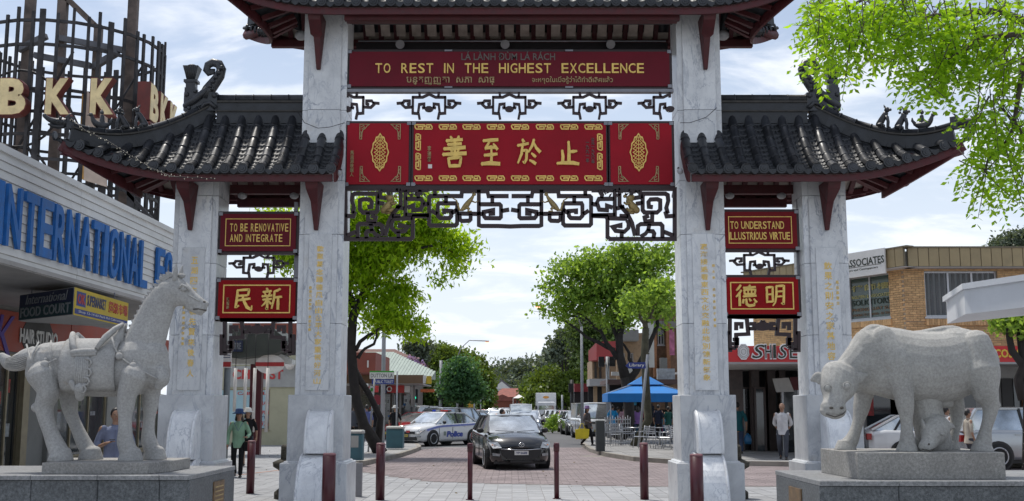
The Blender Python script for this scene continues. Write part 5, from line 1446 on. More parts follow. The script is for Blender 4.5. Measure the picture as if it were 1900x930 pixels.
# far edge of the soffit runs away from the viewer
pl2 = [Vector((0,0,0)), U2*L2_, U2*L2_+Vector((.5,2.4,0)), Vector((.55,2.2,0))]
MB().prism([(p.x,p.y) for p in pl2], (0,0,0), (1,0,0), (0,1,0), (0,0,1), zb2, zt2-.10).build('canopy_box', CW, SC_)
pl3 = [Vector((-.05,-.05,0)), U2*L2_+Vector((0,-.05,0)), U2*L2_+Vector((.5,2.4,0)), Vector((.5,2.25,0))]
MB().prism([(p.x,p.y) for p in pl3], (0,0,0), (1,0,0), (0,1,0), (0,0,1), zt2-.10, zt2).build('canopy_rim', CW, SC_)
MB().box(1.9, 2.1, .8, 1.0, 0, zb2).build('post', CW, SC_)
# ================================================================== STATUES ON GRANITE PLINTHS
GRL = granite('pale carved granite', (.27,.268,.26), (.47,.465,.45), 120, .85, .4, .5, .30)
GRC = granite('grey carved granite', (.28,.275,.262), (.48,.472,.45), 120, .85, .3, .5, .30)
GRD = granite('dark plinth granite', (.035,.04,.045), (.20,.215,.225), 110, .45, 0, .15, .30)
GRM = granite('plinth slab granite', (.20,.195,.185), (.40,.39,.37), 110, .8, .2, .35, .24)
GRT = granite('plinth top granite', (.14,.145,.15), (.34,.345,.35), 110, .5, .1, .15, .24)
BRZ = paint('plaque bronze', (.20,.13,.07), .5, .35, 12, .4, .3)
def remesh(o, vox, sm=4, fac=.5):
    r = o.modifiers.new('remesh', 'REMESH'); r.mode = 'VOXEL'; r.voxel_size = vox; r.use_smooth_shade = True
    if sm: s_ = o.modifiers.new('smooth', 'SMOOTH'); s_.iterations = sm; s_.factor = fac
    return o
class Px:
    """turns photo positions into points on a statue's own middle plane, in metres"""
    def __init__(s, Y, org): s.Y = Y; s.o = Vector(org)
    def __call__(s, px, py, dy=0.): p = at(px, py, s.Y); return Vector((p.x, p.y+dy, p.z))-s.o
    def u(s, r): return r*(s.Y*cos(TILT))/FPX
def plinth(label, x0, x1, yf, yb, h, cuts):
    t = thing('statue_plinth', label, 'plinth', ((x0+x1)/2, (yf+yb)/2, 0), 0, 'granite plinths under the statues')
    X0, X1, Y0, Y1 = x0-(x0+x1)/2, x1-(x0+x1)/2, yf-(yf+yb)/2, yb-(yf+yb)/2
    xs = [X0]+[c-(x0+x1)/2 for c in cuts]+[X1]
    for a, b in zip(xs, xs[1:]): MB().cbox(a+.002, b-.002, Y0+.03, Y1-.03, 0, h-.05, .008).build('granite_block', GRD, t)
    for a, b in zip(xs, xs[1:]): MB().cbox(a-.0+.002, b-.002, Y0, Y1, h-.048, h, .006).build('capping_slab', GRT, t)
    return t, (X0, X1, Y0, Y1)
P1, q = plinth('dark speckled granite plinth carrying the horse statue at the left', -7.6, -3.38, 11.8, 13.75, .95, (-6.4, -5.05, -4.35, -3.7))
MB().box(q[1]-.005, q[1]+.012, q[2]+.95, q[2]+1.4, .45, .82).build('plaque', BRZ, P1)
for k in range(6): MB().box(q[1]+.012, q[1]+.016, q[2]+1.0, q[2]+1.35, .50+.05*k, .515+.05*k).build('plaque_line', GOLDD, P1)
P2, q = plinth('dark speckled granite plinth carrying the cow and calf statue at the right', 2.98, 7.4, 10.9, 12.75, .95, (3.75, 5.0, 6.3))
MB().box(q[0]-.012, q[0]+.005, q[2]+.7, q[2]+1.2, .40, .82).build('plaque', BRZ, P2)
def slab(par, poly, z0, z1):
    cx, cy = par.location.x, par.location.y
    return MB().prism([(a-cx, b-cy) for a, b in poly], (0,0,0), (1,0,0), (0,1,0), (0,0,1), z0, z1).build('upper_slab', GRM, par, bevel=.006)
slab(P1, [(-5.02,12.0),(-3.88,12.0),(-3.78,12.45),(-3.78,13.2),(-5.3,13.2),(-5.02,12.5)], .951, 1.07)
slab(P2, [(3.42,11.12),(4.88,11.12),(4.93,11.3),(4.93,12.3),(3.38,12.3)], .951, 1.21)

# --------------------------------------------------------------- horse
HY = 12.6
H = Px(HY, (at(190,850,HY).x, HY, 1.07))
HS = thing('horse_statue', 'pale carved granite horse with saddle, bell straps and cropped mane standing on a plinth', 'statue', (H.o.x, HY, 1.07))
u = H.u
mb = MB()
L = lambda pts, rad, n=18: mb.limb([H(*p) for p in pts], [(u(r[0]), u(r[1])) if hasattr(r, '__len__') else u(r) for r in rad], n)
# barrel: radii (across, up-down)
mb.limb([H(88,680), H(120,678), H(165,684), H(215,686), H(262,680), H(285,684)], [(u(34),u(40)),(u(42),u(46)),(u(45),u(51)),(u(43),u(50)),(u(38),u(52)),(u(28),u(38))], 20, up=(0,0,1))
mb.ball(H(92,676), u(41), 18, (1,1,1.0)); mb.ball(H(78,690), u(30), 14)
mb.limb([H(262,660), H(276,625), H(290,590), H(303,555), H(318,535)], [(u(26),u(44)),(u(22),u(37)),(u(19),u(31)),(u(17),u(27)),(u(16),u(24))], 18, up=(0,1,0)) if False else None
# neck: wide front to back, narrow across
N_ = [(258,668,44,27),(270,632,38,24),(283,596,34,21),(296,566,30,19),(310,543,26,18)]
rings = MB()
mb.tube([H(a,b) for a,b,_,_ in N_], [(u(c), u(d)) for _,_,c,d in N_], 18, up=(0,1,0))
mb.ball(H(312,542), u(24), 14, (1,.8,1))
mb.ball(H(262,668), u(44), 16, (1,.85,1))
# head
mb.limb([H(318,533), H(336,545), H(356,557), H(374,568)], [(u(15),u(24)),(u(15),u(23)),(u(11.5),u(16)),(u(10),u(13))], 16, up=(0,0,1))
mb.ball(H(326,548), u(22), 14, (1,.62,1)); mb.ball(H(372,572), u(13), 12, (1,.85,.85)); mb.ball(H(380,565), u(8), 10, (1,1.1,.8))
mb.tube([H(348,566), H(366,577), H(376,582)], [u(9), u(7), u(5)], 10)
# chest
mb.ball(H(290,692), u(26), 14, (1,1.1,1.2)); mb.ball(H(283,664), u(30), 14, (1,1.05,1.2))
# near legs (towards the viewer) and far legs
d1, d2 = -.17, .17
L([(258,700,d1*.9),(247,728,d1),(243,754,d1),(242,775,d1),(242,800,d1),(242,818,d1),(248,836,d1),(250,846,d1)], [(26,32),(18,23),(15.5,17),(12,13.5),(12.5,14),(15,15.5),(16,18),(18,21)])
L([(272,700,d2*.9),(271,728,d2),(270,754,d2),(268,775,d2),(266,800,d2),(267,818,d2),(273,836,d2),(276,844,d2)], [(26,30),(17,21),(14,16),(11,12),(11.5,13),(14,14.5),(15,17),(17,19)])
L([(94,700,d1*.85),(102,728,d1),(94,752,d1),(97,775,d1),(105,800,d1),(112,818,d1),(120,836,d1),(122,846,d1)], [(30,38),(20,27),(16,21),(14,16.5),(13,15.5),(15,16),(17,19),(19,23)])
L([(110,700,d2*.85),(116,728,d2),(118,752,d2),(122,772,d2),(132,795,d2),(141,815,d2),(150,832,d2),(157,842,d2)], [(28,34),(18,24),(15,18),(12,13.5),(11.5,12.5),(13,13),(14,15),(15,17)])
mb.ball(H(84,756,d1), u(13), 10, (1.2,.8,.8))
# hooves spread at the ground
for px, py, dy in ((250,846,d1),(276,844,d2),(122,847,d1),(156,843,d2)):
    c = H(px, py, dy); mb.lathe([(u(23),0),(u(21),u(8)),(u(17),u(20)),(u(12),u(24))], (c.x+u(2), c.y, 0), 16)
# tail, knotted and carried level
mb.limb([H(72,662), H(54,664), H(36,672), H(20,675), H(10,668), H(4,662)], [u(19),u(19),u(17),u(13.5),u(11),u(8)], 14)
mb.ball(H(60,664), u(22), 12, (.5,1,1))
mb.ball(H(225,742), u(8), 8)
body = mb.build('body', GRL, HS); remesh(body, .0095, 5)
# eye, nostril, lips
MB().ball(H(345,538,-u(14.5)), u(5.5), 10, (1.3,.6,.8)).build('eye', GRL, HS)
MB().tube([H(336,536,-u(15.5)),H(343,530,-u(17)),H(352,535,-u(16)),H(356,542,-u(14))], u(2), 6).build('eyelid', GRL, HS)
MB().tube([H(352,548,-u(12)),H(364,555,-u(11)),H(374,561,-u(9.5))], [u(1.2),u(1.6),u(1)], 6).build('cheek_ridge', GRL, HS)
DKG = paint('painted carving shade', (.10,.09,.08), .9)  # dark tone paints the shade of the carved nostrils and mouths
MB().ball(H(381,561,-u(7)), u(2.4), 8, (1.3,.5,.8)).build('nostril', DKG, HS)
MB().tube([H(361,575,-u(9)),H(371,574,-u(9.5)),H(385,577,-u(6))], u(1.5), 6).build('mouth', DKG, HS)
for dy, x0 in ((-u(9), 0), (u(9), 4)):
    MB().limb([H(327+x0,519,dy), H(329+x0,505,dy*1.2), H(331+x0,493,dy*1.3)], [(u(5),u(6)),(u(4.5),u(5.5)),(u(1.5),u(2))], 8).build('ear', GRL, HS)
MB().ball(H(336,512), u(7), 8, (1.3,.8,.7)).build('forelock', GRL, HS)
# mane of stepped locks along the crest
cr = [(322,513),(313,519),(304,527),(296,537),(288,548),(281,560),(274,572),(267,585),(260,598),(253,611),(246,623),(239,634)]
for i in range(17):
    k = i/16*(len(cr)-1.001); j = int(k); f = k-j; x = cr[j][0]*(1-f)+cr[j+1][0]*f; y = cr[j][1]*(1-f)+cr[j+1][1]*f
    a = H(x-8.5, y-5); b = H(x+5, y+5)
    nrm = (a-b).normalized(); tg = Vector((-nrm.z, 0, nrm.x))
    mm = MB(); w_ = u(4.6)
    mm.prism([(-w_,-u(10)),(w_*.7,-u(10)),(w_*.75,u(2.5)),(w_*.1,u(5)),(-w_*.95,u(-1.5))], a, tg, nrm, (0,1,0), -u(7), u(7)); mm.build('mane_lock', GRL, HS, bevel=.003)
# saddle cloth wrapped round the barrel
def wrap(px0, px1, a0, a1, name, extra=1.035, cz=684, rz=51, ry=45, mat_=GRL, th=.012, nx=8, na=24, taper=None):
    P = []
    for i in range(nx+1):
        px = px0+(px1-px0)*i/nx; row = []
        for k in range(na+1):
            a = radians(a0+(a1-a0)*k/na)
            c = H(px, cz); row.append(Vector((c.x, -cos(a)*u(ry)*extra, c.z+sin(a)*u(rz)*extra)))
        P.append(row)
    o = MB().grid(P, True).build(name, mat_, HS, fix=False); s_ = o.modifiers.new('t', 'SOLIDIFY'); s_.thickness = th; s_.offset = 0; return o
wrap(128, 228, -50, 230, 'saddle_cloth', 1.07, th=.02)
# saddle: seat, pommel, cantle, rolled skirt
sd_ = []
for px, top, w_ in ((138,620,16),(143,623,24),(150,637,36),(158,642,41),(170,644,43),(184,643,43),(196,637,41),(206,626,36),(218,613,26),(229,602,17),(233,603,12)):
    row = []
    for k in range(13):
        a_ = pi*k/12; bot = 659-(abs(px-178)/55)**3*22
        row.append(H(px, bot-(bot-top)*sin(a_)**.75, -cos(a_)*u(w_)))
    sd_.append(row)
sm_ = MB().grid(sd_, True); sm_.f.append(tuple(range(12,-1,-1))); sm_.sm.append(False); sm_.f.append(tuple(len(sm_.v)-13+k for k in range(13))); sm_.sm.append(False)
sm_.build('saddle_seat', GRL, HS)
for sy in (-1, 1):
    MB().tube([H(231,602,sy*u(8)), H(221,612,sy*u(22)), H(208,628,sy*u(36)), H(196,650,sy*u(46))], [u(3.5),u(5),u(5.5),u(4)], 10).build('pommel', GRL, HS)
    MB().tube([H(139,620,sy*u(10)), H(144,630,sy*u(26)), H(151,644,sy*u(40)), H(160,657,sy*u(46))], [u(5),u(6),u(5.5),u(4)], 10).build('cantle', GRL, HS)
    MB().tube([H(222,616,sy*u(18)), H(206,636,sy*u(33)), H(194,652,sy*u(43))], [u(1.5),u(2),u(1.5)], 6).build('saddle_piping', GRL, HS)
MB().limb([H(153,656,-u(45)), H(172,655,-u(48)), H(192,654,-u(45))], [u(5.5),u(6),u(5.5)], 10).build('rolled_skirt', GRL, HS)
MB().limb([H(153,661,-u(45)), H(172,660,-u(48)), H(192,659,-u(45))], [u(4),u(4.5),u(4)], 10).build('rolled_skirt', GRL, HS)
# fender hanging in pleats
for k in range(7):
    x = 158+k*3.6; MB().tube([H(x+3,664,-u(49)), H(x+1.5,690,-u(50)), H(x-2,722-abs(k-3)*1.5,-u(47))], [u(2.2),u(2.4),u(2.0)], 7).build('fender_pleat', GRL, HS)
for k, (x, y) in enumerate(((186,668),(186,686),(182,702),(176,716))):
    MB().tube([H(x-8,y,-u(50)), H(x,y+1,-u(51)), H(x+3,y+7,-u(51)), H(x-1,y+13,-u(50)), H(x-9,y+12,-u(49.5))], u(2.2), 7).build('scalloped_edge', GRL, HS)
MB().limb([H(152,712,-u(48)), H(156,722,-u(47))], [u(6),u(5)], 8).build('stirrup', GRL, HS)
MB().limb([H(166,722,-u(45)), H(163,737,-u(38))], [u(11),u(8)], 10).build('stirrup', GRL, HS)
# bell straps
def strap(pts, name='strap', r=1.7): MB().tube([H(a, b, -u(d+3.5)) for a, b, d in pts], u(r), 6).build(name, GRL, HS)
strap([(221,629,34),(226,646,37),(236,663,39),(248,673,38),(261,681,36),(280,692,33),(302,704,27)])
strap([(60,640,22),(77,693,30),(90,690,37),(102,678,42),(124,668,44)]); strap([(106,634,24),(112,655,40),(118,668,44)]); strap([(82,636,20),(76,660,34),(80,690,32)])
for px, py, d, r in ((236,663,40,7),(261,681,38,7.5),(102,679,43,8.5),(77,694,33,7.5)):
    o = MB().ball(H(px,py,-u(d+3)), u(r), 12, (1,.8,1)).build('bell', GRL, HS); MB().ball(H(px,py-r*1.15,-u(d)), u(r*.42), 8).build('bell_loop', GRL, o)
MB().limb([H(303,690,-u(18)), H(305,704,-u(16)), H(300,716,-u(16))], [u(11),u(15),u(9)], 12).build('breast_tassel', GRL, HS)
MB().limb([H(295,690,u(10)), H(298,706,u(10))], [u(12),u(10)], 12).build('breast_tassel', GRL, HS)
for k in range(9): strap([(62-k*.0-.5,652+k*3.2,18-abs(k-4)*1.5),(40,659+k*3.4,19-abs(k-4)*2),(16,666+k*2.0,13-abs(k-4)*1.5)], 'tail_strand', .8)

# --------------------------------------------------------------- cow and calf
CY = 11.75
K = Px(CY, (at(1700,836,CY).x, CY, 1.21)); u = K.u
CWS = thing('cow_statue', 'pale grey granite cow statue lowering its head to the left above a calf', 'statue', (K.o.x, CY, 1.21))
mb = MB()
L = lambda pts, rad, n=16: mb.limb([K(*p) for p in pts], [(u(r[0]), u(r[1])) if hasattr(r, '__len__') else u(r) for r in rad], n, up=None)
mb.limb([K(1608,670), K(1645,672), K(1700,682), K(1750,680), K(1790,668), K(1815,676)], [(u(36),u(60)),(u(45),u(66)),(u(57),u(67)),(u(56),u(66)),(u(48),u(60)),(u(36),u(44))], 22, up=(0,0,1))
mb.ball(K(1622,628), u(25), 14, (1.3,.7,1)); mb.ball(K(1770,640), u(32), 14, (1.3,1.2,1)); mb.ball(K(1815,672), u(31), 14, (1,1.2,1.2))
mb.tube([K(1628,662), K(1604,676,-.02), K(1580,692,-.06), K(1560,704,-.10)], [(u(35),u(57)),(u(31),u(48)),(u(27),u(39)),(u(23),u(31))], 18, up=(0,0,1))
# head turned to look out to the left and down
mb.limb([K(1553,700,-.14), K(1543,722,-.20), K(1535,744,-.26), K(1531,758,-.30)], [(u(37),u(28)),(u(32),u(27)),(u(20),u(21)),(u(24),u(19))], 18, up=(0,-1,0))
mb.ball(K(1548,704,-.15), u(32), 14, (1.1,.9,.8)); mb.ball(K(1530,762,-.30), u(18), 12, (1.35,.95,.75))
d1, d2 = -.20, .18
L([(1655,700,d1*.8),(1663,728,d1),(1667,752,d1),(1669,775,d1),(1670,795,d1),(1671,815,d1),(1671,832,d1)], [(24,32),(18,22),(16,18),(11.5,13),(10.5,12),(13.5,15),(16,17)])
L([(1618,706,d2*.9),(1612,735,d2),(1608,758,d2),(1603,780,d2),(1597,800,d2),(1590,817,d2),(1581,829,d2)], [(24,30),(17,20),(15,17),(11,12.5),(10.5,11.5),(13,14),(15,16)])
L([(1806,690,d1*.85),(1812,724,d1),(1822,752,d1),(1820,775,d1),(1814,797,d1),(1811,815,d1),(1808,832,d1)], [(34,42),(24,29),(15,18),(11,13),(10,12),(13.5,15),(16,17)])
L([(1776,700,d2*.9),(1780,732,d2),(1788,757,d2),(1787,780,d2),(1783,800,d2),(1778,817,d2),(1774,829,d2)], [(30,34),(20,23),(14,16),(11,12.5),(10,11.5),(13,14),(14,15)])
mb.ball(K(1833,752,d1), u(9), 8)
for px, dy in ((1671,d1),(1578,d2),(1807,d1),(1773,d2)):
    c = K(px, 832, dy); mb.lathe([(u(21),0),(u(18),u(8)),(u(13),u(18))], (c.x, c.y, 0), 14)
mb.tube([K(1828,640,-.05), K(1841,665,-.06), K(1845,700,-.06), K(1840,735,-.05), K(1836,752,-.04)], [u(9),u(7),u(6.5),u(7),u(4)], 10)
mb.limb([K(1740,742), K(1760,748)], [u(14),u(10)], 10)
mb.limb([K(1800,640,-u(30)), K(1808,690,-u(38)), K(1812,730,-u(36))], [u(26),u(30),u(22)], 14); mb.limb([K(1632,626,-u(22)), K(1650,670,-u(34)), K(1660,712,-u(34))], [u(20),u(26),u(22)], 14)
mb.limb([K(1612,618), K(1625,613), K(1690,622), K(1766,614), K(1800,632), K(1830,656)], [u(12),u(12),u(8),u(11),u(9),u(8)], 10)
body = mb.build('body', GRC, CWS); remesh(body, .0095, 2)
for sgx, pts in ((-1, [(1522,708,-.16),(1511,702,-.14),(1500,706,-.12)]), (1, [(1564,704,-.20),(1580,702,-.22),(1598,697,-.20)])):
    MB().limb([K(*p) for p in pts], [(u(5),u(9)),(u(4),u(12)),(u(2),u(3))], 10).build('ear', GRC, CWS)
for pts in ([(1566,696,-.20),(1580,694,-.19),(1592,696,-.16)],): MB().tube([K(*p) for p in pts], [u(2.5),u(3),u(1)], 6).build('horn', GRC, CWS)
for px, py, dy in ((1553,717,-.365),(1519,721,-.33)):
    MB().ball(K(px,py,dy), u(6), 10, (1,.6,1)).build('eye', GRC, CWS)
    MB().tube([K(px+7*cos(a),py+6.5*sin(a),dy+.0) for a in [k*pi/8 for k in range(17)]], u(1.1), 5).build('eyelid', GRC, CWS)
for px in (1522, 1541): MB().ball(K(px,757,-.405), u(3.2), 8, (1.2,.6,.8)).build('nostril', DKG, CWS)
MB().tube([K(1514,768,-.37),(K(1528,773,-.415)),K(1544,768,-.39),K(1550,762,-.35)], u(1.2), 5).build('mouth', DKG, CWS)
CF = thing('calf_statue', 'small granite calf lying under the cow statue with its head out', 'statue', (K(1720,836).x+K.o.x, CY-.05, 1.21))
oc = K(1720,836)+Vector((0,-.05,0))
KC = lambda a, b, d=0: K(a, b, d)-Vector((oc.x,-.05,0))
mb = MB()
mb.limb([KC(1716,742,.02), KC(1720,765,.02), KC(1726,790,.0), KC(1732,820,.0)], [u(32),u(30),u(30),u(30)], 16)
mb.limb([KC(1728,792,-.14), KC(1718,805,-.20), KC(1707,819,-.26), KC(1698,827,-.30)], [(u(26),u(23)),(u(25),u(22)),(u(15),u(15)),(u(14),u(11))], 14)
mb.limb([KC(1742,790,-.02), KC(1752,812,-.03), KC(1757,832,-.03)], [u(14),u(11),u(10)], 10)
mb.limb([KC(1735,825,.1), KC(1770,826,.12)], [u(12),u(10)], 10); mb.limb([KC(1700,826,.02), KC(1750,824,.05)], [u(14),u(13)], 10)
remesh(mb.build('body', GRC, CF), .009, 4)
for pts in ([(1704,797,-.20),(1700,788,-.20),(1698,779,-.20)], [(1738,796,-.22),(1748,790,-.22),(1757,793,-.2)]): MB().limb([KC(*p) for p in pts], [(u(5),u(6)),(u(4.5),u(7)),(u(2),u(2))], 8).build('ear', GRC, CF)
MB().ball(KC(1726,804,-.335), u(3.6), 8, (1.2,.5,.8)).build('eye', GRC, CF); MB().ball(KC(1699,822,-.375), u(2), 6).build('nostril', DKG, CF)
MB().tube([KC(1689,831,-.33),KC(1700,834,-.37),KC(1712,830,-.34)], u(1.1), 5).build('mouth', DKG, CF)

# ================================================================== BOLLARDS
BOLM = paint('maroon bollard paint', (.060,.007,.013), .33, .15, 3, .0, grime=.15); CAPM = paint('worn bollard cap', (.22,.10,.11), .5, .3, 8)
def bollard(px, py_bot, w, label, thin=False, Y=None):
    p = gr(px, py_bot) if Y is None else Vector((at(px, 900, Y).x, Y, 0))
    t = thing('bollard', label, 'bollard', (p.x, p.y, 0), 0, 'maroon steel bollards across the forecourt')
    r = w/2
    if thin:
        MB().lathe([(r*.92,0),(r*.92,1.0)], n=14).build('post', BOLM, t); MB().lathe([(r*1.12,.86),(r*1.12,.97),(r*.95,1.0)], n=14).build('collar', BOLM, t); MB().lathe([(r,1.0),(r*.98,1.012),(0.01,1.015)], n=14).build('cap', CAPM, t)
        MB().lathe([(r*1.5,0),(r*1.5,.015)], n=14).build('foot_plate', BOLM, t)
    else:
        MB().lathe([(r,0),(r,.985)], n=20).build('post', BOLM, t); MB().lathe([(r,.986),(r*.96,1.01),(r*.8,1.018),(.01,1.02)], n=20).build('cap', CAPM, t)
    return t
bollard(464, 916, .155, 'maroon bollard in front of the woman in the green shirt, leftmost of the row')
bollard(610, 980, .19, 'thick maroon bollard standing against the scroll stone of the inner left column', Y=15.9)
bollard(705, 928, .165, 'thick maroon bollard inside the opening just right of the inner left column')
bollard(872, 928, .10, 'slim maroon bollard in front of the front wheel of the black car', True)
bollard(1033, 926, .10, 'slim maroon bollard just right of the black car', True)
bollard(1196, 927, .155, 'thick maroon bollard in front of the leaning tree trunk and café')
bollard(1293, 980, .185, 'thick maroon bollard standing against the scroll stone of the inner right column', Y=15.6)
x = at(651, 900, 21).x; t = MB().box(-.06,.06,-.06,.06,0,.62).build('steel_post', STEEL, None, (x+.12, 21.2, 0)); tag(t, 'short square grey steel post beside the inner left column base', 'post')
# ================================================================== PEOPLE
SKIN = paint('skin', (.30,.17,.11), .55, .1, 6); HAIRB = paint('black hair', (.012,.010,.010), .5, .3, 30, bump=.3); HAIRG = paint('grey hair', (.22,.21,.2), .6, .3, 30)
SHOE = paint('dark shoe', (.02,.018,.018), .5); 
def cloth(name, c): return paint(name, c, .85, .18, 5, bump=.5, bscale=22, spec=.2)
def person(label, x, y, rz, h=1.65, top=None, legs=None, hair=None, arms=('down','down'), stride=.0, turn=0., z=0.0, build=1.0, sleeve=.5, skirt=False, group=None, hat=None, hold=None, shorts=False):
    t = thing('person', label, 'person', (x, y, z), rz, group)
    S = h; b = build
    hipz, kz, az, shz = .50*S, .275*S, .045*S, .805*S
    hw, sw = .055*S*b, .108*S*b
    sh_ = [Vector((s*sw, 0, shz)) for s in (-1, 1)]
    def leg(s):
        d = stride*s
        return [Vector((s*hw,0,hipz)), Vector((s*hw*1.05, -max(0,d)*.55-.02 - min(0,d)*(-.15), kz)), Vector((s*hw, d*-.9+(.03 if d < 0 else 0), az+(.05*abs(d) if d < 0 else 0)))]
    def arm(s, mode):
        a = Vector((s*sw, 0, shz-.01)); 
        if mode == 'down': return [a, a+Vector((s*.045*S,.015,-.165*S)), a+Vector((s*.05*S,-.03*S,-.31*S)), a+Vector((s*.045*S,-.05*S,-.355*S))]
        if mode == 'phone': return [a, a+Vector((s*.04*S,.03*S,-.16*S)), a+Vector((-s*.03*S,-.15*S,-.13*S)), a+Vector((-s*.075*S,-.17*S,-.115*S))]
        if mode == 'back': return [a, a+Vector((s*.03*S,.07*S,-.16*S)), a+Vector((-s*.05*S,.10*S,-.29*S)), a+Vector((-s*.09*S,.09*S,-.31*S))]
        if mode == 'swing': return [a, a+Vector((s*.04*S,.06*S,-.16*S)), a+Vector((s*.045*S,-.02*S,-.30*S)), a+Vector((s*.04*S,-.05*S,-.34*S))]
        if mode == 'up': return [a, a+Vector((s*.07*S,-.06*S,-.12*S)), a+Vector((s*.02*S,-.17*S,.0)), a+Vector((0,-.19*S,.04*S))]
        return [a, a+Vector((s*.05*S,0,-.16*S)), a+Vector((s*.03*S,-.13*S,-.2*S)), a+Vector((0,-.17*S,-.2*S))]
    hz = .925*S; r = S/1.65
    mb = MB()
    mb.limb([(0,0,.47*S),(0,.0,.56*S),(0,-.01,.68*S),(0,0,.78*S)], [(.095*r*b*1.45,.085*r*b),(.08*r*b*1.45,.075*r*b),(.09*r*b*1.5,.09*r*b),(.10*r*b*1.4,.07*r*b)], 14, up=(0,-1,0))
    mb.limb([(0,0,.78*S),(0,-.01,.87*S)], [.058*r,.05*r], 10)
    mb.ball((0,-.012,hz), .082*r, 14, (.88,1.02,1.25)); mb.ball((0,-.03,hz-.055*r), .055*r, 10, (.95,1,.9)); mb.ball((0,-.10*r,hz-.008), .014*r, 6, (.8,1.2,1.5))
    for s in (-1,1): mb.ball((s*.075*r,.005,hz-.005), .022*r, 6, (.5,.9,1.3))
    A = []
    for s, m_ in zip((-1,1), arms):
        P = arm(s, m_); A.append(P)
        mb.limb(P[:3], [.046*r*b,.038*r*b,.026*r], 8)
        d = (P[3]-P[2]).normalized(); c = P[2]+d*.045*r; sd = Vector((0,1,0)) if abs(d.y) < .7 else Vector((1,0,0)); sd = (sd-d*sd.dot(d)).normalized(); pn = d.cross(sd)
        mb.limb([P[2], c+d*.02*r], [(.03*r,.019*r),(.038*r,.017*r)], 8)
        for f in range(4):
            q = c+sd*((f-1.5)*.019*r)+d*.035*r; ln = (.052,.062,.058,.045)[f]*r; mb.tube([q, q+d*ln*.6, q+d*ln*.95+pn*s*.018*r], [.0095*r,.009*r,.0075*r], 6)
        q = c-sd*.03*r; mb.tube([q-d*.02*r, q-sd*.02*r+d*.02*r, q-sd*.02*r+d*.05*r], [.012*r,.011*r,.009*r], 6)
    for s in (-1,1):
        P = leg(s); mb.limb(P, [(.078*r*b),(.052*r),(.034*r)], 8)
    body = remesh(mb.build('body', SKIN, t), .0125*r, 2)
    for s in (-1,1): MB().ball((s*.03*r,-.090*r,hz+.008), .0085*r, 6, (1.3,.5,.8)).build('eye', paint('dark eye', (.02,.015,.012), .3), body)
    MB().ball((0,-.089*r,hz-.055*r), .016*r, 6, (1.5,.4,.45)).build('mouth', paint('lips', (.25,.09,.08), .5), body)
    # shirt
    mb = MB(); e = .016*r; bot = .435*S if not skirt else .44*S
    mb.tube([(0,0,bot),(0,0,.56*S),(0,-.01,.68*S),(0,0,.785*S),(0,0,.825*S)], [(.116*r*b*1.45+e,.116*r*b+e),(.092*r*b*1.45+e,.082*r*b+e),(.09*r*b*1.52+e,.093*r*b+e),(.10*r*b*1.42+e,.072*r*b+e),(.055*r*b*1.42,.05*r*b+e)], 16, up=(0,-1,0))
    for s, P in zip((-1,1), A):
        k = sleeve; Q = [P[0]-Vector((s*.02*r,0,0)), P[0].lerp(P[1], .5), P[1]] if k >= .5 else [P[0]-Vector((s*.02*r,0,0)), P[0].lerp(P[1], .35), P[0].lerp(P[1], .7)]
        if k > .6: Q.append(P[1].lerp(P[2], min(.92, (k-.5)*2)))
        mb.limb(Q, [.054*r*b]+[.052*r*b]*(len(Q)-2)+[.044*r*b], 10)
    sh = remesh(mb.build('shirt', top, body), .013*r, 2)
    MB().tube([(.055*r*cos(a),.05*r*sin(a)-.008,.835*S-.012*sin(a)*-1) for a in [k*pi/6 for k in range(13)]], .011*r, 6).build('collar', top, sh)
    if 'print' not in label: MB().box(-.006*r,.006*r,-.118*r*b-.0,-.09*r,.50*S,.79*S).build('placket', top, sh)
    mb = MB(); mb.limb([(0,0,.53*S),(0,0,.475*S)], [(.09*r*b*1.35,.08*r*b+.004),(.098*r*b*1.35,.088*r*b)], 14, up=(0,-1,0))
    if skirt: mb.limb([(0,0,.5*S),(0,0,.4*S),(0,0,.3*S)], [(.14*r,.11*r),(.16*r,.13*r),(.17*r,.14*r)], 14, up=(0,-1,0))
    else:
        for s in (-1,1):
            P = leg(s); P = P if not shorts else [P[0], P[0].lerp(P[1], .9)]
            P[-1] = P[-1]+Vector((0,0,.02*S if not shorts else 0)); mb.limb([P[0]+Vector((0,0,0))]+P[1:], [.083*r*b]+[.066*r*b]*(len(P)-2)+[.054*r], 10)
    remesh(mb.build('trousers' if not skirt else 'skirt', legs, body), .013*r, 2)
    for s in (-1,1):
        P = leg(s)[2]; MB().limb([P+Vector((0,.03,-az+.032)), P+Vector((0,-.04*r,-az+.03)), P+Vector((0,-.135*r,-az+.024))], [(.040*r,.032*r),(.042*r,.030*r),(.036*r,.022*r)], 10).build('shoe', SHOE, body)
    hm = hair or HAIRB
    mb = MB(); mb.ball((0,.010,hz+.025*r), .090*r, 14, (.93,1.03,1.10)); hb = mb
    # keep the face clear
    hb.v = [(vx, (vy if not (vy < -.045*r and vz < hz+.055*r) else -.045*r+(vy+.045*r)*.1), vz) for vx, vy, vz in hb.v]
    hb.build('hair', hm, body)
    if hair is not None and hat == 'long' or hat == 'longblack':
        MB().limb([(0,.04,hz+.02),(0,.055,hz-.10*r),(0,.06,hz-.2*r)], [(.095*r,.06*r),(.105*r,.06*r),(.09*r,.04*r)], 12, up=(0,-1,0)).build('long_hair', hm, body)
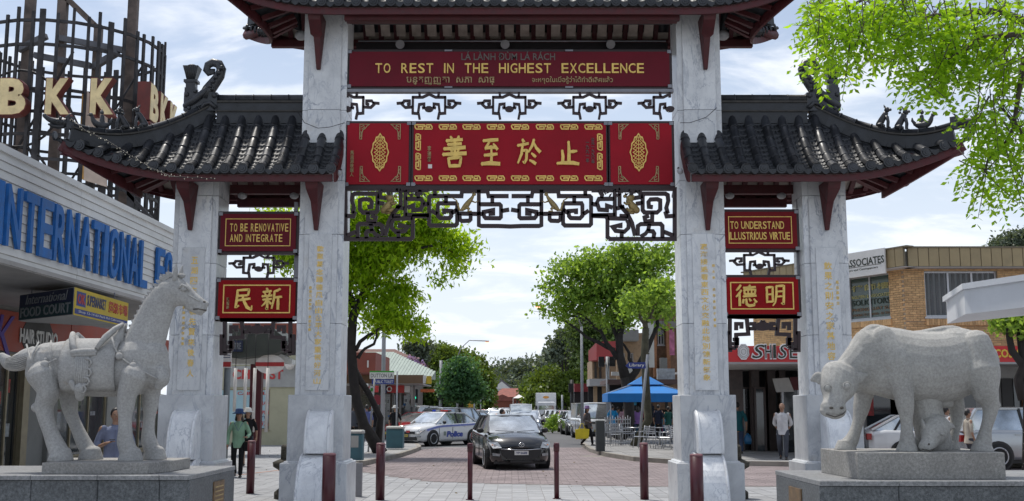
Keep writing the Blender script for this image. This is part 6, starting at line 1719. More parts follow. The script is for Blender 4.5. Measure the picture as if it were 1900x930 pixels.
    if hat and hat not in ('long','longblack'):
        m_ = cloth('hat '+hat, {'blue': (.02,.045,.12), 'white': (.5,.5,.48), 'purple': (.16,.10,.20)}[hat])
        MB().lathe([(.15*r,0),(.17*r,-.015),(.172*r,-.008),(.10*r,.03),(.098*r,.09*r),(.07*r,.115*r),(.01,.12*r)], (0,0,hz+.045*r), 18).build('hat', m_, body)
        MB().limb([(0,.03,hz),(0,.05,hz-.12*r)], [(.09*r,.06*r),(.11*r,.05*r)], 12, up=(0,-1,0)).build('long_hair', hm, body)
    t['_'] = 1; del t['_']
    return t, A

# ================================================================== CARS
TYRE = paint('tyre rubber', (.012,.012,.012), .8, .2, 20); RIMM = paint('alloy rim', (.42,.43,.45), .3, .1, 5, .8); CHR = paint('chrome', (.55,.55,.56), .15, .05, 5, 1.)
CGL = paint('windscreen glass', (.52,.56,.58), .07, .45, 1.4, .75, spec=1.0); LMP = paint('headlight glass', (.30,.32,.34), .08, .25, 12, .3, spec=.8); TAILL = paint('tail light', (.25,.01,.01), .2); BLP = paint('black plastic', (.012,.012,.013), .5)
PLY = paint('yellow number plate', (.50,.40,.05), .5); PLW = paint('white number plate', (.6,.6,.58), .5); AMB = paint('indicator amber', (.55,.16,.03), .3)
def carpaint(name, c, metal=.25): return paint(name, c, .22, .06, 2, metal, Coat_Weight=.8, Coat_Roughness=.05)
PROF = {   # stations from nose (0) to tail (1): (y, half width, underside, shoulder, hood/boot height)
 'hatch': dict(L=4.46, W=1.755, H=1.47, st=[(0,.62,.24,.50,.60),(.02,.78,.20,.62,.72),(.06,.90,.18,.74,.84),(.14,.97,.18,.82,.93),(.27,1,.18,.90,1.0),(.45,1,.18,.94,.98),(.7,1,.18,.97,1.0),(.88,.98,.20,1.0,1.03),(.97,.90,.24,.94,1.02),(1,.78,.30,.80,.92)], cab=(.245,.43,.80,.97), wb=(.19,.78), wr=.32),
 'sedan': dict(L=4.57, W=1.76, H=1.48, st=[(0,.62,.24,.48,.62),(.02,.80,.20,.60,.74),(.06,.92,.18,.70,.84),(.14,.98,.18,.80,.92),(.27,1,.18,.90,.99),(.45,1,.18,.93,.98),(.7,1,.18,.96,1.0),(.85,.98,.20,.99,1.05),(.97,.90,.24,.92,1.04),(1,.78,.30,.78,.94)], cab=(.25,.42,.70,.86), wb=(.19,.77), wr=.32),
 'suv': dict(L=4.5, W=1.8, H=1.68, st=[(0,.66,.30,.60,.78),(.02,.84,.26,.74,.90),(.06,.94,.24,.84,.98),(.14,.99,.24,.92,1.05),(.25,1,.24,1.0,1.1),(.45,1,.24,1.03,1.08),(.7,1,.24,1.05,1.08),(.9,.99,.26,1.05,1.08),(.98,.95,.3,.95,1.05),(1,.88,.36,.8,.98)], cab=(.22,.36,.88,.985), wb=(.18,.78), wr=.35),
 'van': dict(L=4.7, W=1.75, H=1.95, st=[(0,.80,.30,.75,.90),(.02,.92,.24,.88,1.02),(.05,.98,.22,.95,1.08),(.10,1,.22,1.0,1.14),(.25,1,.22,1.08,1.12),(.45,1,.22,1.08,1.12),(.7,1,.22,1.08,1.12),(.9,1,.22,1.08,1.12),(.98,.98,.26,1.08,1.1),(1,.94,.3,1.0,1.08)], cab=(.05,.17,.97,.995), wb=(.16,.76), wr=.33),
 'ute': dict(L=4.9, W=1.8, H=1.78, st=[(0,.70,.34,.66,.80),(.02,.88,.30,.8,.93),(.06,.97,.28,.9,1.02),(.12,1,.28,1.0,1.1),(.2,1,.28,1.05,1.12),(.4,1,.28,1.05,1.1),(.6,1,.28,1.05,1.08),(.9,1,.28,1.02,1.04),(.98,1,.3,1.0,1.02),(1,.97,.34,.95,1.0)], cab=(.2,.3,.56,.6), wb=(.17,.77), wr=.37),
}
def car(label, kind, x, y, rz, col, group=None, detail=2, plate=None, z=0.0, police=False, name='parked_car', cat='car'):
    """nose towards local -Y; rz turns the nose"""
    p = PROF[kind]; L, Wd, Hh = p['L'], p['W']/2, p['H']
    t = thing(name, label, cat, (x, y, z), rz, group)
    st = p['st']; Y = lambda f: -L/2+f*L
    # body shell, cross-section from sill over the shoulder to the middle line
    def interp(f):
        for a, b in zip(st, st[1:]):
            if a[0] <= f <= b[0]:
                k = (f-a[0])/(b[0]-a[0]); return [a[i]+(b[i]-a[i])*k for i in range(1,5)]
        return list(st[-1][1:])
    fs = sorted(set([s[0] for s in st]+list(np.linspace(0,1,25))))
    rows = []
    for f in fs:
        w, lo, sh, top = interp(f); w *= Wd
        # round the nose in plan
        half = [(w*.82,lo),(w*.95,lo+.03),(w*1.0,lo+.13),(w*.985,(lo+sh)/2),(w*1.0,sh-.10),(w*.965,sh),(w*.86,sh+(top-sh)*.55),(w*.6,top-.01),(w*.3,top+.008),(0,top+.014)]
        nose = .0
        row = []
        for q, zz in half: row.append((q, zz))
        full = [(-q, zz) for q, zz in half]+[(q, zz) for q, zz in half[-2::-1]]
        ys = Y(f); out = []
        for q, zz in full:
            bend = (abs(q)/Wd)**3*.16*(1 if f < .3 else 0)*max(0,(1-f/.1)); bend2 = (abs(q)/Wd)**3*.10*max(0,(1-(1-f)/.1))
            out.append(Vector((q, ys+bend-bend2, zz)))
        rows.append(out)
    mb = MB().grid(rows, True); n = len(rows[0])
    mb.f.append(tuple(range(n-1,-1,-1))); mb.sm.append(False); o0 = (len(rows)-1)*n; mb.f.append(tuple(o0+k for k in range(n))); mb.sm.append(False)
    body = mb.build('body', col, t)
    MB().box(-Wd*.8,Wd*.8,Y(.03),Y(.97),.16,p['st'][4][2]+.05).build('underbody', BLP, body)
    c0, c1, c2, c3 = p['cab']
    zb = interp(c0)[3]-.02; bw = Wd*.90; tw = Wd*(.70 if kind not in ('van',) else .83); zt = Hh
    # cabin: glass solid, painted roof and pillars
    def ring(f, w, z): return [Vector((s*w, Y(f), z)) for s in (-1, 1)]
    zb2 = interp(c3)[3]-.02
    B0, B1, T0, T1 = ring(c0,bw*.93,zb), ring(c3,bw*.92,zb2), ring(c1,tw,zt-.05), ring(c2,tw,zt-.06)
    fm = c1+.02; Bm0 = ring(c0+.09, bw, interp(c0+.09)[3]-.05); Bm1 = ring(c3-.07, bw, interp(c3-.07)[3]-.05)
    bow = Vector((0,-.10,.02))
    def pane(nm, P, parent=body, m=CGL, sub=0):
        return MB().grid(P, True).build(nm, m, parent, fix=False)
    mid = lambda a, b: (a+b)/2
    pane('windscreen', [[B0[0], mid(B0[0],B0[1])+bow, B0[1]], [mid(B0[0],T0[0])+Vector((0,-.03,.03)), mid(mid(B0[0],B0[1]),mid(T0[0],T0[1]))+bow+Vector((0,-.03,.03)), mid(B0[1],T0[1])+Vector((0,-.03,.03))], [T0[0], mid(T0[0],T0[1])+bow*.5, T0[1]]])
    pane('rear_window', [[T1[0], mid(T1[0],T1[1])-bow*.4, T1[1]], [B1[0], mid(B1[0],B1[1])-bow*.4, B1[1]]])
    for s in (0, 1):
        pane('side_window', [[B0[s], Bm0[s], mid(Bm0[s],Bm1[s])+Vector(((s*2-1)*.02,0,0)), Bm1[s], B1[s]], [B0[s].lerp(T0[s],.02), T0[s].lerp(Bm0[s],.0)+Vector((0,0,0)), mid(T0[s],T1[s]), T1[s].lerp(T0[s],.0), B1[s].lerp(T1[s],.02)]])
        sg = s*2-1; e = Vector((sg*.008,0,.004))
        pil = MB().beam(B0[s]+e, T0[s]+e, .06, .045); pil.beam(T1[s]+e, B1[s]+e, .10 if kind != 'sedan' else .07, .05); pil.beam(T0[s]+e, T1[s]+e, .05, .05)
        bm_ = mid(Bm0[s],Bm1[s]); tm_ = mid(T0[s],T1[s])
        pil.build('pillar', col, body)
        MB().beam(bm_+e*1.5, tm_+e*1.5, .06, .05, (1,0,0)).build('door_pillar', BLP if kind != 'van' else col, body)
        if kind in ('suv','van','hatch') and kind != 'van':
            a_ = Bm1[s].lerp(bm_, .25); b_ = T1[s].lerp(tm_, .2); MB().beam(a_+e*1.5, b_+e*1.5, .06, .05, (1,0,0)).build('door_pillar', col if kind == 'suv' else BLP, body)
        if kind == 'van':
            MB().add([Bm1[s]+e*2, bm_+e*2, tm_+e*2, T1[s]+e*2, Bm1[s]-e, bm_-e, tm_-e, T1[s]-e], [(0,1,2,3),(7,6,5,4),(0,4,5,1),(1,5,6,2),(2,6,7,3),(3,7,4,0)]).build('side_panel', col, body)
    R_ = []
    for f, w, zz in ((c1-.01,tw,zt-.055),(c1+.03,tw*1.01,zt-.01),((c1+c2)/2,tw*1.02,zt),(c2-.03,tw*1.0,zt-.02),(c2+.01,tw*.99,zt-.065)):
        R_.append([Vector((q*w, Y(f)+(-.05*(1-q*q) if f < c1+.05 else 0), zz-abs(q)**3*.045)) for q in (-1,-.8,-.4,0,.4,.8,1)])
    MB().grid(R_, True).build('roof', col, body, fix=False).modifiers.new('t','SOLIDIFY').thickness = .03
    # wheels in dark arches
    wr = p['wr']
    for f in p['wb']:
        for s in (-1, 1):
            MB().tube([(s*(Wd-.30),Y(f),wr+.01),(s*(Wd+.004),Y(f),wr+.01)], wr+.055, 20, smooth=False).build('wheel_arch', BLP, body)
            wmb = MB().lathe([(wr*.68,-.10),(wr*.96,-.10),(wr,-.06),(wr,.06),(wr*.96,.10),(wr*.68,.10)], n=24); wmb.xform(Matrix.Rotation(pi/2,4,'Y'))
            w = bpy.data.objects.new('wheel', None); 
            w = wmb.build('wheel', TYRE, t, (s*(Wd-.075), Y(f), wr))
            r_ = MB().tube([(s*.06,0,0),(s*.075,0,0)], wr*.66, 20, smooth=False)
            if detail > 1:
                r_ = MB()
                r_.tube([(s*.055,0,0),(s*.065,0,0)], wr*.20, 12, smooth=False)
                for k in range(10):
                    a = 2*pi*k/10; r_.beam((s*.06, cos(a)*wr*.15, sin(a)*wr*.15), (s*.085, cos(a)*wr*.66, sin(a)*wr*.66), .035, .03, (1,0,0))
                r_.tube([(s*.09,cos(2*pi*k/24)*wr*.67,sin(2*pi*k/24)*wr*.67) for k in range(25)], .022, 6)
            r_.build('rim', RIMM, w)
    # nose: lights, grille, plate
    yn = Y(0)
    zl = interp(.03)[2]
    for s in (-1, 1):
        if kind in ('van','ute','suv'):
            P = [(s*Wd*.62,yn-.01,zl-.12),(s*Wd*.93,yn+.10,zl-.10),(s*Wd*.95,yn+.16,zl+.06),(s*Wd*.66,yn+.03,zl+.05)]
        else:
            P = [(s*Wd*.60,yn+.02,zl-.06),(s*Wd*.86,yn+.10,zl-.08),(s*Wd*.965,yn+.34,zl+.08),(s*Wd*.70,yn+.20,zl+.09)]
        P = [Vector(q)+Vector((0,-.025,0)) for q in P]; Q = [q+Vector((0,.08,0)) for q in P]
        hl = MB().add(P+Q, [(0,1,2,3),(7,6,5,4),(0,4,5,1),(1,5,6,2),(2,6,7,3),(3,7,4,0)]).build('headlight', LMP, body)
        if detail > 1:
            c = (P[0]+P[2])/2+Vector((0,-.012,0)); MB().ball(c, .045, 10, (1,.5,1)).build('lamp', CHR, hl); MB().ball((P[1]+P[2])/2+Vector((-s*.05,-.01,0)), .03, 8, (1,.5,1)).build('indicator', AMB, hl)
            MB().add([(s*Wd*.66,yn+.02,.37),(s*Wd*.86,yn+.12,.38),(s*Wd*.86,yn+.12,.45),(s*Wd*.64,yn+.0,.43),(s*Wd*.66,yn+.12,.37),(s*Wd*.86,yn+.2,.38),(s*Wd*.86,yn+.2,.45),(s*Wd*.64,yn+.12,.43)], [(0,1,2,3),(7,6,5,4),(0,4,5,1),(1,5,6,2),(2,6,7,3),(3,7,4,0)]).build('fog_lamp', LMP if not police else BLP, body)
        # mirrors and tail lamps
        mx = Bm0[(s+1)//2]; MB().ball(mx+Vector((s*.13,-.02,.08)), .10, 10, (1.1,.6,.75)).build('mirror', BLP if kind != 'van' else col, body)
        zt_ = interp(.97)[2]; MB().box(*sorted((s*Wd*.62, s*Wd*.93)), Y(1)-.12, Y(1)+.015, zt_-.22, zt_-.04).build('tail_light', TAILL, body)
        if detail > 1:
            for fy in (.46, .64): MB().box(*sorted((s*(Wd-.01), s*(Wd+.025))), Y(fy), Y(fy)+.17, interp(fy)[2]-.13, interp(fy)[2]-.10).build('door_handle', col, body)
            MB().beam((s*Wd*1.003, Y(.47), .30), (s*Wd*1.0, Y(.47), interp(.5)[2]-.03), .012, .012).build('door_seam', BLP, body)
            MB().beam((s*Wd*1.003, Y(.28), .40), (s*Wd*1.0, Y(.27), interp(.3)[2]-.03), .012, .012).build('door_seam', BLP, body)
    gw = Wd*(.62 if kind in ('hatch','sedan') else .55)
    if kind == 'hatch':
        P = [(-gw,.55),(gw,.55),(gw*.98,.44),(gw*.70,.30),(-gw*.70,.30),(-gw*.98,.44)]
        g_ = MB().prism(P, (0,yn-.02,0), (1,0,0), (0,0,1), (0,1,0), -.012, .1).build('grille', BLP, body)
        MB().tube([(-gw*1.02,yn-.03,.56),(-gw*.3,yn-.045,.535),(gw*.3,yn-.045,.535),(gw*1.02,yn-.03,.56)], .012, 6).build('grille_bar', CHR, g_)
        # oval badge: ring with a spread wing inside
        bz = .665; MB().tube([(.075*cos(k*pi/10), yn-.035, bz+.055*sin(k*pi/10)) for k in range(21)], .009, 6).build('badge', CHR, body)
        MB().stroke([(-.06,.02),(-.03,.025),(0,-.015),(.03,.025),(.06,.02)], .014, (0,yn-.03,bz), (1,0,0), (0,0,1), (0,-1,0), 0, .012).build('badge_wing', CHR, body)
        MB().box(-.3,.3,yn-.02,yn+.1,.20,.26).build('air_intake', BLP, body)
    else:
        MB().box(-gw,gw,yn-.02,yn+.08, zl-.10, zl+.01).build('grille', BLP, body); MB().box(-gw*1.15,gw*1.15,yn-.025,yn+.08,.26,.40).build('air_intake', BLP, body)
        if kind in ('van','ute'): MB().box(-gw,gw,yn-.03,yn-.015, zl-.06, zl-.03).build('grille_bar', CHR, body)
    pm_ = PLW if plate and plate[0] == 'w' else PLY
    pb = MB().box(-.19,.19,yn-.055,yn-.03,.40,.51).build('number_plate', pm_, body)
    if plate: put_text('plate_lettering', plate[1], NVL, pb, (0,yn-.056,.455), .30, .06, .003, off=.02)
    MB().box(-Wd*.9,Wd*.9,Y(1)-.05,Y(1)+.05,.30,.42).build('rear_bumper', BLP if detail < 2 else col, body)
    if detail > 1:
        for s in (-1,1): MB().beam(B0[0].lerp(B0[1],.5)+Vector((s*.05-.0,-.12,.035)), B0[0].lerp(B0[1],.5)+Vector((s*.55,-.03,.06)), .015, .015).build('wiper', BLP, body)
    return t, body, interp, Y, Wd

# ================================================================== TREES
BARK = paint('brown bark', (.07,.055,.045), .95, .35, 6, bump=.8, bscale=18, grime=.4)
BARK2 = paint('dark bark', (.028,.024,.022), .95, .35, 6, bump=.8, bscale=18)
BARK3 = paint('mossy bark', (.075,.07,.045), .95, .35, 5, bump=.8, bscale=16, grime=.4)
rng = np.random.default_rng(3)
def leaf_mesh(name, C, size, mats, parent=None, droop=.3, aspect=.5, jitter=.35, dirs=None, cup=.15):
    """many separate folded leaves, each its own little pair of triangles"""
    n = len(C)
    if dirs is None:
        d = rng.normal(size=(n,3)); d[:,2] -= droop
    else: d = dirs+rng.normal(size=(n,3))*.15
    d /= np.linalg.norm(d, axis=1)[:,None]
    r = rng.normal(size=(n,3)); r -= d*(r*d).sum(1)[:,None]; r /= np.linalg.norm(r, axis=1)[:,None]+1e-9
    nn = np.cross(d, r); s = size*(1+1.25*jitter*rng.uniform(-1,1,size=(n,1)))
    a = C-d*s*.5; b = C+d*s*.5; l = C+r*s*aspect*.5+nn*s*cup*.5; q = C-r*s*aspect*.5+nn*s*cup*.5
    V = np.stack([a,l,b,q], 1).reshape(-1,3)
    F = np.arange(4*n).reshape(-1,4)
    me = bpy.data.meshes.new(name); me.vertices.add(4*n); me.vertices.foreach_set('co', V.ravel()); me.loops.add(4*n); me.loops.foreach_set('vertex_index', F.ravel().astype(np.int32))
    me.polygons.add(n); me.polygons.foreach_set('loop_start', np.arange(0,4*n,4,dtype=np.int32)); me.polygons.foreach_set('loop_total', np.full(n,4,np.int32)); me.update(calc_edges=True)
    return stuff(obj(name, me, mats, parent))
def cloud_pts(ells, n, clump=26, cr=.35, shell=.55):
    """leaf positions gathered in clumps through a set of ellipsoids (centre, radii)"""
    out = []; vol = [e[1][0]*e[1][1]*e[1][2] for e in ells]; tot = sum(v**.8 for v in vol)
    for e, v in zip(ells, vol):
        m = max(1, int(n*(v**.8)/tot)); nc = max(1, m//clump)
        d = rng.normal(size=(nc,3)); d /= np.linalg.norm(d, axis=1)[:,None]; rr = shell+(1-shell)*rng.uniform(0,1,(nc,1))**.6
        lump = np.array([.72+.62*(noise.noise(Vector(q*1.9+e[0]))+.5) for q in d.tolist()] if False else [.78+.75*noise.noise(Vector((q[0]*1.9+e[0][0], q[1]*1.9+e[0][2], q[2]*1.9))) for q in d.tolist()])[:,None]; c = np.array(e[0])+d*rr*lump*np.array(e[1])*1.12
        k = rng.integers(0, nc, m); s = cr*(.5+rng.uniform(0,1,(nc,1)))[k]
        out.append(c[k]+np.clip(rng.normal(size=(m,3)),-1.5,1.5)*s*np.array([1,1,.7]))
    return np.concatenate(out)
def limb_path(a, b, sag, n=6, w=.12):
    a, b = Vector(a), Vector(b); P = []
    for i in range(n+1):
        t = i/n; P.append(a.lerp(b, t)+Vector((R.uniform(-1,1)*w, R.uniform(-1,1)*w, sag*sin(pi*t)+R.uniform(-1,1)*w*.5))*(0 if i in (0,n) else 1))
    return P
def tree(label, base, trunk, branches, ells, nleaf, lsize, lmat, bark=BARK, cat='tree', name='tree', group=None, clump=26, cr=.35, twigs=0, droop=.3, aspect=.5, shell=.55, extra=None):
    """trunk and branches are lists of (points, radii) in world coordinates"""
    t = thing(name, label, cat, base, 0, group); o = Vector(base)
    tm = MB()
    for pts, rad in trunk: tm.tube([Vector(p)-o for p in pts], rad, 10)
    tr = tm.build('trunk', bark, t)
    for pts, rad in branches: MB().tube([Vector(p)-o for p in pts], rad, 7).build('branch', bark, tr)
    C = cloud_pts(ells, nleaf, clump, cr, shell)-np.array(base)
    if twigs:
        mb = MB(); idx = rng.choice(len(C), twigs, replace=False); ends = [Vector(b[0][-1])-o for b in branches] or [Vector(trunk[0][0][-1])-o]
        for i in idx:
            c = Vector(C[i]); e = min(ends, key=lambda q: (q-c).length); mb.tube([e, e.lerp(c,.5)+Vector((R.uniform(-.15,.15),R.uniform(-.15,.15),-.1)), c], [.018,.012,.005], 4)
        stuff(mb.build('twig', bark, tr))
    cr_ = leaf_mesh('crown', C, lsize, lmat, t, droop, aspect)
    return t
# ================================================================== STREET, LEFT SIDE
RBRN = paint('terracotta render', (.26,.075,.055), .8, .12, .6, grime=.25); RBR = paint('red brick', (.20,.065,.04), .9, .3, 7, bump=.3); RTILE = paint('brown roof tile', (.13,.065,.05), .85, .3, 4, bump=.4, bscale=12)
GRNR = paint('pale green awning iron', (.25,.30,.26), .6, .12, 1, grime=.2); BRF = paint('brown fascia', (.16,.10,.055), .7, .15, 2)
def boxb(parent, name, px0, px1, py0, py1, Y, dpt, m, org, dy=0):
    a = at(px0, py1, Y); b = at(px1, py0, Y)
    return MB().box(a.x-org[0], b.x-org[0], Y-org[1]+dy, Y-org[1]+dpt+dy, a.z, b.z).build(name, m, parent)
o = (-9.5, 60); LS = thing('corner_shops', 'terracotta rendered shop block with a pale green striped awning roof over its footpath', 'shops', (-9.5, 60, 0))
boxb(LS, 'parapet', 560, 697, 654, 691, 52, 6, RBRN, o)
boxb(LS, 'wall_slot', 681, 684, 669, 682, 51.95, .1, WSG, o)
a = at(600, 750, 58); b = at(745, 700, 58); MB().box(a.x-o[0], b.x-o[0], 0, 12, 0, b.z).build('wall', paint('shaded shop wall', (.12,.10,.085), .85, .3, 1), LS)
# striped awning roof: ribs as separate sheets
r0 = at(697,664,68); r1 = at(735,697,58); r2 = at(800,702,58); zc_ = r2.z
x0 = at(640,700,58).x-o[0]; x1 = r2.x-o[0]
nr = 26
for i in range(nr):
    a = x0+(x1-x0)*i/nr; b = a+(x1-x0)/nr*.94
    za = 4.9 if True else 0
    k = max(0, min(1, (i/nr-.35)/.65)); zt_ = 4.95-.0-1.35*k
    MB().add([(a,-2,zc_),(b,-2,zc_),(b-(b-x0)*.0,6*(1-k*.8),max(zc_+.1,zt_)),(a,6*(1-k*.8),max(zc_+.1,zt_)),(a,-2,zc_-.05),(b,-2,zc_-.05),(b,6*(1-k*.8),zc_),(a,6*(1-k*.8),zc_)], [(0,1,2,3),(7,6,5,4),(0,4,5,1),(1,5,6,2),(2,6,7,3),(3,7,4,0)]).build('roof_sheet', GRNR, LS)
boxb(LS, 'fascia', 640, 792, 698, 713, 58, .2, BRF, o, -2.1)
boxb(LS, 'fascia_sign', 791, 796, 699, 713, 58, .2, WSG, o, -2.2); boxb(LS, 'fascia_sign', 797, 806, 700, 714, 58, .2, YEL, o, -2.2)
boxb(LS, 'awning_ceiling', 640, 790, 713, 715, 58, 6, SOFF, o, -2.0)
s1 = boxb(LS, 'shop_sign', 718, 750, 715, 729, 56.5, .1, REDL, o); boxb(LS, 'shop_sign', 750.5, 760, 716, 728, 56.5, .1, WSG, o); boxb(LS, 'shop_sign', 714, 718, 716, 730, 56.4, .1, NAVY, o)
p = at(722.5, 722, 56.45); MB().tube([(p.x-o[0]+.11*cos(k*pi/8), -3.6, p.z+.12*sin(k*pi/8)) for k in range(17)], .03, 6).build('sign_ring', WSG, LS)
boxb(LS, 'shop_sign', 675, 683, 712, 728, 50, .1, WSG, o); boxb(LS, 'shop_sign', 684, 702, 716, 728, 51, .1, REDL, o); boxb(LS, 'shop_sign', 780, 806, 722, 728, 66, .1, paint('orange red sign', (.42,.10,.03), .5), o)
for px, w_ in ((740,4),(727,3),(765,5)): boxb(LS, 'post', px, px+w_, 715, 815, 57, .3, CONC, o)
for px0, px1 in ((668,705),(712,724),(730,738),(746,762)): boxb(LS, 'shop_window', px0, px1, 732, 812, 57.8, .15, GLS2 if px0 != 668 else GLS, o)
for i in range(12): px = R.uniform(668, 755); py = R.uniform(735, 790); boxb(LS, 'poster', px, px+R.uniform(2,6), py, py+R.uniform(3,8), 57.7, .05, paint('print %d' % (i % 9), (.3,.3,.3), .6), o)
AP = thing('apartment_block', 'red brick flats with a hipped brown tile roof beyond the corner shops', 'building', (-13, 104, 0)); o2 = (-13, 104)
boxb(AP, 'wall', 640, 771, 668, 760, 100, 12, RBR, o2)
e0, e1 = at(600, 669, 99), at(778, 669, 99); q0, q1 = at(640, 648, 106), at(733, 648, 106)
MB().add([(e0.x+13,-5,e0.z),(e1.x+13,-5,e1.z),(e1.x+13,9,e1.z),(e0.x+13,9,e0.z),(q0.x+13,2,q0.z),(q1.x+13,2,q1.z)], [(0,1,5,4),(1,2,5),(2,3,4,5),(3,0,4),(0,3,2,1)]).build('roof', RTILE, AP)
for px in (665,700,742,760): w_ = boxb(AP, 'window', px, px+9, 674, 686, 99.9, .1, ALU, o2); boxb(AP, 'pane', px+1, px+8, 675, 685, 99.8, .05, GLS, o2)
for px in (715, 727): boxb(AP, 'roof_vent', px, px+4, 659, 663, 101, .4, WSG, o2)

# street furniture, left
POLE = paint('galvanised pole', (.30,.31,.33), .5, .12, 3, .3)
p = gr(709, 832); t = thing('light_pole', 'tall pale grey pole standing behind the green street name sign', 'pole', (p.x, p.y, .13))
MB().tube([(0,0,0),(0,0,4),(0,0,9.5)], [.10,.085,.06], 12).build('shaft', POLE, t); MB().lathe([(.2,0),(.2,.02),(.12,.06)], n=12).build('foot_plate', POLE, t)
p = gr(735, 833); YS = p.y; t = thing('street_sign', 'green and white street name sign above a blue public toilet sign on a thin post', 'street sign', (p.x, p.y, .13))
def q_(px, py): v = at(px, py, YS); return v.x-p.x, v.z-.13
MB().tube([(0,0,0),(0,0,q_(735,689)[1])], .035, 8).build('post', POLE, t)
x0, z1 = q_(686, 691); x1, z0 = q_(731, 703); sgn = MB().box(x0, x1, -.02, .02, z0, z1).build('sign_plate', WSG, t)
MB().box(x0, x1, -.025, .025, z1, z1+.06).build('green_strip', paint('street green', (.04,.28,.03), .5), sgn); put_text('lettering', 'DUTTON LA', paint('grey lettering', (.08,.08,.08), .6), sgn, ((x0+x1)/2,-.022,(z0+z1)/2), (x1-x0)*.9, (z1-z0)*.6, .004, off=.01)
x0, z1 = q_(690, 704); x1, z0 = q_(731, 713); sgn = MB().box(x0, x1, -.02, .02, z0, z1).build('sign_plate', MATS['royal blue'], t); put_text('lettering', 'PUBLIC TOILET', WSG, sgn, ((x0+x1)/2+.04,-.022,(z0+z1)/2), (x1-x0)*.85, (z1-z0)*.6, .004, off=.01)
p = gr(683, 846); t = thing('parking_sign', 'small green and white parking sign on a slightly leaning grey post', 'sign', (p.x, p.y, .13)); YS = p.y
x0, z1 = q_(687, 718); MB().tube([(0,0,0),(x0+.15,0,z1+.3)], .032, 8).build('post', POLE, t)
x0, z1 = q_(686, 716); x1, z0 = q_(694, 738); sgn = MB().box(x0, x1, -.05, -.035, z0, z1).build('sign_plate', WSG, t); MB().box(x0+.04, x1-.04, -.055, -.05, z1-.2, z1-.08).build('green_disc', paint('street green', (.04,.28,.03), .5), sgn)
p = gr(706, 828); t = thing('stop_disc', 'dark red round sign standing behind the parking sign', 'sign', (at(699,750,p.y).x, p.y, .13)); z = at(699,748,p.y).z
MB().tube([(0,-.02,z),(0,.02,z)], .24, 8, smooth=False).build('disc', paint('dark sign red', (.16,.012,.02), .5), t); MB().tube([(.02,.05,0),(.02,.05,z)], .03, 8).build('post', POLE, t)
BINC = paint('teal bin', (.045,.125,.155), .5, .12, 3, grime=.2); BINL = paint('bin lid', (.36,.36,.34), .5)
def bin_(px0, px1, pyb, pyt, label):
    p = gr((px0+px1)/2, pyb, .13); w_ = (px1-px0)*p.y*.99/FPX; h_ = at(px0, pyt, p.y).z-.13
    t = thing('litter_bin', label, 'bin', (p.x, p.y+w_/2, .13), 0, 'teal litter bins on the left footpath')
    MB().cbox(-w_/2, w_/2, -w_/2, w_/2, .04, h_-.10, .03).build('body', BINC, t); MB().cbox(-w_/2-.02, w_/2+.02, -w_/2-.02, w_/2+.02, h_-.10, h_, .04).build('lid', BINL, t)
    MB().box(-w_/2+.05, w_/2-.05, -w_/2-.012, -w_/2, .1, h_-.16).build('door_panel', BINC, t); return t, w_, h_
t, w_, h_ = bin_(647, 672, 857, 798, 'teal litter bin with a notice stuck on it beside the inner left column'); MB().box(-w_*.35, w_*.2, -w_/2-.016, -w_/2-.012, h_*.45, h_*.82).build('notice', BINL, t)
bin_(716, 747, 834, 791, 'teal litter bin with a pale lid beside the police car')

# lamps on long arms
def road_lamp(label, px, py, Y, pxp, pyp, group=None):
    a = at(px, py, Y); b = at(pxp, pyp, Y); t = thing('road_lamp', label, 'street lamp', (b.x, Y, 0), 0, group)
    MB().tube([(0,0,0),(0,0,b.z)], [.09,.06], 8).build('pole', POLE, t); d_ = a.x-b.x
    MB().tube([(0,0,b.z),(d_*.12,0,b.z+(a.z-b.z)*.55),(d_*.4,0,a.z+.06),(d_,0,a.z)], .04, 6).build('arm', POLE, t)
    l = MB().box(*sorted((d_*.96, d_*1.08)), -.12, .12, a.z-.08, a.z+.03).build('lamp_head', POLE, t); MB().ball((d_*1.02,0,a.z-.08), .12, 10, (1.4,1,.5)).build('lamp_glass', emit('sodium glow', (1,.42,.22), 2.2), l)
road_lamp('curved arm street lamp with a small orange glow above the left trees', 903, 633, 90, 849, 662)
road_lamp('straight grey lamp pole reaching left with an orange glow beside the right street tree', 1000, 567, 58, 1079, 606)

# road signs among the trees
for i, (px0, px1, py0, py1, c, lab) in enumerate(((872,888,728,745,(.16,.17,.19),'grey back of a square road sign below the green trees, left one'), (887,897,720,740,(.17,.18,.20),'grey back of a taller road sign below the green trees, right one'), (868,878,745,756,(.50,.28,.02),'small yellow warning sign far up the street'))):
    Y = 88+i*3; a = at(px0, py1, Y); b = at(px1, py0, Y); t = thing('road_sign', lab, 'sign', ((a.x+b.x)/2, Y, 0)); w_ = (b.x-a.x)/2
    MB().box(-w_,w_,-.02,.02,a.z,b.z).build('plate', paint('plate %d' % i, c, .5), t); MB().tube([(0,.05,0),(0,.05,b.z)], .05, 6).build('post', POLE, t)
a = at(818, 695, 80); t = thing('traffic_pole', 'short grey signal pole with dark signal head in front of the left trees', 'pole', (a.x, 80, 0)); MB().tube([(0,0,0),(0,0,a.z+1)], .11, 8).build('pole', POLE, t); MB().box(-.2,.2,-.2,.1,2.2,3.2).build('signal_head', BLP, t)
a = at(770, 735, 66); t = thing('pedestrian_signal', 'dark signal box with a small green light under the awning end', 'signal', (a.x, 66, 0)); MB().tube([(0,0,0),(0,0,a.z+.4)], .07, 8).build('pole', POLE, t); s_ = MB().box(-.18,.18,-.2,.1,a.z-.4,a.z+.4).build('signal_head', BLP, t); MB().tube([(-.02,-.22,a.z-.1),(-.02,-.2,a.z-.1)], .10, 10).build('green_light', emit('green signal', (.02,.8,.45), 1.2), s_)

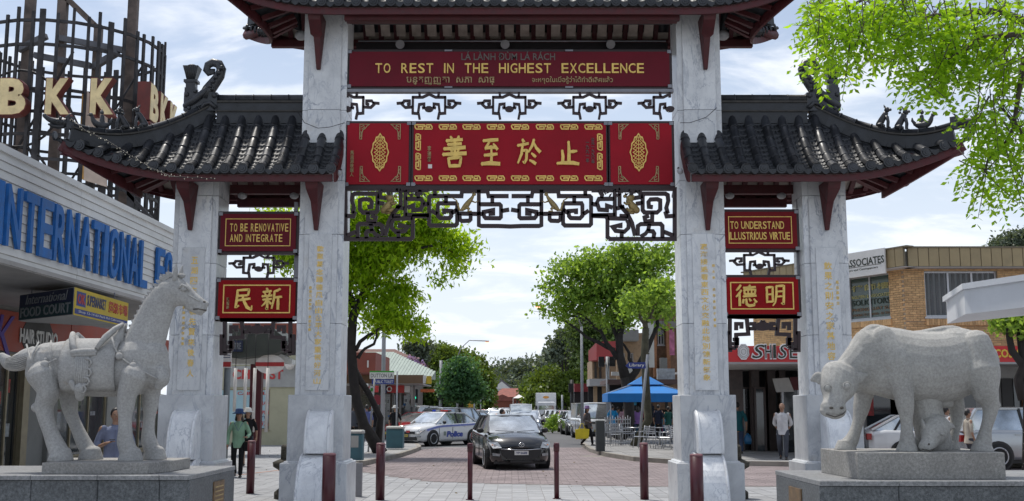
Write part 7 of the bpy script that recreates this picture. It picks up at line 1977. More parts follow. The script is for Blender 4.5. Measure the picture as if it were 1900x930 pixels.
# ================================================================== CARS
BLACKP = carpaint('black car paint', (.010,.011,.013)); WHP = carpaint('white car paint', (.62,.63,.64), 0); SILP = carpaint('silver car paint', (.34,.36,.38), .6); REDP_ = carpaint('red car paint', (.30,.012,.018), .1); BLUP = carpaint('blue grey car paint', (.20,.24,.30), .5); DSP = carpaint('dark grey car paint', (.06,.065,.07), .5)
car('glossy black hatchback turning towards the gate, nearest car in the opening', 'hatch', -.10, 32.3, radians(9), BLACKP, plate=('w', 'YP·268B'), name='black_hatchback')
pt, pbody, pin, pY, pW = car('white police car with blue chequered stripe and lettering, parked at an angle on the left', 'sedan', -3.25, 50.6, radians(-38), WHP, plate=('y', 'AXC·12N'), name='police_car')
PBL = paint('police blue', (.02,.05,.32), .4); PBL2 = paint('pale stripe blue', (.16,.20,.50), .4)
for a, b in zip(np.linspace(.10,.97,12), np.linspace(.10,.97,12)[1:]):
    MB().beam((pW*1.012, pY(a), pin(a)[2]-.06), (pW*1.012, pY(b), pin(b)[2]-.06), .012, .085).build('side_stripe', PBL2, pbody)
put_text('lettering', 'Police', PBL, pbody, (pW*1.003, pY(.50), .50), 1.1, .26, .006, U=(0,1,0), off=.05, shear=.15)
MB().box(pW*1.0, pW*1.01, pY(.34), pY(.37), .44, .62).build('crest', paint('crest grey', (.2,.24,.2), .5), pbody)
lb = MB().cbox(-.52,.52,-.02,.22,1.47,1.54,.03).build('light_bar', BLP, pbody)
for x, c in ((-.36,(.01,.05,.5)),(-.14,(.4,.4,.42)),(.14,(.4,.02,.02)),(.36,(.5,.02,.02))): MB().box(x-.10,x+.10,-.03,.23,1.49,1.56).build('light_lens', paint('lens %.1f' % x, c, .2), lb)
for x, c in ((-.32,(.01,.05,.4)),(.1,(.45,.03,.03))): MB().box(x,x+.2,pY(0)-.05,pY(0)-.02,.58,.68).build('grille_light', paint('lens %.1f' % x, c, .2), pbody)
def carat(label, kind, px, Y, rz, col, g=None, detail=1, z=0.0, name='parked_car', cat='car', plate=None):
    return car(label, kind, at(px, 780, Y).x, Y, radians(rz), col, g, detail, plate, z, name=name, cat=cat)
GL, GR_, GF = 'cars waiting on the left of the street', 'cars parked along the right kerb', 'cars far up the street'
carat('red car nose showing behind the police car bonnet', 'hatch', 780, 55.5, -38, REDP_, GL)
carat('white utility truck with dark windows and roof rack left of the police car', 'ute', 792, 64.5, -48, WHP, GL, name='parked_utility', cat='utility')
carat('silver station wagon directly behind the police car roof', 'suv', 822, 58.5, -42, SILP, GL)
carat('white sedan nose poking out behind the police car boot', 'sedan', 866, 62, -28, WHP, GL)
carat('dark grey car side-on beyond the police car', 'sedan', 862, 78, -60, DSP, GL)
carat('white hatchback standing beyond the dark grey car', 'hatch', 888, 96, -30, WHP, GL)
carat('silver car far left of the queue behind the white hatchback', 'sedan', 905, 112, -20, SILP, GF); carat('white car low in the distant queue at centre', 'hatch', 915, 104, -14, WHP, GF)
carat('maroon car in the distant queue left of centre', 'sedan', 897, 132, -24, REDP_, GF); carat('blue grey car farthest up the middle of the street', 'sedan', 930, 140, -6, BLUP, GF)
carat('pale blue sedan queued right behind the black hatchback', 'sedan', 971, 56, 1, BLUP, 'cars queued behind the black hatchback'); carat('white van queued behind the pale blue sedan', 'van', 966, 82, 1, WHP, 'cars queued behind the black hatchback', name='white_van', cat='van')
carat('white hatchback between the queued van and the delivery truck', 'hatch', 985, 95, 0, WHP, 'cars queued behind the black hatchback')
carat('white minibus van parked at the kerb behind the person with the yellow bag', 'van', 1096, 62, 5, WHP, None, 2, name='white_van', cat='van', plate=('y','BX·14K'))
for px, Y, k, c, l in ((1071,70,'hatch',DSP,'dark grey hatchback parked directly in front of the white minibus van'), (1062,77,'sedan',SILP,'silver grey sedan parked second behind the white minibus van'), (1053,84,'hatch',REDP_,'red hatchback parked among the grey cars at the right kerb'), (1041,91,'sedan',DSP,'charcoal sedan parked just beyond the red hatchback'), (1032,98,'hatch',SILP,'bright silver car parked beside the median bush')):
    carat(l, k, px, Y, 4, c, GR_)
carat('silver people carrier standing side-on behind the cow statue at the right edge', 'suv', 1905, 31.2, 92, SILP, None, 2, name='silver_suv')
carat('white car with red tail lamp glimpsed between the legs of the cow', 'hatch', 1745, 33.5, 80, WHP, None, 1)
for px, Y, k, c, rz, l in ((940,100,'suv',DSP,0,'dark grey off-roader in the oncoming lane left of the queued van'), (925,88,'sedan',SILP,-12,'silver sedan left of centre in the distant traffic'), (948,125,'hatch',WHP,0,'small white car straight beyond the queued white van'), (880,88,'hatch',SILP,-34,'silver hatchback half hidden at the left end of the distant queue'),
    (975,112,'sedan',DSP,0,'charcoal sedan just left of the delivery truck'), (917,160,'suv',WHP,-8,'white off-roader lost far up the left side'), (1024,108,'sedan',WHP,3,'white sedan parked last at the far right kerb')):
    carat(l, k, px, Y, rz, c, GF)
# delivery truck
TX = at(1013, 780, 128).x
t = thing('delivery_truck', 'white box truck with an orange logo driving towards the gate', 'truck', (TX, 128, 0))
MB().cbox(-1.15,1.15,-.5,5,.8,3.35,.04).build('cargo_box', WHP, t); cb = MB().cbox(-1.0,1.0,-2.2,-.6,.5,2.35,.12).build('cab', WHP, t)
MB().add([(-.88,-2.22,1.45),(.88,-2.22,1.45),(.8,-2.19,2.15),(-.8,-2.19,2.15),(-.88,-2.1,1.45),(.88,-2.1,1.45),(.8,-2.1,2.15),(-.8,-2.1,2.15)], [(0,1,2,3),(7,6,5,4),(0,4,5,1),(1,5,6,2),(2,6,7,3),(3,7,4,0)]).build('windscreen', CGL, cb)
MB().box(-.95,.95,-2.26,-2.2,.45,.8).build('bumper', BLP, cb); MB().ball((0,-.52,2.85), .3, 12, (1.2,.1,.5)).build('logo', paint('orange logo', (.55,.25,.05), .5), t)
for s in (-1,1):
    MB().box(*sorted((s*.65,s*.9)),-2.24,-2.2,.9,1.1).build('headlight', LMP, cb); MB().box(*sorted((s*1.05,s*1.25)),-2.2,-2.1,1.5,1.9).build('mirror', BLP, cb)
    for y in (-1.5, 3.6): w_ = MB().tube([(s*1.0-.14,y,.42),(s*1.0+.14,y,.42)], .42, 16, smooth=False).build('wheel', TYRE, t)

# ================================================================== STREET, RIGHT SIDE
BRB = paint('brown brick', (.20,.125,.08), .9, .3, 6, bump=.3, grime=.2); TANB = paint('tan brick', (.30,.21,.13), .9, .2, 6, bump=.3)
o3 = (8.6, 62); CB2 = thing('brick_shops', 'brown brick shops with upper windows and a tall white college banner', 'building', (8.6, 62, 0))
def mfac(par, px0, px1, py0, py1, Y, m, holes, org, name='wall', d_=4):
    a = at(px0, py1, Y); b = at(px1, py0, Y); mb = MB()
    H_ = [(at(h[0],700,Y).x-a.x, at(h[1],700,Y).x-a.x, at(px0,h[3],Y).z, at(px0,h[2],Y).z) for h in holes]
    wall_holes(mb, (a.x-org[0], Y-org[1]), (b.x-org[0], Y-org[1]), max(0,a.z), b.z, H_, .3); w = mb.build(name, m, par)
    for h in H_: window(w if False else par, Vector((a.x-org[0], Y-org[1], 0)), Vector((1,0,0)), Vector((0,-1,0)), h, ALU, GLS2, 1, .06, .12)
    return w
mfac(CB2, 1145, 1196, 618, 720, 66, TANB, [(1152,1160,655,688),(1166,1176,655,688)], o3)
mfac(CB2, 1196, 1262, 560, 760, 60, BRB, [(1222,1234,612,640)], o3)
boxb(CB2, 'cornice', 1196, 1262, 596, 609, 59.5, .6, CONC, o3); boxb(CB2, 'brick_pier', 1238, 1243, 600, 700, 59.4, .5, paint('orange brick', (.30,.15,.08), .9, .2, 8), o3); boxb(CB2, 'brick_pier', 1214, 1218, 612, 700, 59.4, .5, MATS['orange brick'], o3)
boxb(CB2, 'balcony', 1150, 1185, 612, 632, 64.8, 1.2, CONC, o3)
for i in range(9): boxb(CB2, 'balcony_rail', 1152+i*3.7, 1153+i*3.7, 604, 613, 64.8, .06, BLP, o3)
bn = boxb(CB2, 'banner', 1198, 1213, 600, 682, 58.6, .08, WSG, o3)
for i, ch in enumerate('COLLEGE'):
    p = at(1202, 612+i*8.6, 58.55); put_text('letter', ch, BLT, bn, (p.x-o3[0], p.y-o3[1], p.z), .16, .17, .01, off=.02)
pb = boxb(CB2, 'poster', 1243, 1251, 612, 659, 58.8, .06, paint('pink poster', (.45,.14,.25), .6, .5, 3), o3)
boxb(CB2, 'air_unit', 1226, 1238, 664, 686, 58.8, .5, CONC, o3); boxb(CB2, 'shop_sign', 1220, 1252, 684, 708, 57.5, .3, paint('pale shop sign', (.36,.40,.44), .6, .3, 5), o3)
boxb(CB2, 'awning', 1128, 1262, 704, 712, 56.5, 5, paint('dull awning', (.10,.06,.055), .7), o3); boxb(CB2, 'shop_sign', 1135, 1155, 690, 697, 57, .3, WSG, o3); boxb(CB2, 'shop_sign', 1158, 1176, 684, 692, 57, .3, WSG, o3)
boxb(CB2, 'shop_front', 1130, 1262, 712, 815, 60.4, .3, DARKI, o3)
# goods in the shop mouth: racks of clothes and bright stock
for i in range(60):
    px = R.uniform(1165, 1256); py = R.uniform(742, 802); c = R.choice([(.30,.05,.16),(.05,.12,.30),(.20,.10,.28),(.45,.42,.40),(.04,.2,.3),(.35,.06,.05),(.02,.02,.03),(.02,.03,.05),(.03,.03,.03)])
    boxb(CB2, 'display_garment', px, px+R.uniform(3,7), py, py+R.uniform(6,16), R.uniform(57.6,59.4), .15, paint('stock %d' % (i % 11), c, .8, .5, 6), o3)
o4 = (6.5, 80); FB = thing('red_parapet_shops', 'far shop block with a bright red box parapet above tan brick piers', 'building', (6.5, 80, 0))
a = at(1092, 670, 78); b = at(1150, 638, 78); 
MB().add([(a.x-o4[0],-2,a.z),(at(1107,0,78).x-o4[0] if False else at(1107,670,76).x-o4[0],-4,a.z+.0),(b.x-o4[0],-4,a.z+.3),(b.x-o4[0],6,a.z),(a.x-o4[0],-2,b.z-.5),(at(1107,640,76).x-o4[0],-4,b.z),(b.x-o4[0],-4,b.z+.1),(b.x-o4[0],6,b.z)], [(0,1,5,4),(1,2,6,5),(2,3,7,6),(3,0,4,7),(4,5,6,7),(3,2,1,0)]).build('parapet', paint('bright red cladding', (.28,.035,.035), .6, .1, 1), FB)
boxb(FB, 'wall', 1099, 1150, 668, 706, 79, 5, TANB, o4)
for px in (1103, 1112): boxb(FB, 'window', px, px+4, 672, 702, 78.9, .1, GLS, o4)
for px in (1102, 1118, 1140): boxb(FB, 'pier', px, px+6, 712, 775, 79, .4, TANB, o4)
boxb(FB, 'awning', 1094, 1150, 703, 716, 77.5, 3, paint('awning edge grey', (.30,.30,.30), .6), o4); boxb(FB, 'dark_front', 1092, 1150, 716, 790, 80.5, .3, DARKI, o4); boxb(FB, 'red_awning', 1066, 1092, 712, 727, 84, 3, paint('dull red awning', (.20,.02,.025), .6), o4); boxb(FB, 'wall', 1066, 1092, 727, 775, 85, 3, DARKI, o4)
# signals and poles
def pole(label, px, pyt, Y, r, heads=(), name='signal_pole', m=POLE, cat='pole'):
    a = at(px, pyt, Y); t = thing(name, label, cat, (a.x, Y, 0)); MB().tube([(0,0,0),(0,0,a.z)], r, 8).build('pole', m, t)
    for h0, h1, v0, v1 in heads:
        b = at(h0, v1, Y-.2); c = at(h1, v0, Y-.2); k = MB().box(b.x-a.x, c.x-a.x, -.3, -.05, b.z, c.z).build('signal_head', BLP, t)
        for q in range(3): zz = b.z+(c.z-b.z)*(q+.5)/3; MB().tube([((b.x+c.x)/2-a.x,-.36,zz),((b.x+c.x)/2-a.x,-.3,zz)], .09, 10, smooth=False).build('signal_lens', DARKI, k)
        MB().tube([((b.x+c.x)/2-a.x,-.1,(b.z+c.z)/2),(0,0,(b.z+c.z)/2-.2)], .03, 6).build('bracket', POLE, t)
    return t
pole('signal pole with two dark heads left of the right street tree', 1127, 662, 57, .09, ((1111,1121,662,681),(1131,1141,662,680)))
pole('dark signal pole far up the right side beside the truck', 1061, 705, 82, .14, ((1055,1063,712,728),), m=BLP)
pole('thin grey pole far behind the row of parked cars', 1043, 733, 100, .08, ())

# leaning pole with library sign, trunk beside it
YL = 44.0
a = at(1199, 672, YL); b = gr(1212, 838, .13); t = thing('library_sign', 'blue arrow shaped library sign on a grey pole against the thin tree trunk', 'sign', (b.x, YL, .13))
zt_ = a.z-.13; MB().tube([(0,0,0),(a.x-b.x+.06,0,zt_+.3)], .055, 8).build('post', POLE, t)
def ql(px, py): v = at(px, py, YL); return v.x-b.x, v.z-.13
P = [ql(1160,679), ql(1166,673), ql(1197,672), ql(1198,684), ql(1166,684)]
sgn = MB().prism(P, (0,0,0), (1,0,0), (0,0,1), (0,1,0), -.10, -.07).build('sign_plate', MATS['royal blue'], t)
c0, c1 = ql(1167,682), ql(1195,675); put_text('lettering', 'Library', WSG, sgn, ((c0[0]+c1[0])/2,-.102,(c0[1]+c1[1])/2), c1[0]-c0[0], c1[1]-c0[1], .004, off=.02)

# café umbrella, fence, planter, tables
UMB = paint('blue umbrella canvas', (.012,.165,.48), .8, .12, 2); UMB2 = paint('blue umbrella canvas inside', (.008,.03,.12), .8)
YU = 49.0; c = at(1197, 694, YU); hw_ = (at(1272,742,YU).x-at(1122,742,YU).x)/2; ze = at(1122,730,YU-1.5).z
t = thing('cafe_umbrella', 'large two tiered blue market umbrella over the café tables', 'umbrella', (c.x, YU, .13)); ze -= .13; zt_ = c.z-.13-.15
def tier(w0, z0, w1, z1, name):
    V_ = [(sx*w0, sy*w0*.8, z0) for sx, sy in ((-1,-1),(1,-1),(1,1),(-1,1))]+[(sx*w1, sy*w1*.8, z1) for sx, sy in ((-1,-1),(1,-1),(1,1),(-1,1))]
    return MB().add(V_, [(0,1,5,4),(1,2,6,5),(2,3,7,6),(3,0,4,7)]+([(4,5,6,7)] if w1 > 0 else [])).build(name, UMB, t)
k_ = tier(hw_, ze, hw_*.32, zt_-.35, 'canopy'); tier(hw_*.42, zt_-.32, .03, zt_+.12, 'top_vent')
V_ = MB()
for sx, sy in ((-1,-1),(1,-1),(1,1),(-1,1)): pass
cs = [(-hw_,-hw_*.8),(hw_,-hw_*.8),(hw_,hw_*.8),(-hw_,hw_*.8)]
for i in range(4):
    a, b = cs[i], cs[(i+1)%4]; MB().beam((a[0],a[1],ze-.18), (b[0],b[1],ze-.18), .02, .36).build('valance', UMB, k_); MB().beam((a[0],a[1],ze-.02), (0,0,zt_-.1), .03, .04).build('rib', POLE, k_)
MB().tube([(0,0,0),(0,0,zt_)], .04, 8).build('pole', POLE, t)
for sx in (-1,1): MB().tube([(sx*hw_*.93,-hw_*.72,0),(sx*hw_*.93,-hw_*.72,ze)], .03, 6).build('side_pole', POLE, t)
PLN = paint('dark planter', (.045,.05,.05), .7, .2, 3)
p = gr(1115, 838, .13); t = MB().cbox(-.15,.15,-.25,.25,0,1.08,.02).build('barrier_box', PLN, None, (p.x, p.y+.3, .13)); tag(t, 'dark grey upright box at the left end of the café fence', 'box')
fx0, fx1 = at(1123, 820, 44.5), at(1170, 820, 46.5)
t = thing('cafe_fence', 'light metal railing with thin bars enclosing the café seats', 'fence', (fx0.x, 44.5, .13)); A_, B_ = Vector((0,0,0)), Vector((fx1.x-fx0.x, 2.0, 0))
for z in (.12, .55, 1.05): MB().beam(A_+Vector((0,0,z)), B_+Vector((0,0,z)), .03, .04).build('rail', POLE, t)
for i in range(11):
    q = A_.lerp(B_, i/10); MB().tube([q, q+Vector((0,0,1.15+.06*(i%2)))], .012, 6).build('fence_bar', POLE, t)
    if i < 10:
        m_ = A_.lerp(B_, (i+.5)/10); MB().tube([m_+Vector((.05*cos(k*pi/4),0,.8+.1*sin(k*pi/4))) for k in range(9)], .010, 4).build('fence_ring', POLE, t)
ALC = paint('aluminium chair', (.42,.43,.45), .3, .15, 5, .7)
def chair(x, y, rz, label):
    t = thing('cafe_chair', label, 'chair', (x, y, .13), rz, 'aluminium café chairs')
    MB().cbox(-.22,.22,-.22,.22,.43,.455,.02).build('seat', ALC, t)
    for sx in (-1,1):
        MB().tube([(sx*.23,-.24,0),(sx*.21,-.18,.44),(sx*.23,-.2,.62),(sx*.22,.22,.64)], .014, 6).build('leg', ALC, t); MB().tube([(sx*.23,.28,0),(sx*.2,.2,.44),(sx*.2,.27,.85)], .014, 6).build('leg', ALC, t)
    for k in range(4): MB().box(-.19,.19,.22+.02*k,.235+.02*k,.55+.08*k,.59+.08*k).build('back_slat', ALC, t)
def table(x, y, label):
    t = thing('cafe_table', label, 'table', (x, y, .13), 0, 'round café tables'); MB().lathe([(.34,.72),(.35,.73),(.34,.745),(.01,.747)], n=20).build('tabletop', ALC, t); MB().tube([(0,0,.03),(0,0,.72)], .03, 8).build('stem', ALC, t)
    for k in range(4): a = k*pi/2+.4; MB().tube([(0,0,.1),(.25*cos(a),.25*sin(a),.02)], .016, 6).build('foot', ALC, t)
def gq(px, py): p = gr(px, py, .13); return p.x, p.y
for (px, py, lab) in ((1178,828,'round aluminium café table just right of the railing'), (1225,828,'round aluminium café table right of the thin trunk'), (1246,822,'round aluminium café table nearest the inner right column')): table(*gq(px, py), lab)
for px, py, rz, lab in ((1142,826,0,'aluminium café chair behind the railing'), (1165,824,1.4,'aluminium café chair at the right end of the railing'), (1190,832,-1.2,'aluminium café chair left of the thin trunk'), (1215,833,2.4,'aluminium café chair right of the library sign pole'), (1236,834,-2.0,'aluminium café chair near the inner right column'), (1250,830,1,'aluminium café chair partly behind the inner right column')): chair(*gq(px, py), rz, lab)

# ================================================================== FAR END OF THE STREET
FH = thing('far_house', 'white gabled house among the trees at the far end of the street', 'house', (at(931,730,230).x, 230, 0)); oF = (at(931,730,230).x, 230)
MB().box(-2.2,2.2,0,6,0,at(0,722,230).z).build('wall', WSG, FH); za = at(0,722,230).z; MB().prism([(-2.6,za),(2.6,za),(0,at(0,704,230).z)], (0,-.3,0), (1,0,0), (0,0,1), (0,1,0), 0, 6.5).build('roof', paint('grey roof', (.14,.13,.14), .8), FH)
MB().prism([(-1.9,za),(1.9,za),(0,at(0,708,230).z)], (0,-.34,0), (1,0,0), (0,0,1), (0,1,0), 0, .03).build('gable', WSG, FH)
for x in (-1,.6): MB().box(x,x+.7,-.06,.0,za-1.6,za-.4).build('window', GLS, FH)
RH = thing('far_red_house', 'red tiled brick house closing the view at the end of the street', 'house', (at(955,740,210).x, 210, 0))
za, zb3 = at(0,737,210).z, at(0,720,210).z
MB().box(-3.8,3.6,0,8,0,za).build('wall', RBR, RH); MB().add([(-4.2,-.6,za),(4,-.6,za),(4,8.6,za),(-4.2,8.6,za),(-2.4,4,zb3),(2.2,4,zb3)], [(0,1,5,4),(1,2,5),(2,3,4,5),(3,0,4),(0,3,2,1)]).build('roof', paint('red roof tile', (.24,.08,.06), .85, .3, 2), RH)
for x in (-2.6,-.4,1.8): MB().box(x,x+1,-.05,0,za-1.8,za-.5).build('window', GLS, RH)
RH2 = thing('far_brick_house', 'lower brick house left of the red tiled one at the street end', 'house', (at(932,750,190).x, 190, 0)); za = at(0,744,190).z
MB().box(-2.6,2.4,0,6,0,za).build('wall', RBR, RH2); MB().prism([(-2.8,za),(2.6,za),(0,za+1.1)], (0,-.2,0), (1,0,0), (0,0,1), (0,1,0), 0, 6.4).build('roof', MATS['red roof tile'], RH2)
t = thing('far_marquee', 'small white peaked canopy in front of the far red house', 'canopy', (at(963,745,170).x, 170, 0)); za, zb4 = at(0,739,170).z, at(0,732,170).z
MB().add([(-.95,-.9,za),(.95,-.9,za),(.95,.9,za),(-.95,.9,za),(0,0,zb4)], [(0,1,4),(1,2,4),(2,3,4),(3,0,4),(0,3,2,1)]).build('canopy', WSG, t)
for sx in (-.9,.9): MB().tube([(sx,-.8,0),(sx,-.8,za)], .04, 6).build('post', WSG, t)

# ================================================================== TREES
LG = leafmat('bright spring leaf', (.30,.48,.02), .68, .35, .8, yellow=(.40,.44,.03)); LG2 = leafmat('mid green leaf', (.19,.32,.06), .62, .35, 1.0, yellow=(.22,.28,.06)); LG3 = leafmat('dark mass leaf', (.065,.11,.028), .3, .4, .25, yellow=(.10,.15,.03)); LG4 = leafmat('blue green leaf', (.06,.15,.06), .35, .35, .4); LG5 = leafmat('distant eucalypt leaf', (.10,.13,.095), .25, .35, .1); LG6 = leafmat('olive fig leaf', (.10,.155,.022), .35, .4, .22, yellow=(.16,.21,.03))
LPU = leafmat('jacaranda flower', (.26,.15,.44), .4, .3, .8); LNB = leafmat('near spring leaf', (.22,.42,.015), .65, .3, 2.0, yellow=(.42,.5,.04))
def A3(px, py, Y): v = at(px, py, Y); return (v.x, v.y, v.z)
def EL(px, py, Y, rx, rz_, ry=None): u_ = Y*.99/FPX; return (A3(px, py, Y), (rx*u_, (ry or rx*.8)*u_, rz_*u_))
# left street tree
Y = 38.; g0 = gr(688, 848, .13)
TL = tree('bright yellow-green street tree with two trunks behind the inner left column', (g0.x, 38, .13),
  [([(g0.x,38,.1), A3(676,790,38), A3(660,740,38), A3(655,690,38), A3(651,640,38), A3(655,590,38), A3(668,560,38)], [.24,.18,.17,.17,.17,.15,.13]),
   ([(gr(722,832,.13).x,38.6,.1), A3(706,775,38.4), A3(684,730,38.2), A3(668,705,38.1), A3(656,680,38)], [.17,.11,.11,.11,.10])],
  [(limb_path(A3(652,600,38), A3(690,530,38.4), .3), [.14,.12,.11,.1,.08,.07,.05]), (limb_path(A3(655,570,38), A3(600,460,38), .3), [.13,.11,.1,.09,.08,.06,.05]), (limb_path(A3(666,560,38), A3(730,440,38.8), .3), [.12,.1,.09,.08,.07,.05,.04]), (limb_path(A3(660,570,38), A3(530,420,37.5), .5), [.12,.1,.09,.08,.07,.05,.04]),
   (limb_path(A3(660,650,38), A3(725,610,38.3), .25), [.08,.07,.06,.06,.05,.04,.03]), (limb_path(A3(664,665,38), A3(712,600,37.6), -.1), [.07,.06,.05,.05,.04,.04,.03]), (limb_path(A3(700,500,38), A3(845,470,38.8), .5), [.09,.08,.06,.05,.04,.03,.02]), (limb_path(A3(720,450,38), A3(820,400,38.8), .3), [.09,.08,.06,.05,.04,.03,.02])],
  [EL(700,470,38.3,80,55), EL(655,520,38,45,60), EL(730,545,38.5,50,40), EL(770,440,38.8,60,40), EL(715,590,38,55,26), EL(755,600,38.3,30,22), EL(690,395,38,80,40), EL(780,385,38.5,45,30), EL(840,455,38.9,34,30), EL(858,480,39,26,32), EL(818,515,38.8,14,20), EL(805,425,38.7,34,28), EL(600,430,38,80,55), EL(520,410,37.6,45,30), EL(540,470,37.6,50,40), EL(640,570,38,30,30), EL(770,610,38.2,22,16)],
  30000, .20, LG, BARK2, clump=30, cr=.27, twigs=60, droop=.9, aspect=.36, shell=.25)
# right street tree: open crown of small leaves on dark forking limbs
g1 = gr(1166, 822, .13); Y = 55.
TR = tree('spreading green street tree with dark forked limbs behind the café umbrella', (g1.x, 54, .13),
  [([(g1.x,54,.1), A3(1168,780,54), A3(1166,735,54), A3(1160,700,54)], [.36,.27,.26,.25]), ([A3(1160,700,54), A3(1150,660,54), A3(1149,630,54), A3(1152,600,54)], [.26,.20,.18,.13]), ([A3(1162,712,54), A3(1180,690,54), A3(1200,650,54), A3(1222,600,54)], [.2,.17,.13,.09])],
  [(limb_path(A3(1146,665,54), A3(1095,600,54), .2), [.16,.12,.1,.09,.08,.06,.04]), (limb_path(A3(1140,650,54), A3(1040,590,54), -.2), [.12,.1,.09,.08,.06,.05,.03]), (limb_path(A3(1150,640,54), A3(1120,550,54), .3), [.12,.1,.09,.08,.06,.05,.03]), (limb_path(A3(1152,620,54), A3(1180,540,54), .2), [.12,.1,.09,.08,.06,.05,.03]),
   (limb_path(A3(1180,690,54), A3(1150,625,54.3), .1), [.12,.1,.09,.08,.06,.05,.03]), (limb_path(A3(1178,690,54), A3(1235,570,54), .1), [.1,.09,.08,.07,.06,.05,.03]), (limb_path(A3(1152,600,54), A3(1060,510,54), .2), [.1,.08,.07,.06,.05,.04,.02]), (limb_path(A3(1150,610,54), A3(1140,500,54), .1), [.1,.08,.07,.06,.05,.04,.02]), (limb_path(A3(1220,600,54), A3(1200,500,54), .1), [.09,.08,.06,.05,.04,.03,.02]),
   (limb_path(A3(1090,600,54), A3(1010,575,54), .1), [.06,.05,.04,.04,.03,.02,.02]), (limb_path(A3(1100,605,54), A3(1045,560,54), .1), [.06,.05,.04,.04,.03,.02,.02])],
  [EL(1120,540,54,80,52), EL(1065,550,54,55,38), EL(1180,540,54,70,55), EL(1110,490,54,70,34), EL(1200,490,54,60,40), EL(1060,500,54,42,26), EL(1025,530,54,28,22), EL(1020,572,54,26,10), EL(1225,560,54,40,55), EL(1050,585,54,30,12), EL(1150,590,54,50,20), EL(1240,470,54,25,25), EL(1165,465,54,50,18)],
  14500, .21, LG2, BARK2, clump=7, cr=.30, twigs=130, droop=.2, aspect=.6, shell=.15)
# thin mossy trunk beside the library sign
g2_ = gr(1208, 838, .13)
tree('thin mossy leaning trunk with sparse leaves beside the library sign', (g2_.x, 45, .13), [([(g2_.x,45,.1), A3(1203,780,45), A3(1199,720,45), A3(1196,660,45), A3(1198,610,45)], [.20,.17,.16,.16,.14])],
  [(limb_path(A3(1198,615,45), A3(1175,560,45), .1), [.09,.08,.07,.06,.05,.03,.02]), (limb_path(A3(1199,612,45), A3(1225,550,45), .1), [.1,.08,.07,.06,.05,.03,.02])],
  [EL(1180,560,45,34,24), EL(1225,540,45,30,34)], 1600, .17, LG2, BARK3, clump=8, cr=.3, twigs=20, droop=.2, aspect=.6, shell=.2)
def mass(label, base, ells, n, ls, m, trunk_px=None, group=None, clump=50, cr=.7, name='tree', bark=BARK2, shell=.62, aspect=.7):
    c = ells[0]; tx, ty = c[0][0], c[0][1]
    return tree(label, (tx, ty, 0), [([(tx,ty,0),(tx+.1,ty,c[0][2]*.5),(tx,ty,c[0][2])], [c[1][0]*.07+.12,c[1][0]*.05+.08,.08])], [(limb_path((tx,ty,c[0][2]*.5), (e[0][0],e[0][1],e[0][2]), .2), [.14,.12,.1,.09,.08,.06,.04]) for e in ells[1:4]], ells, n, ls, m, bark, cat='tree', name=name, group=group, clump=clump, cr=cr, shell=shell, aspect=aspect)
GB = 'background trees on the left of the street'
mass('tall olive green fig tree left of the centre, highest of the left trees', 0, [EL(825,690,150,38,40), EL(815,668,150,26,22), EL(838,670,150,26,20), EL(795,705,150,22,30), EL(850,700,150,28,34)], 42000, .42, LG6, group=GB)
mass('olive green tree sloping down to the right of the tallest left tree', 0, [EL(870,695,156,28,28), EL(880,715,155,28,32), EL(858,675,156,22,14), EL(896,737,154,16,20), EL(890,700,156,14,18)], 32000, .42, LG6, group=GB)
mass('rounded blue-green tree in front of the olive ones on the left', 0, [EL(855,705,80,22,24), EL(853,688,80,14,18), EL(872,722,80,20,16), EL(840,722,80,18,16)], 17000, .22, LG4, group=GB, cr=.45)
mass('dark shrub mass under the left trees', 0, [EL(795,732,105,40,18), EL(840,745,105,34,12)], 14000, .28, LG3, group=GB, name='shrub')
# flat-topped gum
gy = 120; tree('flat topped gum tree rising behind the red brick flats', (A3(770,700,gy)[0],gy,0), [([(A3(770,700,gy)[0],gy,0), A3(768,690,gy), A3(766,665,gy)], [.3,.2,.15])], [(limb_path(A3(767,672,gy), A3(757,645,gy), .1), [.12,.1,.09,.08,.07,.06,.05]), (limb_path(A3(767,670,gy), A3(787,645,gy), .1), [.12,.1,.09,.08,.07,.06,.05]), (limb_path(A3(768,665,gy), A3(772,638,gy), .1), [.12,.1,.09,.08,.07,.06,.05])],
  [EL(758,644,gy,8,5), EL(774,639,gy,10,5), EL(789,643,gy,9,5), EL(766,652,gy,6,4), EL(782,658,gy,8,6), EL(778,668,gy,12,8), EL(765,672,gy,6,4)], 3200, .4, LG5, clump=30, cr=.5, shell=.3)
tree('purple flowering jacaranda in front of the red brick flats', (A3(765,690,92)[0],92,0), [([(A3(765,690,92)[0],92,0), A3(766,700,92), A3(765,688,92)], [.2,.15,.08])], [(limb_path(A3(765,705,92), A3(755,680,92), .1), [.08,.07,.06,.05,.05,.04,.03])], [EL(752,675,90,8,5), EL(762,678,90,9,7), EL(773,684,90,9,6), EL(760,672,90,5,6)], 1800, .28, LPU, clump=14, cr=.35, shell=.3)
GC = 'background trees on the right of the street'
mass('huge dark olive tree filling the right side behind the parked cars', 0, [EL(1062,700,160,40,40), EL(1085,665,161,34,34), EL(1030,722,158,30,24), EL(1100,700,160,36,44), EL(1058,662,162,26,18), EL(1120,655,162,26,30)], 50000, .5, LG3, group=GC, cr=.9)
mass('lighter olive tree overhanging the white truck', 0, [EL(1008,722,142,24,20), EL(1000,736,140,18,14), EL(1035,735,142,28,16), EL(1022,708,144,22,14), EL(1062,720,140,26,22)], 34000, .40, LG6, group=GC)
mass('tall sparse gum rising at the top left of the right-hand trees', 0, [EL(1048,624,140,9,6), EL(1036,640,140,10,7), EL(1062,634,140,14,9), EL(1030,655,140,14,10), EL(1075,628,140,20,14)], 8000, .5, LG5, group=GC, cr=.6, shell=.3)
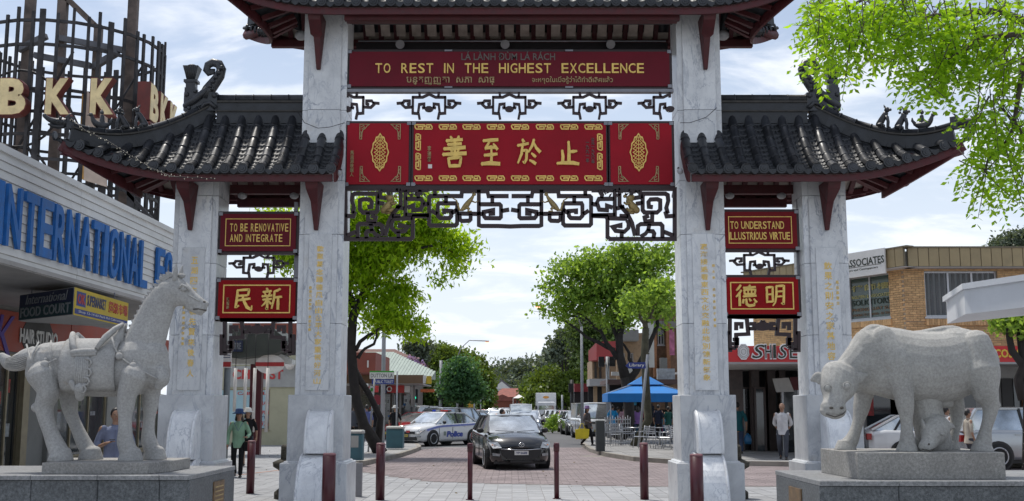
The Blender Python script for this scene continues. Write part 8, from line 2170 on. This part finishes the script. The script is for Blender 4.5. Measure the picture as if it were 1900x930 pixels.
mass('dark tree at the left foot of the right-hand trees', 0, [EL(987,730,190,12,18), EL(996,712,190,14,12)], 9000, .5, LG3, group=GC, cr=.8)
mass('dark tree crown between the red parapet and the street tree', 0, [EL(1100,625,100,30,30), EL(1120,640,100,26,30), EL(1090,600,101,16,16)], 13000, .32, LG3, group=GC, cr=.8)
fw = MB()
hill = [EL(935,702,330,34,14), EL(905,708,335,30,12), EL(965,696,325,34,18), EL(1000,690,330,36,22), EL(880,715,335,30,14), EL(940,725,320,70,16), EL(955,688,330,14,7)]
C_ = cloud_pts(hill, 24000, 60, 2.2, .5)
stuff(leaf_mesh('far_wood', C_, 1.15, LG5)); bpy.data.objects['far_wood']['label'] = 'grey green wooded hillside closing the street'
hm = MB(); P = []
for i in range(25):
    row = []
    for j in range(9): x = -260+i*520/24; yy = 340+j*40; row.append(Vector((x, yy, -1+16*sin(pi*min(1,(j+.0)/8))*(.6+.4*sin(i*.7))*(.9 if abs(x) > 60 else .55))))
    P.append(row)
struct(hm.grid(P, True).build('distant_hill', EARTH, fix=False))
bg_ = gr(1027, 796); t = thing('median_bush', 'fresh green rounded bush at the end of the row of parked cars', 'bush', (at(1025,780,74).x, 74, 0)); stuff(leaf_mesh('foliage', cloud_pts([((0,0,.6),(.42,.6,.55)), ((.1,.2,.9),(.3,.4,.3))], 2200, 16, .11, .4), .11, LG2, t)); MB().tube([(0,0,0),(0,0,.7)], .05, 6).build('stem', BARK, t)
# tree over the brick building, leaves under the white canopy
mass('grey green gum crown showing over the roof of the brick building', 0, [EL(1880,447,70,26,10), EL(1862,455,70,20,7), EL(1900,440,70,20,10), EL(1850,462,70,14,4), EL(1915,452,70,30,14)], 4200, .22, LG5, cr=.35, shell=.4)
mass('small leafy tree tucked below the white canopy at the right edge', 0, [EL(1890,600,27,36,12), EL(1870,594,27,18,6), EL(1930,598,27,40,22)], 2600, .13, LG2, cr=.2, shell=.4)
# ------------------------------------------------------------- near tree hanging in at the top right, pinnate leaves
def pinnate(name, starts, dirs, n_pairs, L, lf, mat_, parent):
    C = []; D = []
    for s, d in zip(starts, dirs):
        d = d/np.linalg.norm(d); side = np.cross(d, np.array([0,0,1.])+rng.normal(size=3)*.35); side /= np.linalg.norm(side)+1e-9; drp = np.array([0,0,-1.])
        for k in range(n_pairs):
            t_ = (k+1)/n_pairs; p = s+d*L*t_+drp*L*.35*t_*t_; ax = d+drp*.7*t_
            for sg in (-1,1):
                v = side*sg+ax*.45; v /= np.linalg.norm(v); C.append(p+v*lf*.55); D.append(v)
    return leaf_mesh(name, np.array(C), lf, mat_, parent, 0, .46, .2, np.array(D), .08)
NY = 8.6
base = (6.2, 9.2, 0)
NT = thing('overhanging_tree', 'tree with bright yellow-green feathery leaves hanging in at the top right', 'tree', base)
Bv = Vector(base)
tm = MB().tube([Vector(p)-Bv for p in ((6.2,9.2,0),(6.1,9.2,1.5),(5.9,9.1,3.0),(5.6,9.0,4.2))], [.17,.14,.13,.11], 10).build('trunk', BARK, NT)
def nb(p0, pts, rad):
    P = [Vector(p0)-Bv]+[Vector(A3(a,b,NY+dy))-Bv for a, b, dy in pts]; MB().tube(P, list(np.linspace(rad, .006, len(P))), 7).build('branch', BARK, tm); return P
brs = [nb((5.9,9.1,3.0), [(1960,330,0),(1900,250,0),(1850,190,.1)], .05), nb((5.6,9.0,4.2), [(1950,60,.2),(1850,20,.2),(1730,30,.1),(1620,60,0)], .06), nb((5.6,9.0,4.2), [(1960,120,0),(1900,110,-.1),(1880,240,-.1),(1850,290,0)], .045), nb((5.6,9.0,4.2), [(1900,-40,.4),(1780,-30,.4),(1640,-20,.3),(1540,30,.2)], .06), nb((5.6,9.0,4.2), [(1930,60,-.3),(1820,70,-.3),(1760,110,-.3)], .04)]
regs = [(1560,50,60,55,52),(1545,110,45,45,34),(1640,60,70,60,70),(1720,90,70,60,80),(1770,110,55,50,60),(1700,20,110,35,70),(1850,60,60,60,60),(1885,150,30,60,30),(1870,240,50,50,56),(1835,215,30,34,24),(1890,300,25,50,24),(1820,310,30,28,26),(1840,345,22,14,10),(1600,20,80,30,40),(1790,40,90,45,60),(1525,40,22,40,16),(1745,150,40,28,22),(1505,20,18,28,10),(1880,100,50,60,30)]
S_, D_ = [], []
for cx_, cy_, rx_, ry_, n_ in regs:
    for k in range(int(n_*.95)):
        a_ = R.uniform(0, 2*pi); r_ = sqrt(R.random()); px, py = cx_+cos(a_)*r_*rx_, cy_+sin(a_)*r_*ry_-8
        if px < 1640 and py > 135-(1640-px)*.05: continue
        p = at(px, py, NY+R.uniform(-.5,.5))-Bv; S_.append(np.array(p)); d_ = np.array([R.uniform(-1,.5), R.uniform(-.7,.3), R.uniform(-1.1,.1)]); D_.append(d_)
pinnate('crown', S_, D_, 6, .23, .062, LNB, NT)
tw = MB()
for s, d_ in zip(S_[::3], D_[::3]):
    s = Vector(s); d_ = Vector(d_).normalized(); tw.tube([s-d_*.12+Vector((0,0,.08)), s, s+d_*.2-Vector((0,0,.07))], [.005,.004,.002], 4)
stuff(tw.build('twig', BARK, tm))
# same feathery tree's small share of leaves against the outer right roof is part of the crown above

# leaves and scraps dropped on the paving
pts_ = []
while len(pts_) < 260:
    y = R.uniform(19, 46); x = R.uniform(-.45, .45)*y
    pts_.append((x, y, .006 if y < 30 else .006))
d0_ = rng.normal(size=(260,3)); d0_[:,2] = 0
stuff(leaf_mesh('fallen_leaf', np.array(pts_), .05, paint('dead leaf', (.16,.12,.05), .9, .5, 30), None, 0, .5, .5, d0_, .05))['label'] = 'scattered dry leaves on the paving'
# ================================================================== PEOPLE
CL_ = {k: cloth(k, c) for k, c in {'blue grey shirt': (.17,.19,.27), 'pale green shirt': (.22,.36,.25), 'white shirt': (.55,.55,.56), 'teal shirt': (.015,.085,.10), 'navy trousers': (.018,.022,.04), 'slate trousers': (.06,.065,.08), 'black cloth': (.012,.012,.014), 'purple blue shirt': (.10,.12,.28), 'pink top': (.40,.24,.28), 'bright blue shirt': (.015,.20,.42), 'lilac top': (.22,.12,.32), 'grey brown coat': (.085,.075,.075), 'jeans': (.04,.06,.11), 'cream shirt': (.40,.36,.30), 'red cloth': (.25,.02,.04), 'green dark top': (.015,.07,.06)}.items()}
def pp(px, pyb, **k): p = gr(px, pyb, k.pop('zz', .0)); return p.x, p.y
p = at(190, 760, 17.0)
t, A = person('young man in a blue grey shirt looking down at a phone behind the horse legs', p.x, 17.6, radians(25), 1.66, CL_['blue grey shirt'], CL_['slate trousers'], arms=('phone','down'), sleeve=.62, build=1.08)
h_ = A[0][3]; ph = MB().box(-.035,.035,-.06,.06,-.005,.006).build('phone', BLP, None, t.matrix_basis @ (h_+Vector((.0,-.04,.03)))); ph.rotation_euler = (0,0,radians(25)); tag(ph, 'small dark phone in the hand of the man behind the horse', 'phone')
x, y = pp(440, 886); t, A = person('woman with a blue sun hat, pale green shirt and black trousers walking to the forecourt', x, y, radians(8), 1.60, CL_['pale green shirt'], CL_['black cloth'], arms=('down','bent'), stride=.22, sleeve=.95, hat='blue', build=1.0)
MB().tube([(-.10,-.13,1.30),(0,-.155,1.1),(.10,-.13,1.30)], .006, 5).build('lanyard', MATS['royal blue'], t)
bg = thing('handbag', 'black handbag hanging from the arm of the woman with the blue hat', 'bag', (x+.26, y-.05, .62)); MB().cbox(-.13,.13,-.06,.06,0,.22,.03).build('bag_body', CL_['black cloth'], bg); MB().tube([(-.1,0,.2),(-.06,0,.36),(.06,0,.36),(.1,0,.2)], .01, 6).build('strap', CL_['black cloth'], bg)
x, y = pp(457, 866); person('person in a white cap and dark top following the woman with the blue hat', x, y, radians(10), 1.62, CL_['black cloth'], CL_['slate trousers'], arms=('down','down'), stride=.2, hat='white', shorts=True)
x, y = pp(1454, 853, zz=.13); person('older bald man in a white shirt walking with hands behind his back', x, y, radians(-18), 1.66, CL_['white shirt'], CL_['slate trousers'], hair=SKIN, arms=('back','back'), stride=.26, z=.13, sleeve=.62, build=1.08)
x, y = pp(1370, 842, zz=.13); person('man in a teal shirt and dark jeans seen from behind under the red shop awning', x, y, radians(172), 1.72, CL_['teal shirt'], CL_['jeans'], arms=('down','down'), stride=.15, z=.13, build=1.12)
b_ = thing('shopping_bag', 'blue shopping bag carried low by the man in the teal shirt', 'bag', (x+.33, y, .45)); MB().tube([(0,0,0),(0,0,.12),(0,0,.28),(0,0,.36)], [.12,.14,.10,.02], 10).build('bag_body', paint('blue plastic', (.01,.10,.22), .4), b_)
x, y = pp(1420, 833, zz=.13); person('woman with long black hair in a dark green jacket reading under the shop awning', x, y, radians(30), 1.62, CL_['green dark top'], CL_['black cloth'], arms=('up','phone'), z=.13, hat='longblack', sleeve=.95)
x, y = pp(1428, 834, zz=.13); person('child in red trousers standing beside the woman in the dark green jacket', x, y-.25, 0, 1.2, CL_['white shirt'], CL_['red cloth'], z=.13)
x, y = pp(1459, 836, zz=.13); person('dark haired person in black standing at the doorway behind the bald man', x, y, radians(150), 1.68, CL_['black cloth'], CL_['black cloth'], z=.13)
x, y = pp(1347, 845, zz=.13); person('person in a patterned brown top half hidden by the inner right column', x, y, radians(60), 1.55, CL_['grey brown coat'], CL_['slate trousers'], z=.13)
x, y = pp(1090, 833, zz=.0); t, A = person('person in a purple cap and brown coat at the kerb by the white van', x, y, radians(60), 1.58, CL_['grey brown coat'], CL_['black cloth'], arms=('bent','down'), stride=.2, hat='purple', sleeve=.95, z=.13, build=1.1)
b_ = thing('yellow_bag', 'large bright yellow carrier bag held by the person at the kerb', 'bag', (at(1080,800,y-.3).x, y-.3, at(1080,815,y-.3).z))
MB().prism([(-.26,.0),(.26,.03),(.29,.40),(.10,.42),(-.10,.42),(-.28,.38)], (0,0,0), (1,0,0), (0,0,1), (0,1,0), -.09, .09).build('bag_body', paint('yellow bag', (.55,.44,.01), .5, .15, 6), b_)
MB().tube([(-.12,0,.4),(-.04,0,.62),(.04,0,.62),(.12,0,.4)], .015, 6).build('handle', MATS['yellow bag'], b_)
for px, Y, rz, hgt, tp, lg, lab, kw in ((680,46,200,1.66,'purple blue shirt','navy trousers','man in a purple blue shirt standing behind the left tree trunk',dict(arms=('down','phone'))), (657,47,160,1.7,'slate trousers','black cloth','person in a grey blue top half hidden by the inner left column',{}), (733,49,10,1.6,'black cloth','black cloth','person with a pale headscarf behind the right teal bin',dict(hat='white')), (700,47,190,1.66,'black cloth','slate trousers','dark clothed person between the leaning trunk and the light pole',{}),
    (1137,56,170,1.68,'bright blue shirt','jeans','person in a bright blue shirt standing behind the café railing',{}), (1158,56.5,180,1.62,'pink top','black cloth','person in a pale pink top beside the dark trunk under the umbrella',{}), (1148,58.2,150,1.6,'grey brown coat','black cloth','person in brown between the blue and pink shirted shoppers',{}), (1183,57,200,1.64,'lilac top','jeans','woman in a lilac top right of the dark trunk',dict(hat='longblack')), (1176,60,180,1.7,'cream shirt','slate trousers','person in a cream shirt far back under the awning beside the lilac top',{}),
    (1222,55,150,1.68,'navy trousers','black cloth','person in navy behind the café tables right of the library pole',{}), (1240,55,200,1.6,'green dark top','black cloth','person in dark green nearest the inner right column under the umbrella',{}), (932,37,90,1.62,'cream shirt','slate trousers','person in a cream shirt crossing behind the roof of the black hatchback',{}),
    (1796,30.0,90,1.62,'cream shirt','slate trousers','person in a cream shirt seen between the hind legs of the cow',{}), (1757,31.5,90,1.7,'white shirt','jeans','person in a white shirt seen under the belly of the cow',{}), (1659,36.5,90,1.5,'pink top','red cloth','person in pink walking past behind the front legs of the cow',{})):
    v = at(px, 780, Y); person(lab, v.x, Y, radians(rz), hgt, CL_[tp], CL_[lg], z=.13 if Y > 34 and px != 932 else 0.0, stride=.12, **kw)
